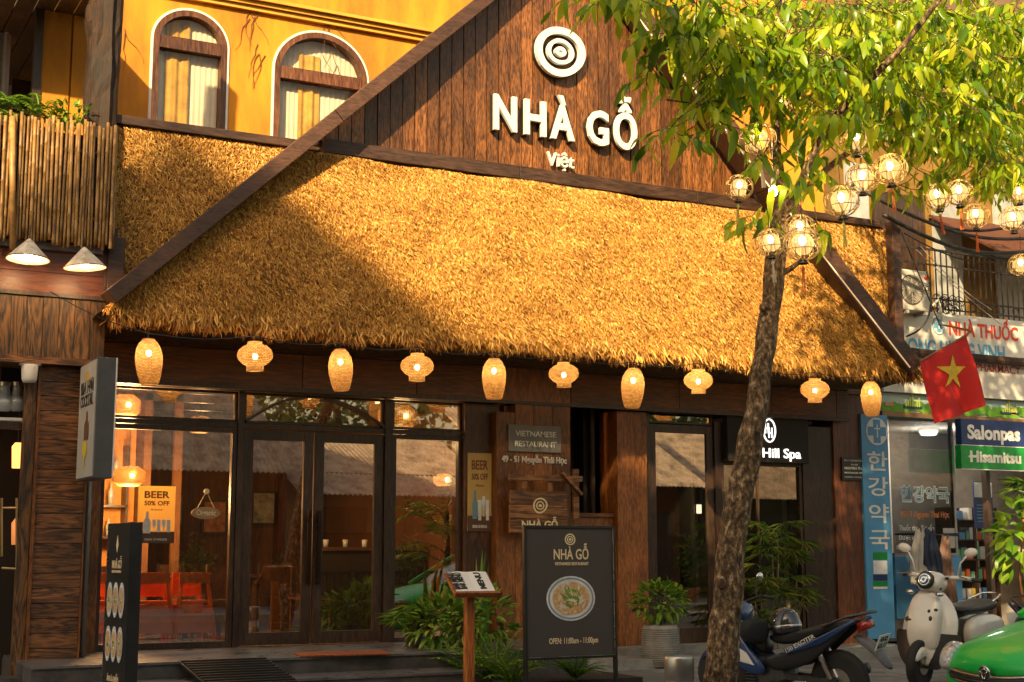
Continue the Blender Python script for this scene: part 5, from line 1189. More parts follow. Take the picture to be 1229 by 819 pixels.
# things inside the bar doorway
for k, (px, py, nm, lab) in enumerate(((5, 487, 'glass_jar', 'left clear glass jar on the shelf in the dark bar doorway'), (20, 487, 'glass_jar', 'right clear glass jar on the shelf in the dark bar doorway'))):
    p = P(px, py, -.6); t = thing(nm, p, lab, 'jar', 'glass jars in the bar doorway'); MB().lathe([(.05, -.06), (.11, -.02), (.12, .04), (.06, .10), (.05, .18), (.055, .2)], p, 16).build('body', plain('jar_glass', (.5, .55, .58), .12, spec=.9), t, smooth=True); MB().lathe([(.056, .2), (.056, .24)], p, 12).build('lid', M_STEEL, t)
p = P(15, 503, -.6); MB().box(p.x - .4, p.x + .28, -.75, -.5, p.z - .03, p.z).build('bar_shelf', M_PALE, lb)
p = P(21, 548, -.5); cl = thing('candle_lantern', p, 'small glowing amber lamp hanging in the dark bar doorway', 'lamp'); MB().lathe([(.05, -.12), (.06, .1), (.03, .14)], p, 12).build('lamp_body', emit('candle_glow', (1, .35, .08), 1.6), cl, smooth=True); MB().tube([(p.x, p.y, p.z + .14), (p.x, p.y, p.z + .6)], .005, 5).build('cord', M_BLACK, cl)
p = P(24, 640, -.3); cl = thing('candle_lantern', p, 'dim orange lamp low inside the bar doorway', 'lamp'); MB().lathe([(.08, -.12), (.09, .1), (.05, .16)], p, 12).build('lamp_body', emit('dim_glow', (1, .35, .10), .22), cl, smooth=True)
for px in (3, 19): pass
dp = thing('brass_handle', P(11, 630, -.85), 'tall brass pull handle on the dark bar door', 'handle'); m = MB()
for a, b in (((2, 598), (2, 668)), ((20, 598), (20, 690)), ((2, 610), (20, 610)), ((2, 682), (20, 683))): m.tube([P(*a, -.86), P(*b, -.86)], .012, 8)
m.build('bars', plain('brass', (.55, .38, .18), .3, .9), dp)
# ---------------------------------------------------------------- boards, stands, mats
def food_disc(parent, M, cx, cz, r, k, y=-.002, rz=None):
    rz = rz or r
    def MM(mb): 
        b = MB(); b.add([M @ Vector(v) for v in mb.v], mb.f); return b
    f = MM(disc(MB(), cx, cz, r, rz, y - .003, y)).build('bowl_print', M_PALE, parent)
    ringcol = plain('bowl_blue', (.25, .33, .45), .5); MM(ringband(MB(), (cx, cz), r * .93, rz * .93, r * .06, y - .0045, y - .0035, 0, 0)).build('bowl_rim_print', ringcol, parent)
    MM(disc(MB(), cx, cz, r * .76, rz * .74, y - .006, y - .004)).build('broth_print', plain('broth', (.66, .46, .24), .5, var=.3, sc=40, c2=(.42, .20, .07)), parent)
    rr = random.Random(k); g = MB(); m2 = MB()
    for i in range(44):
        a = rr.uniform(0, 6.28); q = rr.uniform(0, .62) * r * (.55 if i % 2 else 1); s_ = rr.uniform(.05, .16) * r; ang = rr.uniform(0, 3.14)
        x, z = cx + q * math.cos(a), cz + q * .9 * math.sin(a); L = s_ * 1.8
        (g if i % 2 else m2).xz([(x - L * math.cos(ang), z - L * math.sin(ang)), (x + s_ * .5 * math.sin(ang), z - s_ * .5 * math.cos(ang)), (x + L * math.cos(ang), z + L * math.sin(ang)), (x - s_ * .5 * math.sin(ang), z + s_ * .5 * math.cos(ang))], y - .0075 - i * .0001, y - .0065)
    MM(g).build('herb_print', plain('herb', (.20, .34, .05), .5), parent); MM(m2).build('noodle_print', plain('noodle', (.80, .74, .60), .5), parent)
M_BOARD = plain('board_grey', (.058, .050, .046), .55, var=.05, rv=.01)
# A-frame menu board
yb = -3.25
pl, pr = P(629, 700, yb), P(739, 700, yb + .0); zt_, zb_ = P(684, 631, yb).z, P(684, 791, yb).z
ab = thing('menu_board', ((pl.x + pr.x) / 2, yb, PAVE), 'large black framed board with noodle bowl picture and opening hours, between the ferns and potted bush', 'menu board')
ab['label'] = 'large black framed board with noodle bowl picture and opening hours, beside the ferns'
x0, x1 = pl.x, pr.x; W = x1 - x0; H = zt_ - zb_; tl = R(1)
MBd = Matrix.Translation((x0, yb, zb_)) @ Matrix.Rotation(-tl, 4, 'X')
m = MB().box(.03, W - .03, -.012, .012, .03, H - .03, MBd); m.build('panel', M_BOARD, ab)
fr = MB().box(0, .03, -.025, .025, PAVE - zb_, H, MBd).box(W - .03, W, -.025, .025, PAVE - zb_, H, MBd).box(.03, W - .03, -.024, .024, H - .03, H, MBd).box(.03, W - .03, -.024, .024, 0, .03, MBd).build('frame', M_BLACK, ab, bevel=.003)
MB().box(.03, W - .03, -.03, -.0245, .022, .030, MBd).box(W - .036, W - .030, -.03, -.0245, .03, H - .03, MBd).build('edge_highlight_trim', M_STEEL, ab)
for a in (.015, W - .015): MB().box(x0 + a - .02, x0 + a + .02, yb - .2, yb + .2, PAVE, PAVE + .03).build('foot', M_BLACK, ab)
Mf = MBd @ Matrix.Translation((0, -.0125, 0))
e = (W * .5, H * .895)
def onb(fn, nm, mt):
    k = MB(); fn(k); b = MB(); b.add([Mf @ Vector(v) for v in k.v], k.f); return b.build(nm, mt, ab)
for rr_, t_ in ((.06, .013), (.036, .01), (.015, .015)): onb(lambda k: ringband(k, e, rr_, rr_, t_, -.003, 0, rr_ * 30, .03), 'emblem_ring', M_CREAM)
onb(lambda k: T(k, 'NHÀ GỖ', W * .32, W * .7, H * .745, H * .075, 0, .018, .003), 'lettering', M_CREAM)
onb(lambda k: T(k, 'VIETNAMESE RESTAURANT', W * .33, W * .7, H * .7, H * .022, 0, .02, .003), 'lettering', M_CREAM)
onb(lambda k: T(k, 'OPEN: 11:00am - 11:00pm', W * .26, W * .79, H * .115, H * .042, 0, .01, .003), 'lettering', M_CREAM)
food_disc(ab, Mf, W * .5, H * .45, W * .265, 5, 0, H * .168)
# tall black stand with food pictures, facing left
xs = P(130, 700, -2.7)
fs_ = thing('food_stand', (P(145, 700, -2.5).x, -2.5, PAVE), 'narrow tall black display stand with six round dish pictures beside the display window', 'display stand')
zt_ = P(145, 627, -2.5).z; pa_ = P(131, 700, -2.85); pb_ = P(157, 700, -2.2)
d = Vector((pb_.x - pa_.x, pb_.y - pa_.y, 0)); 
# face is seen from the left: its plane runs from a (left edge) to b
A = Vector((P(129, 700, -2.45).x, -2.45, 0)); B = Vector((P(151, 700, -2.9).x, -2.9, 0))
L = (B - A).length; ang = math.atan2((B - A).y, (B - A).x)
MS = Matrix.Translation((A.x, A.y, 0)) @ Matrix.Rotation(ang, 4, 'Z')
zt_ = P(143, 628, -2.7).z
MB().box(0, L, 0, .05, -.0 + PAVE + .1, zt_, MS).build('panel', M_BLACK, fs_, bevel=.004)
MB().box(L + .002, L + .07, -.005, .11, PAVE + .02, zt_ + .005, MS).build('side_panel', plain('satin_black', (.02, .02, .021), .35), fs_)
MB().box(-.02, 0, -.01, .06, PAVE, zt_, MS).build('side_frame', M_STEEL, fs_); MB().box(0, L, -.1, .2, PAVE, PAVE + .03, MS).build('foot', M_BLACK, fs_)
Ms = MS @ Matrix.Translation((0, -.004, PAVE + .1)); Hs = zt_ - PAVE - .1
for r_ in range(2):
    for c_ in range(3): food_disc(fs_, Ms, L * (.18 + .32 * c_), Hs * (.56 - .25 * r_), L * .15, 11 + r_ * 3 + c_, 0, Hs * .1)
k = MB(); T(k, 'NHÀ GỖ', L * .25, L * .75, Hs * .74, Hs * .045, 0, .0, .003); T(k, 'RESTAURANT', L * .25, L * .75, Hs * .715, Hs * .014, 0, .0, .003); T(k, 'ĂN LÀ GHIỀN', L * .2, L * .8, Hs * .1, Hs * .03, 0, .0, .003)
b = MB(); b.add([Ms @ Vector(v) for v in k.v], k.f); b.build('lettering', M_CREAM, fs_)
k = MB(); k.xz([(L * .5, Hs * .83), (L * .56, Hs * .87), (L * .5, Hs * .93), (L * .44, Hs * .87)], -.003, 0); b = MB(); b.add([Ms @ Vector(v) for v in k.v], k.f); b.build('leaf_emblem', M_CREAM, fs_)
# lectern with an open menu
yl = -3.0; q = P(563, 765, yl); ztp = P(563, 712, yl).z
ln_ = thing('menu_lectern', (q.x, yl, PAVE), 'slim orange-brown wooden lectern holding an open white menu in front of the plants', 'lectern')
M_ORW = wood('lectern_wood', (.22, .06, .012), (.52, .17, .035), 'z', .8, .35, .1)
MB().cham((q.x, yl, (PAVE + ztp) / 2), (.10, .07, ztp - PAVE), .01).build('post', M_ORW, ln_); MB().box(q.x - .2, q.x + .2, yl - .15, yl + .15, PAVE, PAVE + .03).build('foot', M_ORW, ln_)
ML = Matrix.Translation((q.x + .015, yl, ztp + .09)) @ Matrix.Rotation(R(-4), 4, 'Z') @ Matrix.Rotation(R(36), 4, 'X')
MB().box(-.23, .23, -.17, .17, -.012, .012, ML).build('tray', M_ORW, ln_, bevel=.003); MB().box(-.235, .235, -.205, -.172, -.014, .045, ML).build('tray_lip', M_ORW, ln_, bevel=.003)
mn = thing('open_menu', ML @ Vector((0, 0, .02)), 'open white menu booklet lying on the lectern', 'menu'); 
for s_ in (-1, 1): MB().add([ML @ Vector(v) for v in ((0, -.16, .016), (s_ * .205, -.16, .022), (s_ * .205, .155, .022), (0, .155, .016), (0, -.16, .028), (s_ * .1, -.16, .036), (s_ * .205, -.16, .028), (s_ * .205, .155, .028), (s_ * .1, .155, .036), (0, .155, .028))], [(4, 5, 8, 9), (5, 6, 7, 8), (0, 1, 6, 5, 4), (3, 2, 7, 8, 9), (1, 2, 7, 6)]).build('page', M_WHITE, mn)
m = MB()
for s_, tx in ((-.105, 'BAR MENU'), (.1, 'MENU')):
    for j in range(2 if s_ < 0 else 1): k = MB(); T(k, tx, -.13, .13, 0, .06, 0, .05, .002); Mq = ML @ Matrix.Translation((s_ + .02 - j * .07, 0, .0385)) @ Matrix.Rotation(R(90), 4, 'Z') @ Matrix.Rotation(R(-90), 4, 'X'); m.add([Mq @ Vector(v) for v in k.v], k.f)
m.build('lettering', M_BLACK, mn)
# ramp and mat
x0, x1 = P(235, 796, -2.4).x, P(345, 794, -2.4).x
rp_ = thing('rubber_ramp', ((x0 + x1) / 2, -2.6, PAVE), 'black ribbed rubber ramp laid against the entrance steps', 'ramp')
zr1, zr0 = FLOOR + .006, PAVE; ya, yb_ = -1.75, -3.4
MB().add([(x0, ya, zr1 - .03), (x1, ya, zr1 - .03), (x1 + .1, yb_, zr0), (x0 + .1, yb_, zr0), (x0, ya, zr1), (x1, ya, zr1), (x1 + .1, yb_, zr0 + .02), (x0 + .1, yb_, zr0 + .02)], [(4, 5, 6, 7), (0, 3, 2, 1), (3, 7, 6, 2), (0, 4, 7, 3), (1, 2, 6, 5)]).build('slab', M_BLACK, rp_)
for i in range(20):
    t = (i + .5) / 20; y = ya + (yb_ - ya) * t; z = zr1 + (zr0 + .02 - zr1) * t; xx = .1 * t; MB().box(x0 + xx + .02, x1 + xx - .02, y - .022, y + .022, z - .003, z + .012).build('rib', M_BLACK, rp_)
a, b = G(360, 789, FLOOR), G(470, 786, FLOOR); tag(MB().add([(a.x, a.y, FLOOR + .001), (b.x, b.y, FLOOR + .001), (b.x + .1, b.y + .5, FLOOR + .001), (a.x + .1, a.y + .5, FLOOR + .001), (a.x, a.y, FLOOR + .014), (b.x, b.y, FLOOR + .014), (b.x + .1, b.y + .5, FLOOR + .014), (a.x + .1, a.y + .5, FLOOR + .014)], [(4, 5, 6, 7), (0, 4, 7, 3), (0, 1, 5, 4), (1, 2, 6, 5), (2, 3, 7, 6)]).build('door_mat', plain('mat_orange', (.34, .09, .03), .95, var=.25, sc=30, bump=.6), None, a), 'thin rust-orange mat on the landing before the double doors', 'mat')
# steel bollard
p = P(815, 787, -5.8); r_ = 17.5 / ppm_(p); bn = thing('steel_bollard', (p.x, -5.8, PAVE), 'short thick brushed steel bollard at the kerb left of the tree trunk', 'bollard'); zt_ = p.z
M_BST = plain('brushed_steel', (.55, .52, .47), .38, 1, var=.06)
MB().lathe([(r_ * .97, 0), (r_ * .97, zt_ - PAVE - .2)], (p.x, p.y, PAVE), 28).build('body', M_BST, bn, smooth=True); MB().lathe([(r_ * .97, -.2), (r_ * 1.03, -.195), (r_ * 1.03, -.02), (r_ * .99, -.004), (r_ * .93, 0), (r_ * .86, -.02), (.001, -.02)], (p.x, p.y, zt_), 28).build('cap', M_BST, bn, smooth=True)
MB().box(p.x - r_ * .3, p.x - r_ * .02, p.y - r_ * 1.0, p.y - r_ * .8, 0.1, zt_ - .23).build('slot', M_BLACK, bn)
# ---------------------------------------------------------------- plants
GR = fibre('plant_green', [(0, (.04, .12, .01)), (.4, (.11, .24, .018)), (.8, (.22, .36, .035)), (1, (.36, .46, .06))], .4, trans=.25)
GL_ = fibre('plant_lime', [(0, (.06, .16, .01)), (.5, (.17, .33, .02)), (1, (.34, .46, .05))], .4, trans=.3)
GP = fibre('palm_green', [(0, (.05, .11, .012)), (.5, (.11, .19, .02)), (.85, (.24, .27, .04)), (1, (.36, .30, .06))], .45, trans=.3)
M_SOIL = plain('soil', (.05, .03, .02), .95)
rp2 = random.Random(77)
def frond(mb, base, d, L, leaf, n, droop=.5, wid=.02, fan=1.2):      # pinnate frond
    d = Vector(d).normalized(); pts = []; p = Vector(base)
    for i in range(9): pts.append(p.copy()); p = p + d * (L / 8); d = (d + Vector((0, 0, -droop / 8))).normalized()
    mb.tube(pts, [.006 * (1 - i / 10) + .002 for i in range(9)], 4)
    for k in range(n):
        t = .12 + .88 * k / (n - 1); i = min(int(t * 8), 7); c = pts[i].lerp(pts[i + 1], t * 8 - i); ax = (pts[i + 1] - pts[i]).normalized()
        sv = ax.cross(Vector((0, 0, 1)));  sv = sv.normalized() if sv.length > .01 else Vector((1, 0, 0))
        for s_ in (-1, 1):
            ld = (sv * s_ * fan + ax * .8 + Vector((0, 0, rp2.uniform(-.45, .1)))).normalized(); l_ = leaf * math.sin(math.pi * (.15 + .8 * t)) * rp2.uniform(.85, 1.1)
            u = ld.cross(Vector((0, 0, 1))).normalized() * wid * .5; m_ = c + ld * l_ * .45; e_ = c + ld * l_ + Vector((0, 0, -.12 * l_))
            mb.add([c, m_ + u, e_, m_ - u], [(0, 1, 2), (0, 2, 3)])
def fan_leaf(mb, c, d, r, n=14, w_=.02):        # rhapis / fan palm leaf
    d = Vector(d).normalized(); u = d.cross(Vector((0, 0, 1))).normalized(); v = u.cross(d)
    for k in range(n):
        a = R(-110 + 220 * k / (n - 1)); ld = (d * math.cos(a) + u * math.sin(a) + v * rp2.uniform(-.15, .25) + Vector((0, 0, -.25))).normalized()
        s_ = ld.cross(v).normalized() * w_ * .5; m_ = c + ld * r * .5; e_ = c + ld * r * rp2.uniform(.85, 1.1) + Vector((0, 0, -.15 * r)); mb.add([c, m_ + s_, e_, m_ - s_], [(0, 1, 2), (0, 2, 3)])
def leafball(mb, c, rad, n, L, W, up=.2):
    for _ in range(n):
        v = Vector((rp2.gauss(0, 1), rp2.gauss(0, 1), rp2.gauss(0, 1) + .3)).normalized(); p = Vector(c) + Vector((v.x * rad[0], v.y * rad[1], v.z * rad[2])) * rp2.uniform(.35, 1) ** .5
        d = (v + Vector((rp2.uniform(-.5, .5), rp2.uniform(-.5, .5), rp2.uniform(-.6, .4) + up))).normalized(); y_ = Vector((rp2.uniform(-.5, .5), rp2.uniform(-.5, .5), 1)).cross(d).normalized(); z_ = d.cross(y_)
        vs, fs = leaf_geo(L * rp2.uniform(.7, 1.2), W, .3, .3); M_ = Matrix.Translation(p) @ Matrix((d, y_, z_)).transposed().to_4x4(); mb.add([M_ @ Vector(q) for q in vs], fs)
def plant(name, loc, lab, cat='plant', grp=None): return thing(name, loc, lab, cat, grp)
# indoor palm behind the glass
c = P(535, 745, .75); pt = plant('indoor_palm', (c.x, .75, FLOOR), 'tall palm with arching fronds inside the window right of the double doors')
MB().tube([(c.x, .75, FLOOR), (c.x + .02, .76, FLOOR + .9), (c.x, .75, 1.9)], [.05, .045, .03], 10).build('stem', M_BARK, pt); MB().lathe([(.14, 0), (.2, .3), (.18, .3), (.17, .28)], (c.x, .75, FLOOR), 16).build('pot', M_CONC, pt)
for i in range(17):
    a = i * 2.4; m = MB(); frond(m, (c.x, .75, 1.15 + .05 * i), (math.cos(a) * .9, math.sin(a) * .5 - .15, .95 - .35 * (i % 3)), rp2.uniform(.75, 1.15), .3, 18, 1.4, .018); m.build('frond', GP, pt)
# plants in the bed between the landing and the menu board
bed = thing('planter_bed', (7.2, -1.6, PAVE), 'low dark planting bed of soil below the plank column', 'planter')
MB().box(6.9, 8.55, -2.6, -.3, PAVE, PAVE + .06).build('soil', M_SOIL, bed); MB().box(6.85, 6.9, -2.62, -1.82, PAVE, PAVE + .09).build('edging', M_STONE, bed)
def fern(px, py, Y, n, L, lab, z=None, leaf=.09, mat=GR, nm='fern'):
    c = P(px, py, Y); zb = z if z is not None else PAVE + .05; t = plant(nm, (c.x, Y, zb), lab, 'fern')
    for i in range(n):
        a = i * 2.39996; m = MB(); frond(m, (c.x, Y, zb + .02), (math.cos(a) * rp2.uniform(.35, .9), math.sin(a) * rp2.uniform(.35, .9), rp2.uniform(.6, 1.3)), L * rp2.uniform(.7, 1.1), leaf, 15, 1.3, .028, 1.3); m.build('frond', mat, t)
    return t
fern(595, 790, -2.4, 26, .75, 'large sword fern spilling out between the lectern and the menu board')
fern(615, 800, -2.9, 20, .6, 'low sword fern pressed against the left edge of the menu board'); fern(690, 812, -2.7, 18, .5, 'dark fern growing under the menu board')
fern(560, 790, -2.0, 16, .55, 'bushy fern behind the lectern post')
c = P(530, 748, -1.35); t = plant('leafy_shrub', (c.x, -1.35, FLOOR), 'broad-leaved shrub on the edge of the landing left of the lectern', 'shrub'); m = MB(); leafball(m, (c.x, -1.35, FLOOR + .28), (.42, .3, .26), 230, .15, .06); m.build('foliage', GR, t); MB().tube([(c.x, -1.35, FLOOR), (c.x, -1.35, FLOOR + .3)], .015, 6).build('stem', M_BARK, t)
c = P(575, 745, -1.6); t = plant('leafy_shrub', (c.x, -1.6, PAVE), 'broad-leaved shrub directly behind the open menu', 'shrub'); m = MB(); leafball(m, (c.x, -1.6, .65), (.4, .3, .35), 230, .13, .055); m.build('foliage', GR, t); MB().tube([(c.x, -1.6, PAVE), (c.x, -1.6, .6)], .015, 6).build('stem', M_BARK, t)
c = P(497, 728, -1.0); t = plant('fan_palm', (c.x, -1.0, FLOOR), 'small fan palm beside the glass right of the double doors', 'palm'); MB().lathe([(.08, 0), (.11, .16), (.1, .16)], (c.x, -1.0, FLOOR), 14).build('pot', M_STONE, t)
for i in range(9):
    a = i * 2.4; m = MB(); e_ = Vector((c.x + .22 * math.cos(a), -1.0 + .15 * math.sin(a), FLOOR + .30 + .05 * (i % 4))); m.tube([(c.x, -1.0, FLOOR + .12), e_], .004, 4); fan_leaf(m, e_, (math.cos(a), math.sin(a), .35), .24, 16, .022); m.build('fan_leaf', GR, t)
c = P(578, 710, -.75); t = plant('snake_plant', (c.x, -.75, .2), 'upright sword-leaved plant in front of the dark column below the poster')
for i in range(9):
    a = i * 1.3; L = rp2.uniform(.55, 1.25); dx, dy = rp2.uniform(-.25, .22), rp2.uniform(-.1, .1); m = MB(); b0 = Vector((c.x + .04 * math.cos(a), -.75 + .04 * math.sin(a), .2)); w_ = .035
    P3 = [b0, b0 + Vector((dx * .4, dy, L * .55)), b0 + Vector((dx, dy * 2, L))]; m.add([P3[0] + Vector((-w_ * .6, 0, 0)), P3[0] + Vector((w_ * .6, 0, 0)), P3[1] + Vector((w_, .01, 0)), P3[2], P3[1] + Vector((-w_, .01, 0)), P3[1] + Vector((0, .02, 0))], [(0, 1, 2, 5), (0, 5, 4), (5, 2, 3), (5, 3, 4)]); m.build('blade', GR, t)
# potted bush
c = P(794, 785, -1.0); zb = .2 - .004; c = P(793, 785, -1.05); t = thing('potted_bush', (c.x, -1.05, PAVE), 'bright green bush in a round grey ribbed stone pot before the narrow glass door', 'potted plant')
s_ = 23 / ppm_(c); zt_ = P(793, 750, -1.05).z; H = zt_ - PAVE
MB().lathe([(s_ * .72, 0), (s_ * .92, H * .2), (s_, H * .5), (s_ * .96, H * .8), (s_ * .88, H), (s_ * .80, H), (s_ * .8, H * .93), (.001, H * .92)], (c.x, -1.05, PAVE), 32).build('pot', plain('ribbed_pot', (.34, .33, .31), .8, var=.2, sc=10), t, smooth=True)
po = MB()
for i in range(18): po.ring((c.x, -1.05, PAVE + H * (.06 + .05 * i)), s_ * (.78 + .21 * math.sin(min(1, (.06 + .05 * i) * 1.1 + .15) * math.pi * .62)) + .004, .006, n=30, k=4)
po.build('pot_ribs', _mc['ribbed_pot'], t, smooth=True)
m = MB(); leafball(m, (c.x, -1.05, zt_ + .27), (.34, .3, .25), 330, .10, .055); m.build('foliage', GL_, t)
for i in range(6): MB().tube([(c.x + rp2.uniform(-.08, .08), -1.05, zt_ - .03), (c.x + rp2.uniform(-.2, .2), -1.05 + rp2.uniform(-.1, .1), zt_ + .3)], .008, 5).build('stem', M_BARK, t)
# spa palm
c = P(935, 745, -.55); t = thing('lady_palm', (c.x, -.55, PAVE), 'tall clump of lady palm in front of the spa window behind the motorbike', 'palm')
for i in range(9): MB().tube([(c.x - .3 + i * .075, -.55 + .05 * (i % 3), PAVE), (c.x - .38 + i * .1, -.55, PAVE + rp2.uniform(.7, 1.5))], .009, 5).build('cane', plain('palm_cane', (.28, .22, .1), .7), t)
for i in range(52):
    a = rp2.uniform(0, 6.28); q = rp2.random(); z_ = PAVE + .45 + 1.35 * rp2.random(); rr = .34 * math.sqrt(q) * (1.2 - abs(z_ - 1.2) * .3); m = MB(); e_ = Vector((c.x - .02 + rr * math.cos(a) * 1.2, -.55 + rr * .7 * math.sin(a), z_)); m.tube([(c.x + rr * .2 * math.cos(a), -.55, z_ - .2), e_], .004, 4); fan_leaf(m, e_, (math.cos(a) * 1.0, math.sin(a) * .6 - .2, .1), .30, 11, .024); m.build('fan_leaf', GP, t)
# balcony plants of the bar
c = P(25, 138, -.9); t = thing('balcony_fern', (c.x, -.9, 5.5), 'bright lime fern spilling over the bamboo balustrade at the photo edge', 'fern')
for i in range(44):
    a = i * 2.4; m = MB(); frond(m, (c.x + rp2.uniform(-.35, .25), -.9 + rp2.uniform(-.1, .1), P(25, 135, -.9).z + rp2.uniform(-.1, .12)), (math.cos(a) * .8, math.sin(a) * .6 - .3, rp2.uniform(.1, 1.0)), rp2.uniform(.22, .36), .09, 12, 1.5, .026); m.build('frond', GL_, t)
c = P(82, 140, -.85); t = thing('balcony_plant', (c.x, -.85, 5.5), 'small leafy plant on the bamboo balcony beside the charred post', 'plant'); zc_ = P(82, 138, -.85).z
for i in range(7): a = i * .9; e_ = Vector((c.x + .2 * math.cos(a), -.85 + .1 * math.sin(a), zc_ + rp2.uniform(-.05, .12))); MB().tube([(c.x, -.85, zc_ - .3), e_], .006, 5).build('stem', GL_, t)
m = MB(); leafball(m, (c.x, -.87, zc_), (.26, .15, .12), 90, .10, .035); m.build('foliage', GR, t); m = MB(); leafball(m, (c.x - .1, -.9, zc_ - .09), (.18, .12, .07), 70, .08, .03); m.build('flower_foliage', GL_, t)
# ---------------------------------------------------------------- pharmacy signs and goods
M_RED = plain('sign_red', (.62, .05, .015), .5, var=.05); M_SBLUE = plain('sign_blue', (.12, .38, .62), .5); M_NAVY = plain('navy_sign', (.015, .04, .16), .35, rv=.02); M_GRN = plain('green_sign', (.01, .30, .05), .35, rv=.02)
ss_ = thing('pharmacy_sign', P(1150, 400, -.11), 'hand-painted red and blue lettering NHÀ THUỐC with blue cross, above the flag', 'sign')
y = -.102
def sgn(par, tx, pa_, pb_, pyb, pyt, y, mat, bold=.03, ext=.004):
    a, b = P(pa_[0], pa_[1], y), P(pb_[0], pb_[1], y); mid = ((pa_[0] + pb_[0]) / 2); z0 = P(mid, pyb, y).z; cap = P(mid, pyt, y).z - z0
    return T(MB(), tx, a.x, b.x, z0, cap, y, bold, ext).build('lettering', mat, par)
sgn(ss_, 'NHÀ THUỐC', (1139, 395), (1222, 405), 405.5, 390, y, M_RED, .035)
sgn(ss_, 'LONG HƯNG VINH', (1083, 418), (1206, 425), 428.5, 411, y, M_SBLUE, .04)
e = P(1126.5, 391, y); disc(MB(), e.x, e.z, .125, .14, y - .004, y).build('disc', M_OLDW, ss_); ringband(MB(), (e.x, e.z), .125, .14, .012, y - .006, y - .0045, 0, 0).build('ring', M_SBLUE, ss_)
def cross(cx, cz, r, y, mat, par, nm='cross'):
    pts = []; 
    for k in range(4):
        a = math.pi / 2 * k
        for dx, dz in ((r, -.38 * r), (r, .38 * r), (.38 * r, .38 * r)): pts.append((cx + dx * math.cos(a) - dz * math.sin(a), cz + dx * math.sin(a) + dz * math.cos(a)))
    return MB().xz(pts, y - .004, y).build(nm, mat, par)
cross(e.x, e.z, .1, y - .0045, M_SBLUE, ss_); MB().box(e.x - .008, e.x + .008, y - .013, y - .009, e.z - .05, e.z + .06).box(e.x - .035, e.x + .035, y - .0135, y - .0085, e.z + .015, e.z + .03).build('white_mark', M_WHITE, ss_)
s2 = thing('pharmacy_sign', P(1190, 440, -.11), 'lower painted board lettered PHARMACY in thin red capitals beside the flag', 'sign')
sgn(s2, 'TP - PHARMACY', (1150, 437), (1225, 447), 446.5, 437.5, y, M_RED, .01)
# vertical blue pillar sign
a, b = fx(1038, -.14, 640), fx(1070, -.14, 640); zt_, zb_ = P(1052, 498, -.14).z, P(1052, 767, -.14).z
vs_ = thing('pillar_sign', (a, -.14, zb_), 'tall narrow sky-blue sign with white cross and Korean letters beside the brown pillar', 'sign')
M_SKYB = plain('sky_blue_panel', (.09, .33, .62), .4, var=.07, sc=2, rv=.02)
MB().box(a, b, -.14, .2, zb_, zt_).build('panel', M_SKYB, vs_, bevel=.004)
e = P(1052, 518, -.14); rr_ = (b - a) * .40; disc(MB(), e.x, e.z, rr_, rr_, -.146, -.1415).build('white_disc', M_LET, vs_); cross(e.x, e.z, rr_ * .85, -.1465, M_SKYB, vs_)
MB().box(e.x - .01, e.x + .01, -.156, -.151, e.z - .09, e.z + .10).box(e.x - .055, e.x + .055, -.157, -.1505, e.z + .03, e.z + .048).build('white_mark', M_LET, vs_)
for k, (ch, py) in enumerate((('한', 553.5), ('강', 584), ('약', 616.5), ('국', 648))):
    z0 = P(1052, py + 11.5, -.14).z; a1, b1 = P(1041 + k * .9, py, -.14).x, P(1065 + k * .9, py, -.14).x; vs2, fs2 = text_geo(ch, .015, 'LEFT'); xs = [v[0] for v in vs2]; ys_ = [v[1] for v in vs2]; m = MB(); H_ = P(1052, py - 11.5, -.14).z - z0
    m.add([(a1 + (v[0] - min(xs)) / (max(xs) - min(xs)) * (b1 - a1), -.1415 - v[2] * .003, z0 + (v[1] - min(ys_)) / (max(ys_) - min(ys_)) * H_) for v in vs2], fs2).build('letter', M_LET, vs_)
st = thing('sticker_sheet', P(1056, 690, -.15), 'green white and navy stickers low on the tall blue sign', 'sticker')
for y0_, y1_, mt in ((663, 672, M_GRN), (673, 689, M_PALE), (690, 697, M_NAVY), (698, 704, M_GRN), (704.5, 707, M_PALE)):
    p, q = P(1048, y0_, -.142), P(1065, y1_, -.142); MB().box(p.x, q.x, -.147, -.1415, q.z, p.z).build('sticker', mt, st)
# branded boards above the door
for nm, y0_, y1_, tx, mt, t0, t1, lab, bo in (('advert_sign', 503, 533.5, 'Salonpas', M_NAVY, 510.5, 526, 'navy sign board with bold white lettering, above the green board at the photo edge', .05), ('advert_sign', 534.5, 562, 'Hisamitsu', M_GRN, 541, 553.5, 'green sign board with white lettering below the navy board at the photo edge', .05)):
    ya_ = -.3; p, q = P(1153, y0_, ya_), P(1249, y0_ + 4, ya_); z1_, z0_ = P(1190, y0_ + 1.5, ya_).z, P(1190, y1_ + 1.5, ya_).z
    t = thing(nm, (p.x, ya_, z0_), lab, 'sign'); MB().box(p.x, q.x, ya_, ya_ + .12, z0_, z1_).build('board', mt, t, bevel=.004)
    MB().box(p.x, q.x, ya_ - .003, ya_ + .1, z0_ - .012, z0_ - .002).build('edge_strip', M_WHITE, t)
    aa, bb_ = P(1161 if tx[0] == 'S' else 1163, 520, ya_), P(1224, 525, ya_); T(MB(), tx, aa.x, bb_.x, P(1190, t1 + 1.5, ya_).z, P(1190, t0, ya_).z - P(1190, t1, ya_).z, ya_ - .001, bo, .004).build('lettering', M_LET, t)
    if tx[0] == 'H': MB().box(aa.x - .03, aa.x + .05, ya_ - .006, ya_ - .001, (z0_ + z1_) / 2 - .005, (z0_ + z1_) / 2 + .02).build('emblem_stroke', M_LET, t)
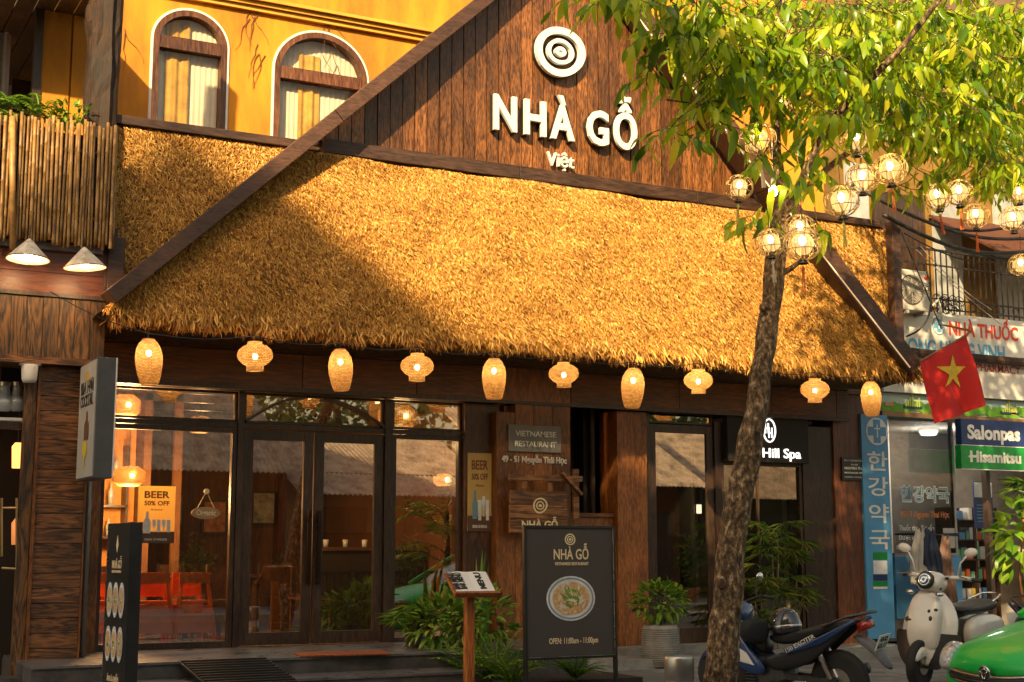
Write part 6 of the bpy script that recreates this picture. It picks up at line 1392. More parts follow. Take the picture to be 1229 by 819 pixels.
# window lettering
yg = YR - .003
wt = thing('window_lettering', P(1110, 595, yg), 'blue-outlined Korean lettering with orange and white lines on the pharmacy window', 'lettering')
def kor(tx, pa_, pb_, py0, py1, mat, bo, dy): 
    vs2, fs2 = text_geo(tx, bo, 'LEFT'); xs = [v[0] for v in vs2]; ys_ = [v[1] for v in vs2]; a1, b1 = P(pa_, 600, yg).x, P(pb_, 600, yg).x; z1_, z0_ = P((pa_ + pb_) / 2, py0, yg).z, P((pa_ + pb_) / 2, py1, yg).z
    MB().add([(a1 + (v[0] - min(xs)) / (max(xs) - min(xs)) * (b1 - a1), yg - dy - v[2] * .001, z0_ + (v[1] - min(ys_)) / (max(ys_) - min(ys_)) * (z1_ - z0_)) for v in vs2], fs2).build('lettering', mat, wt)
kor('한강약국', 1080.5, 1140, 583, 604, M_LET, .06, .0015); kor('한강약국', 1081.5, 1139, 584.5, 602.5, M_SBLUE, .0, .004)
sgn(wt, '851-9 Nguyen Thai Học', (1081, 617), (1139, 618), 621, 614, yg, plain('orange_print2', (.62, .20, .06), .5), .02, .002)
sgn(wt, 'Thuốc tây - Tư vấn', (1079, 633), (1121, 635), 637, 631, yg, M_PALE, .0, .002); sgn(wt, 'Dược mỹ phẩm', (1079, 645), (1117, 647), 648, 643, yg, M_PALE, .0, .002); sgn(wt, 'Khách sạn Đà Nẵng', (1076, 656), (1121, 658), 660, 654.5, yg, M_PALE, .0, .002)
p, q = P(1131.5, 634, yg), P(1147, 658, yg); MB().box(p.x, q.x, yg - .004, yg - .001, q.z, p.z).build('blank_card', plain('window_card', (.42, .42, .40), .6), wt)
# inside poster, shelves with goods
yi = .9
p, q = P(1168, 578, yi), P(1193, 634, yi); t = thing('wall_poster', p, 'dark blue and white poster standing inside the pharmacy doorway', 'poster'); MB().box(p.x, q.x, yi, yi + .02, q.z, p.z).build('sheet', M_NAVY, t); MB().box(p.x + .01, q.x - .01, yi - .004, yi - .0005, p.z - (p.z - q.z) * .34, p.z - .01).build('white_band', M_PALE, t)
for k in range(6): MB().box(p.x + .05, q.x - .08 - .03 * (k % 3), yi - .004, yi - .0005, p.z - (p.z - q.z) * (.5 + .07 * k) - .012, p.z - (p.z - q.z) * (.5 + .07 * k)).build('text_line', M_SBLUE, t)
t = thing('medicine_shelf', (16.6, 1.6, .13), 'dark shelf unit packed with small medicine boxes inside the pharmacy', 'shelf'); rg = random.Random(12)
sx0, sx1 = P(1146, 700, 1.5).x, P(1196, 700, 1.5).x
MB().box(sx0 - .03, sx0, 1.45, 1.85, .1, 2.1).box(sx1, sx1 + .03, 1.45, 1.85, .1, 2.1).box((sx0 + sx1) / 2 - .015, (sx0 + sx1) / 2 + .015, 1.45, 1.85, .1, 2.1).build('side_panel', M_FRAME, t)
cols = [plain('box_%d' % i, c, .5, rv=.1) for i, c in enumerate(((.7, .68, .62), (.55, .12, .05), (.1, .25, .5), (.65, .45, .1), (.12, .35, .2), (.5, .5, .52)))]
for k in range(6):
    z = .3 + k * .32; MB().box(sx0, sx1, 1.46, 1.84, z - .02, z).build('shelf_board', M_FRAME, t); x = sx0 + .03
    while x < sx1 - .12:
        w_ = rg.uniform(.05, .13); h_ = rg.uniform(.1, .22); tag(MB().box(x, x + w_ - .006, 1.5, 1.7, z + .001, z + h_).build('medicine_box', rg.choice(cols), t)); x += w_ + rg.uniform(0, .04)
pl_ = bpy.data.lights.new('pharmacy_light', 'POINT'); pl_.energy = 45; pl_.color = (1, .86, .7); pl_.shadow_soft_size = .2
ct = thing('ceiling_lamp', (16.5, 1.2, 3.0), 'small round white ceiling lamp inside the pharmacy', 'lamp', local=True); MB().lathe([(.001, -.06), (.12, -.05), (.15, 0), (.15, .03)], n=16).build('diffuser', emit('lamp_white', (1, .9, .78), 2), ct); o = bpy.data.objects.new('lamp_light', pl_); link(o, ct); o.location = (0, 0, -.15)
ct.location = (16.5, 1.2, mz0 - .14)
# garments hung before the window
def cloth_drop(nm, px, py0, py1, wpx, Y, mat, lab, cat):
    a = P(px, py0, Y); b = P(px, py1, Y); W = wpx / ppm_(a); n = 14; m = 16; vs = []
    for i in range(m + 1):
        t = i / m; z = a.z + (b.z - a.z) * t; ww = W * (.35 + .65 * min(1, t * 2.2)) * (1 - .2 * t)
        for j in range(n + 1):
            s_ = j / n - .5; vs.append((a.x + s_ * ww + .02 * math.sin(t * 5 + px), Y + .05 * math.cos(s_ * 22 + t * 2 + px) * (.4 + t) - .1 * (1 - 4 * s_ * s_) * .5, z - .04 * math.cos(s_ * 6) * (1 - t)))
    o = MB().add(vs, [(i * (n + 1) + j, i * (n + 1) + j + 1, (i + 1) * (n + 1) + j + 1, (i + 1) * (n + 1) + j) for i in range(m) for j in range(n)]).build(nm, mat, None, a, smooth=True)
    sm = o.modifiers.new('t', 'SOLIDIFY'); sm.thickness = .008; tag(o, lab, cat)
rk = thing('coat_rack', P(1115, 640, -.25), 'thin dark rail with short hooks carrying the hung garments before the pharmacy window', 'rack'); p, q = P(1098, 641, -.15), P(1150, 643, -.15); MB().tube([p, q], .012, 8).build('rail', M_BLACK, rk)
for x in (p.x, q.x): MB().box(x - .015, x + .015, -.15, YR - .01, p.z - .015, p.z + .015).build('bracket', M_BLACK, rk)
cloth_drop('white_jacket', 1101, 636, 702, 30, -.25, plain('grey_white_cloth', (.50, .48, .45), .9), 'pale grey-white jacket hanging leftmost before the pharmacy window', 'jacket')
cloth_drop('navy_jacket', 1116, 637, 704, 30, -.30, plain('navy_cloth', (.03, .045, .09), .9), 'dark navy jacket hanging between the pale jacket and the brown coat', 'jacket')
cloth_drop('brown_coat', 1134, 645, 745, 26, -.22, plain('brown_cloth', (.22, .13, .10), .9), 'dusty brown coat hanging rightmost behind the scooter', 'coat')
# flag on its pole, hung from the eave corner
fl = thing('flag', P(1115, 430, -2.0), 'red flag with a yellow star hanging from a slanted pole at the eave corner', 'flag'); Yf = -1.9
A_, B_ = P(1104, 434, Yf), P(1160, 402, Yf); C_ = P(1181, 488, Yf); D_ = P(1124, 509, Yf); vs = []; n = 22
for i in range(n + 1):
    for j in range(n + 1):
        u, v = i / n, j / n; p = A_.lerp(B_, u).lerp(D_.lerp(C_, u), v); vs.append(p + Vector((0, .05 * math.sin(u * 9 + v * 2.5) * (.3 + v) + .02 * math.sin(u * 21 + v * 6) * v, .015 * math.sin(u * 9) * v)))
m = MB().add(vs, [(i * (n + 1) + j, (i + 1) * (n + 1) + j, (i + 1) * (n + 1) + j + 1, i * (n + 1) + j + 1) for i in range(n) for j in range(n)]); f_ = m.build('cloth', plain('flag_red', (.62, .012, .008), .7, var=.05, rv=0), fl, smooth=True)
ctr = Vector((0, 0, 0))
def surf(u, v): p = A_.lerp(B_, u).lerp(D_.lerp(C_, u), v); return p + Vector((0, .05 * math.sin(u * 9 + v * 2.5) * (.3 + v) + .02 * math.sin(u * 21 + v * 6) * v, .015 * math.sin(u * 9) * v))
sc_ = P(1144, 445, Yf); star = []; 
def inv(px, py):      # bilinear inverse by search
    best = None; tgt = P(px, py, Yf)
    for i in range(41):
        for j in range(41):
            q = A_.lerp(B_, i / 40).lerp(D_.lerp(C_, i / 40), j / 40); d = (q - tgt).length
            if best is None or d < best[0]: best = (d, i / 40, j / 40)
    return best[1], best[2]
spx = [(1143, 426), (1148, 440), (1161, 441), (1149, 449.5), (1154, 465), (1142.5, 454.5), (1131, 465), (1136, 450), (1124, 441), (1138, 440)]
uv = [inv(*s) for s in spx]; cuv = inv(1143, 447); vs = [surf(*cuv)]; fs = []; K = 5
for a in range(10):
    u0, v0 = uv[a]; u1, v1 = uv[(a + 1) % 10]
    for k in range(K): 
        base = len(vs)
    for r_ in range(1, K + 1):
        for s_ in range(r_ + 1 if False else 2): pass
st_v = [cuv]; rings_ = []
for r_ in range(1, K + 1): 
    ring_ = []
    for a in range(10):
        u0, v0 = uv[a]; u1, v1 = uv[(a + 1) % 10]
        for q in range(3):
            uu, vv = u0 + (u1 - u0) * q / 3, v0 + (v1 - v0) * q / 3; ring_.append((cuv[0] + (uu - cuv[0]) * r_ / K, cuv[1] + (vv - cuv[1]) * r_ / K))
    rings_.append(ring_)
vs = [surf(*cuv) - Vector((0, .012, 0))]; 
for rg_ in rings_: vs += [surf(*q) - Vector((0, .012, 0)) for q in rg_]
nr_ = 30; fs = [(0, 1 + j, 1 + (j + 1) % nr_) for j in range(nr_)]
for k in range(K - 1): fs += [(1 + k * nr_ + j, 1 + (k + 1) * nr_ + j, 1 + (k + 1) * nr_ + (j + 1) % nr_, 1 + k * nr_ + (j + 1) % nr_) for j in range(nr_)]
MB().add(vs, fs).build('star', plain('flag_yellow', (.85, .55, .03), .7, rv=0), fl, smooth=True)
ex = P(1166, 397, Yf); MB().tube([Vector((ex.x + .5, -.8, ex.z + .28)), ex, B_, A_], .014, 8).build('pole', plain('pole_wood', (.25, .10, .04), .6), fl)
# air conditioner
yA = -.35; p, q = P(1083, 324, yA), P(1117, 372, yA); ac = thing('air_conditioner', (p.x, yA, zU), 'weathered white outdoor air conditioner unit on the ledge right of the thatch', 'air conditioner')
z1_, z0_ = P(1100, 324.5, yA).z, P(1100, 373, yA).z; M_ACW = plain('ac_cream', (.60, .56, .48), .5, var=.12, sc=4)
MB().box(p.x - .1, q.x, yA, yA + .3, z0_, z1_).build('casing', M_ACW, ac, bevel=.02)
c = P(1094, 348, yA); rr_ = .215; g = MB()
disc(MB(), c.x, c.z, rr_ + .012, rr_ + .012, yA - .006, yA + .01).build('fan_shroud', plain('ac_dark', (.10, .09, .08), .6), ac)
for k in range(9): g.ring((c.x, yA - .012, c.z), rr_ * (k + 1.2) / 10, .0045, (0, 1, 0), 28, 4)
for k in range(8): a = k * math.pi / 4; g.bar((c.x, yA - .014, c.z), (c.x + rr_ * math.cos(a), yA - .014, c.z + rr_ * math.sin(a)), .006)
g.build('fan_grille', M_ACW, ac); disc(MB(), c.x, c.z, .035, .035, yA - .022, yA - .016, 14).build('fan_hub', M_ACW, ac)
e = P(1111, 334, yA); disc(MB(), e.x, e.z, .035, .035, yA - .004, yA + .002, 14).build('badge', M_RED, ac); sgn(ac, 'LG', (1107, 346), (1115, 347), 349, 343.5, yA, M_BLACK, .02, .003)
MB().tube([P(1118, 368, yA), P(1126, 360, yA), P(1129, 372, yA), P(1130, 384, -.1)], .02, 8).build('pipe', M_WHITE, ac, smooth=True)
for x in (p.x + .05, q.x - .1): MB().box(x, x + .05, yA, -.02, z0_ - .05, z0_ - .003).build('foot_bracket', M_ACW, ac)
# tangle of street cables
M_CAB = plain('cable_black', (.015, .013, .012), .5)
cb_ = [((1040, 232), (1250, 262), .35, -1.0, .022), ((1060, 258), (1250, 300), .25, -1.1, .03), ((1070, 247), (1250, 285), .2, -1.05, .025), ((1080, 268), (1250, 318), .12, -1.0, .012), ((1085, 280), (1250, 300), .3, -.9, .01), ((1100, 300), (1215, 400), .05, -.7, .006), ((1105, 296), (1190, 372), .08, -.72, .006), ((1075, 262), (1130, 395), -.0, -.5, .01)]
cbn = ['uppermost thick black cable bundle crossing before the pharmacy balcony', 'lowest thick black cable bundle crossing before the balcony', 'middle black cable bundle crossing before the balcony', 'thin sagging black cable just below the thick bundles', 'thin slack cable dipping over the balcony railing', 'pale thin cable slanting down over the railing', 'second pale thin cable slanting just above the other pale one', 'dark cable running down past the air conditioner']
for k, (a, b, sag, Y, r_) in enumerate(cb_):
    p, q = P(*a, Y), P(*b, Y); pts = [p.lerp(q, i / 16) - Vector((0, 0, sag * math.sin(math.pi * i / 16))) for i in range(17)]
    tag(MB().tube(pts, r_, 6).build('street_cable', M_CAB if k not in (5, 6) else plain('cable_grey', (.45, .42, .38), .6), None, p, smooth=True), cbn[k], 'cable', 'cables crossing before the balcony')
q0 = P(1112, 322, -.45); pts = [P(1112, 325, -.45), P(1117, 350, -.5), P(1115, 378, -.55), P(1103, 396, -.5), P(1088, 404, -.3)]
tag(MB().tube(smooth_path(pts, [.014] * 5)[0], .014, 8).build('street_cable', M_CAB, None, q0, smooth=True), 'thick black hose looping down in front of the air conditioner', 'cable')
# junk basket on the balcony, plants at the photo edge
bk = thing('wire_basket', P(1140, 368, -.1), 'dark tangle of scroll ironwork on the balcony edge beside the air conditioner', 'ironwork'); g = MB()
for k in range(16): g.ring(P(1124 + (k * 7) % 30, 358 + (k * 5) % 16, -.12), .06 + .02 * (k % 3), .007, (rp2.uniform(-.3, .3), 1, rp2.uniform(-.3, .3)), 12, 4)
g.build('scrolls', M_IRON, bk)
c = P(1222, 650, -1.6); t = plant('broadleaf_plant', (c.x, -1.6, PAVE), 'tall bright broad-leaved plant at the photo edge before the pharmacy door'); MB().tube([(c.x + .1, -1.6, PAVE), (c.x, -1.6, 1.1), (c.x + .15, -1.6, 2.0)], .015, 6).build('stem', plain('brown_stem', (.35, .12, .04), .6), t)
m = MB(); leafball(m, (c.x + .1, -1.6, 1.45), (.38, .3, .62), 120, .24, .13, -.3); m.build('foliage', GL_, t)
c = P(1222, 590, -1.2); m = MB(); 
for i in range(7): fan_leaf(m, Vector((c.x + rp2.uniform(-.1, .2), -1.2, c.z + rp2.uniform(-.15, .15))), (math.cos(i), .3, .3), .3, 12, .025)
m.build('fan_leaves', GR, t)
# ---------------------------------------------------------------- vehicles
def puff(mb, poly, hw, y0=0, ins=.72, steps=(-1, -.75, 0, .75, 1), wf=None):      # rounded body from an XZ outline
    cx = sum(p[0] for p in poly) / len(poly); cz = sum(p[1] for p in poly) / len(poly); rings = []
    for s_ in steps:
        k = ins if abs(s_) == 1 else (.94 if abs(s_) == .75 else 1)
        rings.append([(cx + (a - cx) * k, y0 + s_ * hw * (wf(a) if wf else 1), cz + (b - cz) * k) for a, b in poly])
    return mb.loft(rings)
M_TYRE = plain('tyre', (.022, .021, .02), .8, var=.15, sc=20); M_RIMB = plain('dark_rim', (.03, .03, .032), .35, .6); M_CHROME = plain('chrome', (.7, .7, .7), .12, 1, var=.02); M_PLB = plain('black_plastic', (.02, .02, .022), .42, spec=.5); M_ENG = plain('engine_grey', (.10, .10, .10), .45, .6, var=.2, sc=20)
def wheel(par, x, r, tw, name='wheel', y=0, rimm=M_RIMB, nsp=5, car=False):
    M_ = Matrix.Translation((x, y, r)) @ Matrix.Rotation(R(90), 4, 'X')
    prof = [(r * .72, -tw * .45), (r * .86, -tw * .5), (r * .95, -tw * .42), (r, -tw * .2), (r, tw * .2), (r * .95, tw * .42), (r * .86, tw * .5), (r * .72, tw * .45)]
    w_ = MB().lathe(prof, (0, 0, 0), 30, M_).build(name, M_TYRE, par, smooth=True)
    g = MB().lathe([(r * .74, -tw * .44), (r * .66, -tw * .3), (r * .66, tw * .3), (r * .74, tw * .44)], (0, 0, 0), 30, M_)
    g.lathe([(.001, -tw * .5), (r * .16, -tw * .45), (r * .16, tw * .45), (.001, tw * .5)], (0, 0, 0), 14, M_)
    for k in range(nsp):
        for d in (-.1, .1): a = 2 * math.pi * k / nsp + d; g.bar((x + r * .12 * math.cos(a), y, r + r * .12 * math.sin(a)), (x + r * .68 * math.cos(a + d * .5), y, r + r * .68 * math.sin(a + d * .5)), .02 if not car else .05, .02 if not car else tw * .6)
    g.build('rim', rimm, w_); MB().lathe([(r * .3, -tw * .52), (r * .42, -tw * .52), (r * .42, -tw * .46), (r * .3, -tw * .46)], (0, 0, 0), 20, M_).build('brake_disc', M_STEEL, w_)
    return w_
M_BBLUE = plain('bike_blue', (.015, .05, .17), .25, var=.05, coat=.6, rv=.02)
def motorbike(col):
    t = thing('motorbike', (0, 0, 0), '', 'motorbike', local=True)
    wheel(t, .63, .29, .085); wheel(t, -.62, .29, .1)
    for y in (-.07, .07): MB().tube([(.63, y, .29), (.50, y, .72), (.42, y, .95)], .02, 8).build('fork_tube', M_ENG, t, smooth=True)
    puff(MB(), [(.36, .50), (.45, .61), (.62, .63), (.80, .56), (.90, .40), (.86, .42), (.75, .55), (.62, .60), (.48, .57), (.40, .47)], .065).build('front_mudguard', col, t, smooth=True, sub=1)
    puff(MB(), [(.30, .98), (.42, 1.02), (.56, .90), (.62, .76), (.52, .62), (.40, .66), (.30, .80)], .15, wf=lambda a: 1.15 - .5 * max(0, a - .3)).build('front_cowl', col, t, smooth=True, sub=1)
    MB().ell((.585, 0, .80), (.06, .10, .06), 14, 8).build('headlight', plain('lens', (.7, .72, .75), .08, spec=1), t, smooth=True)
    for s_ in (-1, 1):
        puff(MB(), [(.40, .80), (.50, .60), (.36, .36), (.10, .30), (.02, .38), (.18, .52), (.26, .66)], .03, s_ * .17).build('leg_shield', col, t, smooth=True, sub=1)
        puff(MB(), [(.40, .62), (.36, .46), (.16, .42), (.24, .54)], .012, s_ * .205).build('white_decal', M_WHITE, t)
        puff(MB(), [(.14, .52), (-.1, .50), (-.30, .58), (-.62, .76), (-.86, .88), (-.88, .84), (-.60, .62), (-.40, .44), (-.10, .36), (.1, .38)], .03, s_ * .13).build('side_panel', M_PLB, t, smooth=True, sub=1)
        puff(MB(), [(-.14, .575), (-.50, .70), (-.88, .885), (-.90, .86), (-.54, .645), (-.18, .53)], .014, s_ * .165).build('blue_stripe', col, t, smooth=True)
        k = MB(); fr_ = Matrix.Translation((-.17, s_ * .182, .56)) @ Matrix.Rotation(R(180) if s_ > 0 else 0, 4, 'Z') @ Matrix.Rotation(R(90), 4, 'X')
        vs2, fs2 = text_geo('150 EXCITER', .02, 'LEFT'); k.add([Matrix.Translation((-.17, s_ * .182, .545)) @ Matrix.Rotation(R(26.5), 4, 'Y') @ Vector((-v[0] * .045 if s_ > 0 else -.34 + v[0] * .045, s_ * v[2] * .0015, v[1] * .04)) for v in vs2], fs2); k.build('lettering', M_WHITE, t)
        MB().tube([(.40, s_ * .05, .98), (.36, s_ * .30, 1.02), (.28, s_ * .36, 1.0)], .012, 7).build('handlebar', M_BLACK, t, smooth=True); MB().tube([(.335, s_ * .31, 1.015), (.25, s_ * .39, .995)], .018, 8).build('grip', M_PLB, t)
        mr = MB().tube([(.36, s_ * .24, 1.02), (.38, s_ * .28, 1.14), (.37, s_ * .33, 1.19)], .006, 6).build('mirror_stem', M_BLACK, t); MB().ell((.37, s_ * .35, 1.21), (.018, .065, .04), 12, 7).build('mirror', M_CHROME, mr, smooth=True)
        MB().tube([(.02, s_ * .1, .26), (.0, s_ * .26, .26)], .015, 7).build('foot_peg', M_PLB, t)
        MB().bar((-.05, s_ * .07, .32), (-.62, s_ * .08, .29), .035, .05).build('swingarm', M_ENG, t); MB().tube([(-.58, s_ * .09, .32), (-.42, s_ * .10, .66)], .028, 8).build('shock', M_CHROME, t)
    m = puff(MB(), [(.24, .36), (.26, .50), (.05, .50), (-.14, .42), (-.18, .28), (.02, .20), (.2, .22)], .12); [m.box(.22, .34, -.08, .08, .24 + k * .028, .25 + k * .028) for k in range(6)]; m.build('engine', M_ENG, t)
    MB().tube([(.16, -.1, .24), (.02, -.15, .2), (-.2, -.16, .22)], .022, 8).build('exhaust_pipe', M_CHROME, t, smooth=True); MB().tube([(-.2, -.16, .22), (-.42, -.17, .30), (-.82, -.18, .40)], [.04, .055, .05], 12).build('exhaust', M_PLB, t, smooth=True)
    puff(MB(), [(.12, .70), (.0, .69), (-.18, .72), (-.50, .82), (-.84, .885), (-.90, .86), (-.80, .81), (-.50, .70), (-.2, .60), (.08, .60)], .13, wf=lambda a: 1 if a < -.1 else .75).build('seat', M_PLB, t, smooth=True, sub=1)
    puff(MB(), [(.20, .76), (.12, .70), (.05, .50), (.2, .50), (.34, .66), (.32, .80)], .11).build('centre_cowl', M_PLB, t, smooth=True, sub=1)
    MB().tube([(-.55, -.14, .80), (-.80, -.15, .90), (-.98, -.08, .93), (-.98, .08, .93), (-.80, .15, .90), (-.55, .14, .80)], .013, 8).build('grab_rail', M_ENG, t, smooth=True)
    puff(MB(), [(-.84, .84), (-.96, .86), (-.98, .80), (-.86, .74)], .08).build('tail_light', plain('red_lens', (.45, .02, .01), .15, spec=.9), t, smooth=True)
    puff(MB(), [(-.74, .72), (-.90, .74), (-1.06, .60), (-1.16, .42), (-1.13, .41), (-1.0, .56), (-.86, .66)], .07).build('rear_mudguard', plain('mudguard_grey', (.12, .12, .13), .5), t, smooth=True, sub=1)
    MP = Matrix.Translation((-1.07, 0, .665)) @ Matrix.Rotation(R(-90), 4, 'Z') @ Matrix.Rotation(R(24), 4, 'X')     # local x across, z up, -y outward (rearward)
    pl = MB().box(-.11, .11, .0, .006, -.075, .075, MP).build('number_plate', M_WHITE, t); k = MB(); T(k, '43-K2', -.075, .075, .012, .042, 0, .03, .003); T(k, '615.17', -.085, .085, -.055, .045, 0, .03, .003); b = MB(); b.add([MP @ Vector(v) for v in k.v], k.f); b.build('plate_number', M_BLACK, pl)
    MB().bar((-.05, .1, .24), (-.12, .26, .02), .02).build('side_stand', M_BLACK, t)
    return t
hd = R(112)
mb_ = motorbike(M_BBLUE); c = P(938, 790, -5.3); mb_.scale = (.95,) * 3; mb_.location = (c.x, -5.3, PAVE); mb_.rotation_euler = (R(-4), 0, hd); mb_['label'] = 'black and blue motorbike with a helmet on its seat, parked behind the tree trunk'; mb_['group'] = 'motorbikes parked on the pavement'
mb2 = copy_tree(mb_); c = P(1222, 760, -4.2); mb2.location = (c.x + .3, -4.6, PAVE); mb2.rotation_euler = (R(5), 0, R(250)); mb2['label'] = 'motorbike mostly hidden behind the white scooter and green car at the photo edge'
c = P(939, 745, -5.0); hm = thing('helmet', (c.x, -5.0, .8), 'glossy dark grey helmet resting on the motorbike seat', 'helmet', local=True)
hs_ = MB().lathe([(.001, .19), (.06, .18), (.115, .13), (.14, .05), (.135, -.02), (.12, -.05), (.115, -.045), (.001, .1)], n=26).build('shell', plain('helmet_grey', (.045, .045, .05), .16, coat=.8), hm, smooth=True); MB().lathe([(.136, .0), (.143, .01), (.143, .03), (.137, .04)], n=26).build('trim_band', M_STEEL, hm, smooth=True); puff(MB(), [(.10, .0), (.20, -.01), (.19, .01), (.11, .05)], .08).build('visor', M_PLB, hm, smooth=True)
RM = Matrix.Rotation(hd, 4, 'Z'); bpos = Vector(mb_.location)
hm.location = bpos + RM @ Vector((-.08, .04, .71)); hm.rotation_euler = (0, R(6), hd)
c = bpos + RM @ Vector((.16, .20, .70)); bg = thing('black_bag', c, 'soft black bag hung between the motorbike seat and handlebar', 'bag'); puff(MB(), [(c.x - .13, c.z + .10), (c.x + .12, c.z + .12), (c.x + .15, c.z - .02), (c.x + .10, c.z - .14), (c.x - .10, c.z - .13), (c.x - .15, c.z)], .09, c.y).build('bag_body', plain('bag_cloth', (.018, .018, .02), .85, bump=.4, sc=12), bg, smooth=True, sub=1); MB().tube([(c.x - .08, c.y, c.z + .1), (c.x, c.y - .02, c.z + .2), (c.x + .08, c.y, c.z + .11)], .008, 6).build('strap', M_BLACK, bg)
c = bpos + RM @ Vector((.30, .12, .68)); gb = thing('green_raincoat', c, 'bright green folded raincoat stuffed behind the trunk on the motorbike', 'raincoat'); puff(MB(), [(c.x - .14, c.z + .1), (c.x, c.z + .12), (c.x + .2, c.z - .06), (c.x + .26, c.z - .12), (c.x + .1, c.z - .08), (c.x - .1, c.z - .02)], .05, c.y).build('folded_cloth', plain('rain_green', (.02, .42, .05), .4, bump=.5, sc=14), gb, smooth=True, sub=1)
# white scooter
def scooter():
    W_ = plain('scooter_white', (.74, .71, .66), .2, var=.04, coat=.7, rv=.01); t = thing('white_scooter', (0, 0, 0), 'white retro scooter with black spots, parked facing left before the blue pharmacy panel', 'scooter', local=True)
    wheel(t, .62, .23, .09, rimm=M_STEEL, nsp=6); wheel(t, -.58, .23, .1, rimm=M_STEEL, nsp=6)
    # curved leg shield: rows from the bottom up, section bulging forward
    rows = [(.58, .22, .12, .02), (.59, .30, .20, .05), (.575, .42, .27, .08), (.55, .56, .29, .10), (.52, .70, .27, .10), (.485, .82, .21, .08), (.45, .92, .12, .05)]
    vs = []; n = 12
    for x, z, hw, dp in rows:
        for j in range(n + 1): s_ = j / n * 2 - 1; vs.append((x - dp * s_ * s_ * 1.6 + .03, s_ * hw, z))
    fs = [(i * (n + 1) + j, i * (n + 1) + j + 1, (i + 1) * (n + 1) + j + 1, (i + 1) * (n + 1) + j) for i in range(len(rows) - 1) for j in range(n)]
    o = MB().add(vs, fs).build('leg_shield', W_, t, smooth=True, sub=2); so_ = o.modifiers.new('k', 'SOLIDIFY'); so_.thickness = .03
    vs2 = [];  
    for x, z, hw, dp in rows[:4]:
        for j in range(n + 1): s_ = j / n * 2 - 1; vs2.append((x - dp * s_ * s_ * 1.3 + .02, s_ * (hw + .05), z - .03))
    MB().add(vs2, fs[:3 * n]).build('black_skirt', M_PLB, t, smooth=True, sub=1)
    # raised centre spine of the shield
    puff(MB(), [(.58, .30), (.64, .44), (.635, .62), (.60, .78), (.52, .93), (.44, .92), (.46, .6), (.5, .32)], .17, ins=.55).build('shield_spine', W_, t, smooth=True, sub=2)
    puff(MB(), [(.47, .30), (.55, .39), (.65, .42), (.76, .385), (.84, .29), (.80, .24), (.72, .30), (.60, .31), (.52, .26)], .07, ins=.6).build('front_mudguard', W_, t, smooth=True, sub=1)
    MB().tube([(.62, -.05, .23), (.50, -.03, .6), (.40, 0, .92)], .022, 8).build('fork', M_ENG, t)
    puff(MB(), [(.28, .94), (.26, 1.02), (.34, 1.10), (.46, 1.12), (.55, 1.04), (.56, .96), (.48, .90), (.36, .90)], .13, ins=.55).build('headset', W_, t, smooth=True, sub=2)
    ML_ = Matrix.Translation((.53, 0, 1.02)) @ Matrix.Rotation(R(78), 4, 'Y'); MB().lathe([(.082, -.02), (.088, .02), (.078, .035)], (0, 0, 0), 24, ML_).build('headlight_ring', M_PLB, t, smooth=True); hl = MB().lathe([(.076, .02), (.06, .045), (.03, .058), (.001, .062)], (0, 0, 0), 24, ML_).build('headlight', plain('headlight_dark', (.12, .12, .13), .06, spec=1), t, smooth=True)
    for r_ in (.06, .035): MB().lathe([(r_ - .006, .05 if r_ > .05 else .06), (r_, .048 if r_ > .05 else .062), (r_ + .004, .045 if r_ > .05 else .058)], (0, 0, 0), 24, ML_).build('lens_ring', M_CHROME, hl)
    for s_ in (-1, 1):
        MB().tube([(.36, s_ * .1, 1.05), (.32, s_ * .26, 1.06), (.24, s_ * .33, 1.05)], .022, 8).build('handlebar', W_, t, smooth=True); MB().tube([(.27, s_ * .30, 1.055), (.19, s_ * .40, 1.04)], .02, 8).build('grip', M_PLB, t)
        MB().tube([(.34, s_ * .25, 1.075), (.42, s_ * .36, 1.06)], .007, 6).build('brake_lever', M_CHROME, t)
        mr = MB().tube([(.31, s_ * .22, 1.08), (.33, s_ * .25, 1.2), (.31, s_ * .31, 1.28)], .009, 6).build('mirror_stem', W_, t, smooth=True); MB().ell((.31, s_ * .345, 1.31), (.022, .07, .045), 16, 8, Matrix.Rotation(R(12 * s_), 4, 'X')).build('mirror_shell', W_, mr, smooth=True); MB().ell((.293, s_ * .345, 1.31), (.015, .06, .037), 16, 8, Matrix.Rotation(R(12 * s_), 4, 'X')).build('mirror_glass', M_CHROME, mr, smooth=True)
        MB().ell((.56, s_ * .15, .90), (.03, .045, .025), 12, 7).build('indicator', M_CHROME, t, smooth=True)
        puff(MB(), [(-.10, .66), (-.50, .70), (-.86, .66), (-.95, .56), (-.80, .36), (-.50, .28), (-.22, .30), (-.10, .42)], .09, s_ * .13, ins=.5).build('rear_body', W_, t, smooth=True, sub=2)
        puff(MB(), [(.50, .22), (-.1, .18), (-.2, .26), (.1, .30), (.42, .32)], .03, s_ * .15).build('floor_side', W_, t, smooth=True, sub=1)
        puff(MB(), [(-.05, .25), (-.35, .2), (-.4, .3), (-.1, .36)], .03, s_ * .17).build('side_cover', M_PLB, t, smooth=True)
    puff(MB(), [(.44, .24), (.42, .30), (-.1, .27), (-.12, .20), (.3, .18)], .17).build('floorboard', M_PLB, t, smooth=True)
    puff(MB(), [(.42, .88), (.34, .90), (.30, .3), (.44, .3)], .16).build('inner_shield', M_PLB, t, smooth=True, sub=1)
    puff(MB(), [(.02, .75), (-.15, .765), (-.45, .77), (-.78, .83), (-.90, .80), (-.88, .72), (-.5, .68), (-.02, .66)], .155, ins=.75).build('seat', M_PLB, t, smooth=True, sub=2)
    MB().tube([(-.70, -.13, .80), (-.95, -.1, .86), (-.98, 0, .87), (-.95, .1, .86), (-.70, .13, .80)], .012, 8).build('grab_rail', M_CHROME, t, smooth=True)
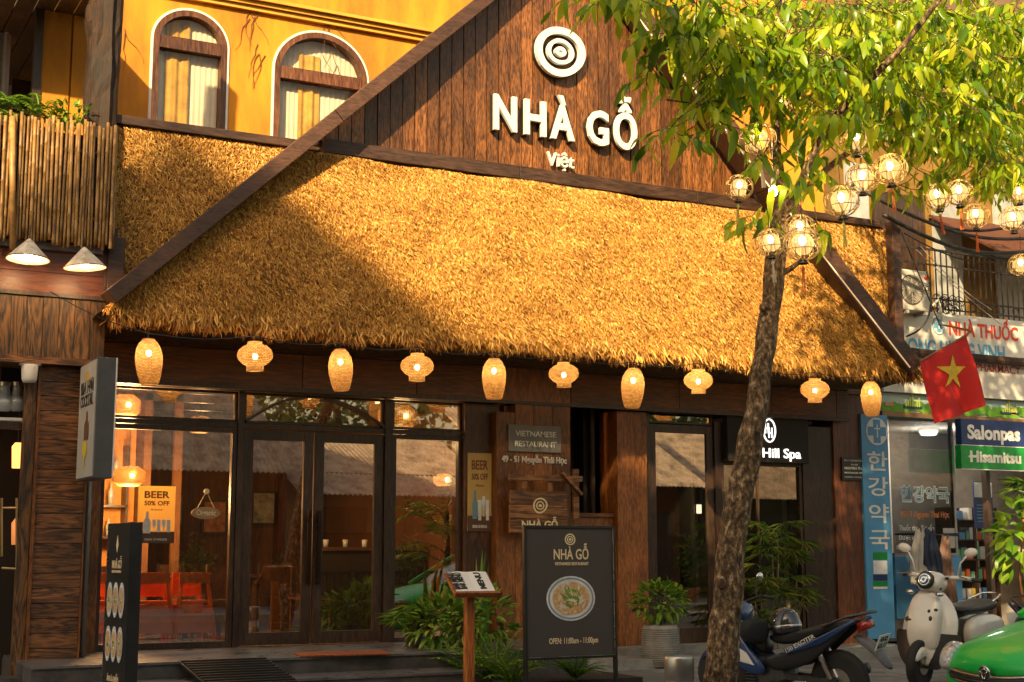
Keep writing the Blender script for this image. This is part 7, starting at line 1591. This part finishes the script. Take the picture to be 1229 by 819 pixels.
    # black painted spots
    def spot(y, z, ry, rz2, mt=None, out=0):
        x = .622 - (abs(y) / .17) ** 2 * .055 - max(0, z - .62) * .16 + out
        return MB().ell((x, y, z), (.022, ry, rz2), 16, 8).build('black_spot' if mt is None else 'badge', mt or M_PLB, t, smooth=True)
    spot(-.12, .64, .06, .035); spot(-.12, .64, .042, .02, M_CHROME, .008); spot(-.12, .64, .03, .012, M_PLB, .014)
    for y_, z_, a_, b_ in ((.09, .66, .026, .038), (.125, .75, .024, .018), (.07, .735, .016, .018)): spot(y_, z_, a_, b_)
    for (x, y, z, r_) in ((.50, -.10, .96, .022), (.47, -.125, 1.02, .018), (.46, .11, .95, .02), (.42, -.13, .94, .02), (.38, .14, 1.05, .016)): MB().ell((x, y, z), (r_, r_, r_ * .8), 10, 6).build('black_spot', M_PLB, t, smooth=True)
    return t
sc1 = scooter(); c = P(1128, 780, -4.3); sc1.location = (c.x + .15, -4.25, PAVE); sc1.rotation_euler = (R(-4), 0, R(200)); sc1.scale = (1.08,) * 3
# green taxi: length along +x behind its nose, built nose at x = 0 pointing -x
def car():
    GC = plain('taxi_green', (.015, .55, .08), .38, var=.04, coat=.35, rv=.01); t = thing('green_car', (0, 0, 0), 'bright green car parked nose-left at the kerb, only its bonnet in the photo corner', 'car', local=True)
    # stations: x, half width, underside z, shoulder z, top (bonnet / deck) z
    stn = [(0.0, .50, .30, .50, .56), (.05, .66, .22, .58, .66), (.20, .79, .18, .66, .745), (.45, .84, .17, .72, .82), (.80, .86, .17, .78, .90), (1.10, .86, .17, .82, .955), (1.30, .86, .17, .84, .97), (2.0, .86, .17, .86, .95), (3.0, .86, .17, .88, .96), (3.5, .86, .18, .90, 1.0), (3.9, .84, .20, .90, 1.0), (4.15, .78, .26, .84, .92), (4.25, .6, .34, .76, .82)]
    rings = []
    for x, hw, z0, zs_, zt in stn:
        r_ = [(-hw * .92, z0), (-hw, z0 + .08), (-hw * 1.0, (z0 + zs_) / 2), (-hw * .985, zs_ - .05), (-hw * .93, zs_ + .02), (-hw * .80, zt - .035), (-hw * .55, zt - .005), (-hw * .25, zt + .012), (0, zt + .018)]
        r_ = r_ + [(-a, b) for a, b in reversed(r_[:-1])]; xo = lambda a: x + (.16 * (a / .8) ** 2 if x < .6 else .16 * (a / .8) ** 2 * max(0, 1 - (x - .6)))
        rings.append([(xo(a), a, b) for a, b in r_])
    MB().loft(rings).build('body', GC, t, smooth=True, sub=2)
    cab = []
    for x, hw, z0, zt in ((1.12, .70, .92, .94), (1.55, .69, .93, 1.22), (2.0, .66, .93, 1.43), (2.7, .66, .93, 1.47), (3.2, .64, .95, 1.40), (3.75, .62, .96, 1.05)):
        cab.append([(x, -hw, z0), (x, -hw * .97, z0 + (zt - z0) * .5), (x, -hw * .80, zt - .02), (x, -hw * .4, zt), (x, hw * .4, zt), (x, hw * .80, zt - .02), (x, hw * .97, z0 + (zt - z0) * .5), (x, hw, z0)])
    MB().loft(cab).build('cabin_glass', plain('car_glass', (.02, .025, .025), .05, spec=1), t, smooth=True, sub=1)
    roof = [[(x, -hw, z), (x, 0, z + .03), (x, hw, z), (x, 0, z - .01)] for x, hw, z in ((1.95, .54, 1.44), (2.4, .56, 1.485), (2.9, .55, 1.47), (3.2, .5, 1.41))]; MB().loft(roof).build('roof', GC, t, smooth=True, sub=1)
    for s_ in (-1, 1):
        wheel(t, .78, .30, .19, y=s_ * .78, rimm=M_STEEL, car=True); wheel(t, 3.35, .30, .19, y=s_ * .78, rimm=M_STEEL, car=True)
        h = puff(MB(), [(.06, .50), (.08, .64), (.26, .735), (.50, .765), (.42, .64), (.20, .50)], .085, 0, ins=.6)
        h.v = [(a + .0, s_ * (.60 + b + (a - .1) * .5), c_) for a, b, c_ in h.v]; h.build('headlight', plain('car_lens', (.62, .64, .64), .06, spec=1, coat=1, var=.3, sc=20, c2=(.2, .2, .2)), t, smooth=True, sub=1)
        MB().ell((1.6, s_ * .86, .98), (.07, .09, .06), 12, 8).build('wing_mirror', GC, t, smooth=True); puff(MB(), [(.06, .30), (.08, .40), (.22, .40), (.2, .3)], .08, s_ * .62).build('fog_lamp', M_PLB, t, smooth=True)
        MB().bar((1.14, s_ * .69, .95), (1.98, s_ * .60, 1.44), .06, .05).build('pillar', GC, t)
    # grille bars curved with the nose, bumper opening, emblem, plate
    def nose(z, hw, r_, mat, nm, dx=0):
        pts = [(.16 * (a / .8) ** 2 - .02 + dx, a, z + .03 * (a / hw) ** 2) for a in [hw * (k / 8 - 1) for k in range(17)]]; return MB().tube(pts, r_, 8).build(nm, mat, t, smooth=True)
    nose(.47, .44, .05, M_PLB, 'grille', .02); nose(.50, .42, .011, M_CHROME, 'grille_bar', -.02); nose(.465, .44, .009, M_CHROME, 'grille_bar', -.02); nose(.43, .42, .009, M_CHROME, 'grille_bar', -.02); nose(.31, .5, .06, M_PLB, 'bumper_intake', .01)
    em = MB().ring((-.045, 0, .53), .058, .009, (1, 0, .15), 24, 6).build('emblem', M_CHROME, t, smooth=True); MB().lathe([(.001, .0), (.056, .0), (.056, .012), (.001, .012)], (0, 0, 0), 24, Matrix.Translation((-.036, 0, .53)) @ Matrix.Rotation(R(-82), 4, 'Y')).build('emblem_base', M_PLB, em)
    g = MB(); 
    for pr_, a_, b_ in (((0, .012), .022, .043), ((0, .028), .04, .016)): 
        pts = [(-.054, a_ * math.cos(6.283 * k / 18), .53 + pr_[1] - .01 + b_ * math.sin(6.283 * k / 18)) for k in range(19)]; g.tube(pts, .0045, 5)
    g.build('emblem_ovals', M_CHROME, em)
    MB().box(-.02, -.01, -.17, .17, .22, .30).build('number_plate', M_WHITE, t)
    for k in (-1, 1): MB().tube([(1.12, k * .3, .99), (1.35, k * .15 - .2, 1.08), (1.6, k * .1 - .25, 1.22)], .008, 6).build('wiper', M_BLACK, t)
    return t
cr = car(); c = P(1183, 803, -6.95); cr.location = (c.x + .03, -6.95, ROAD);
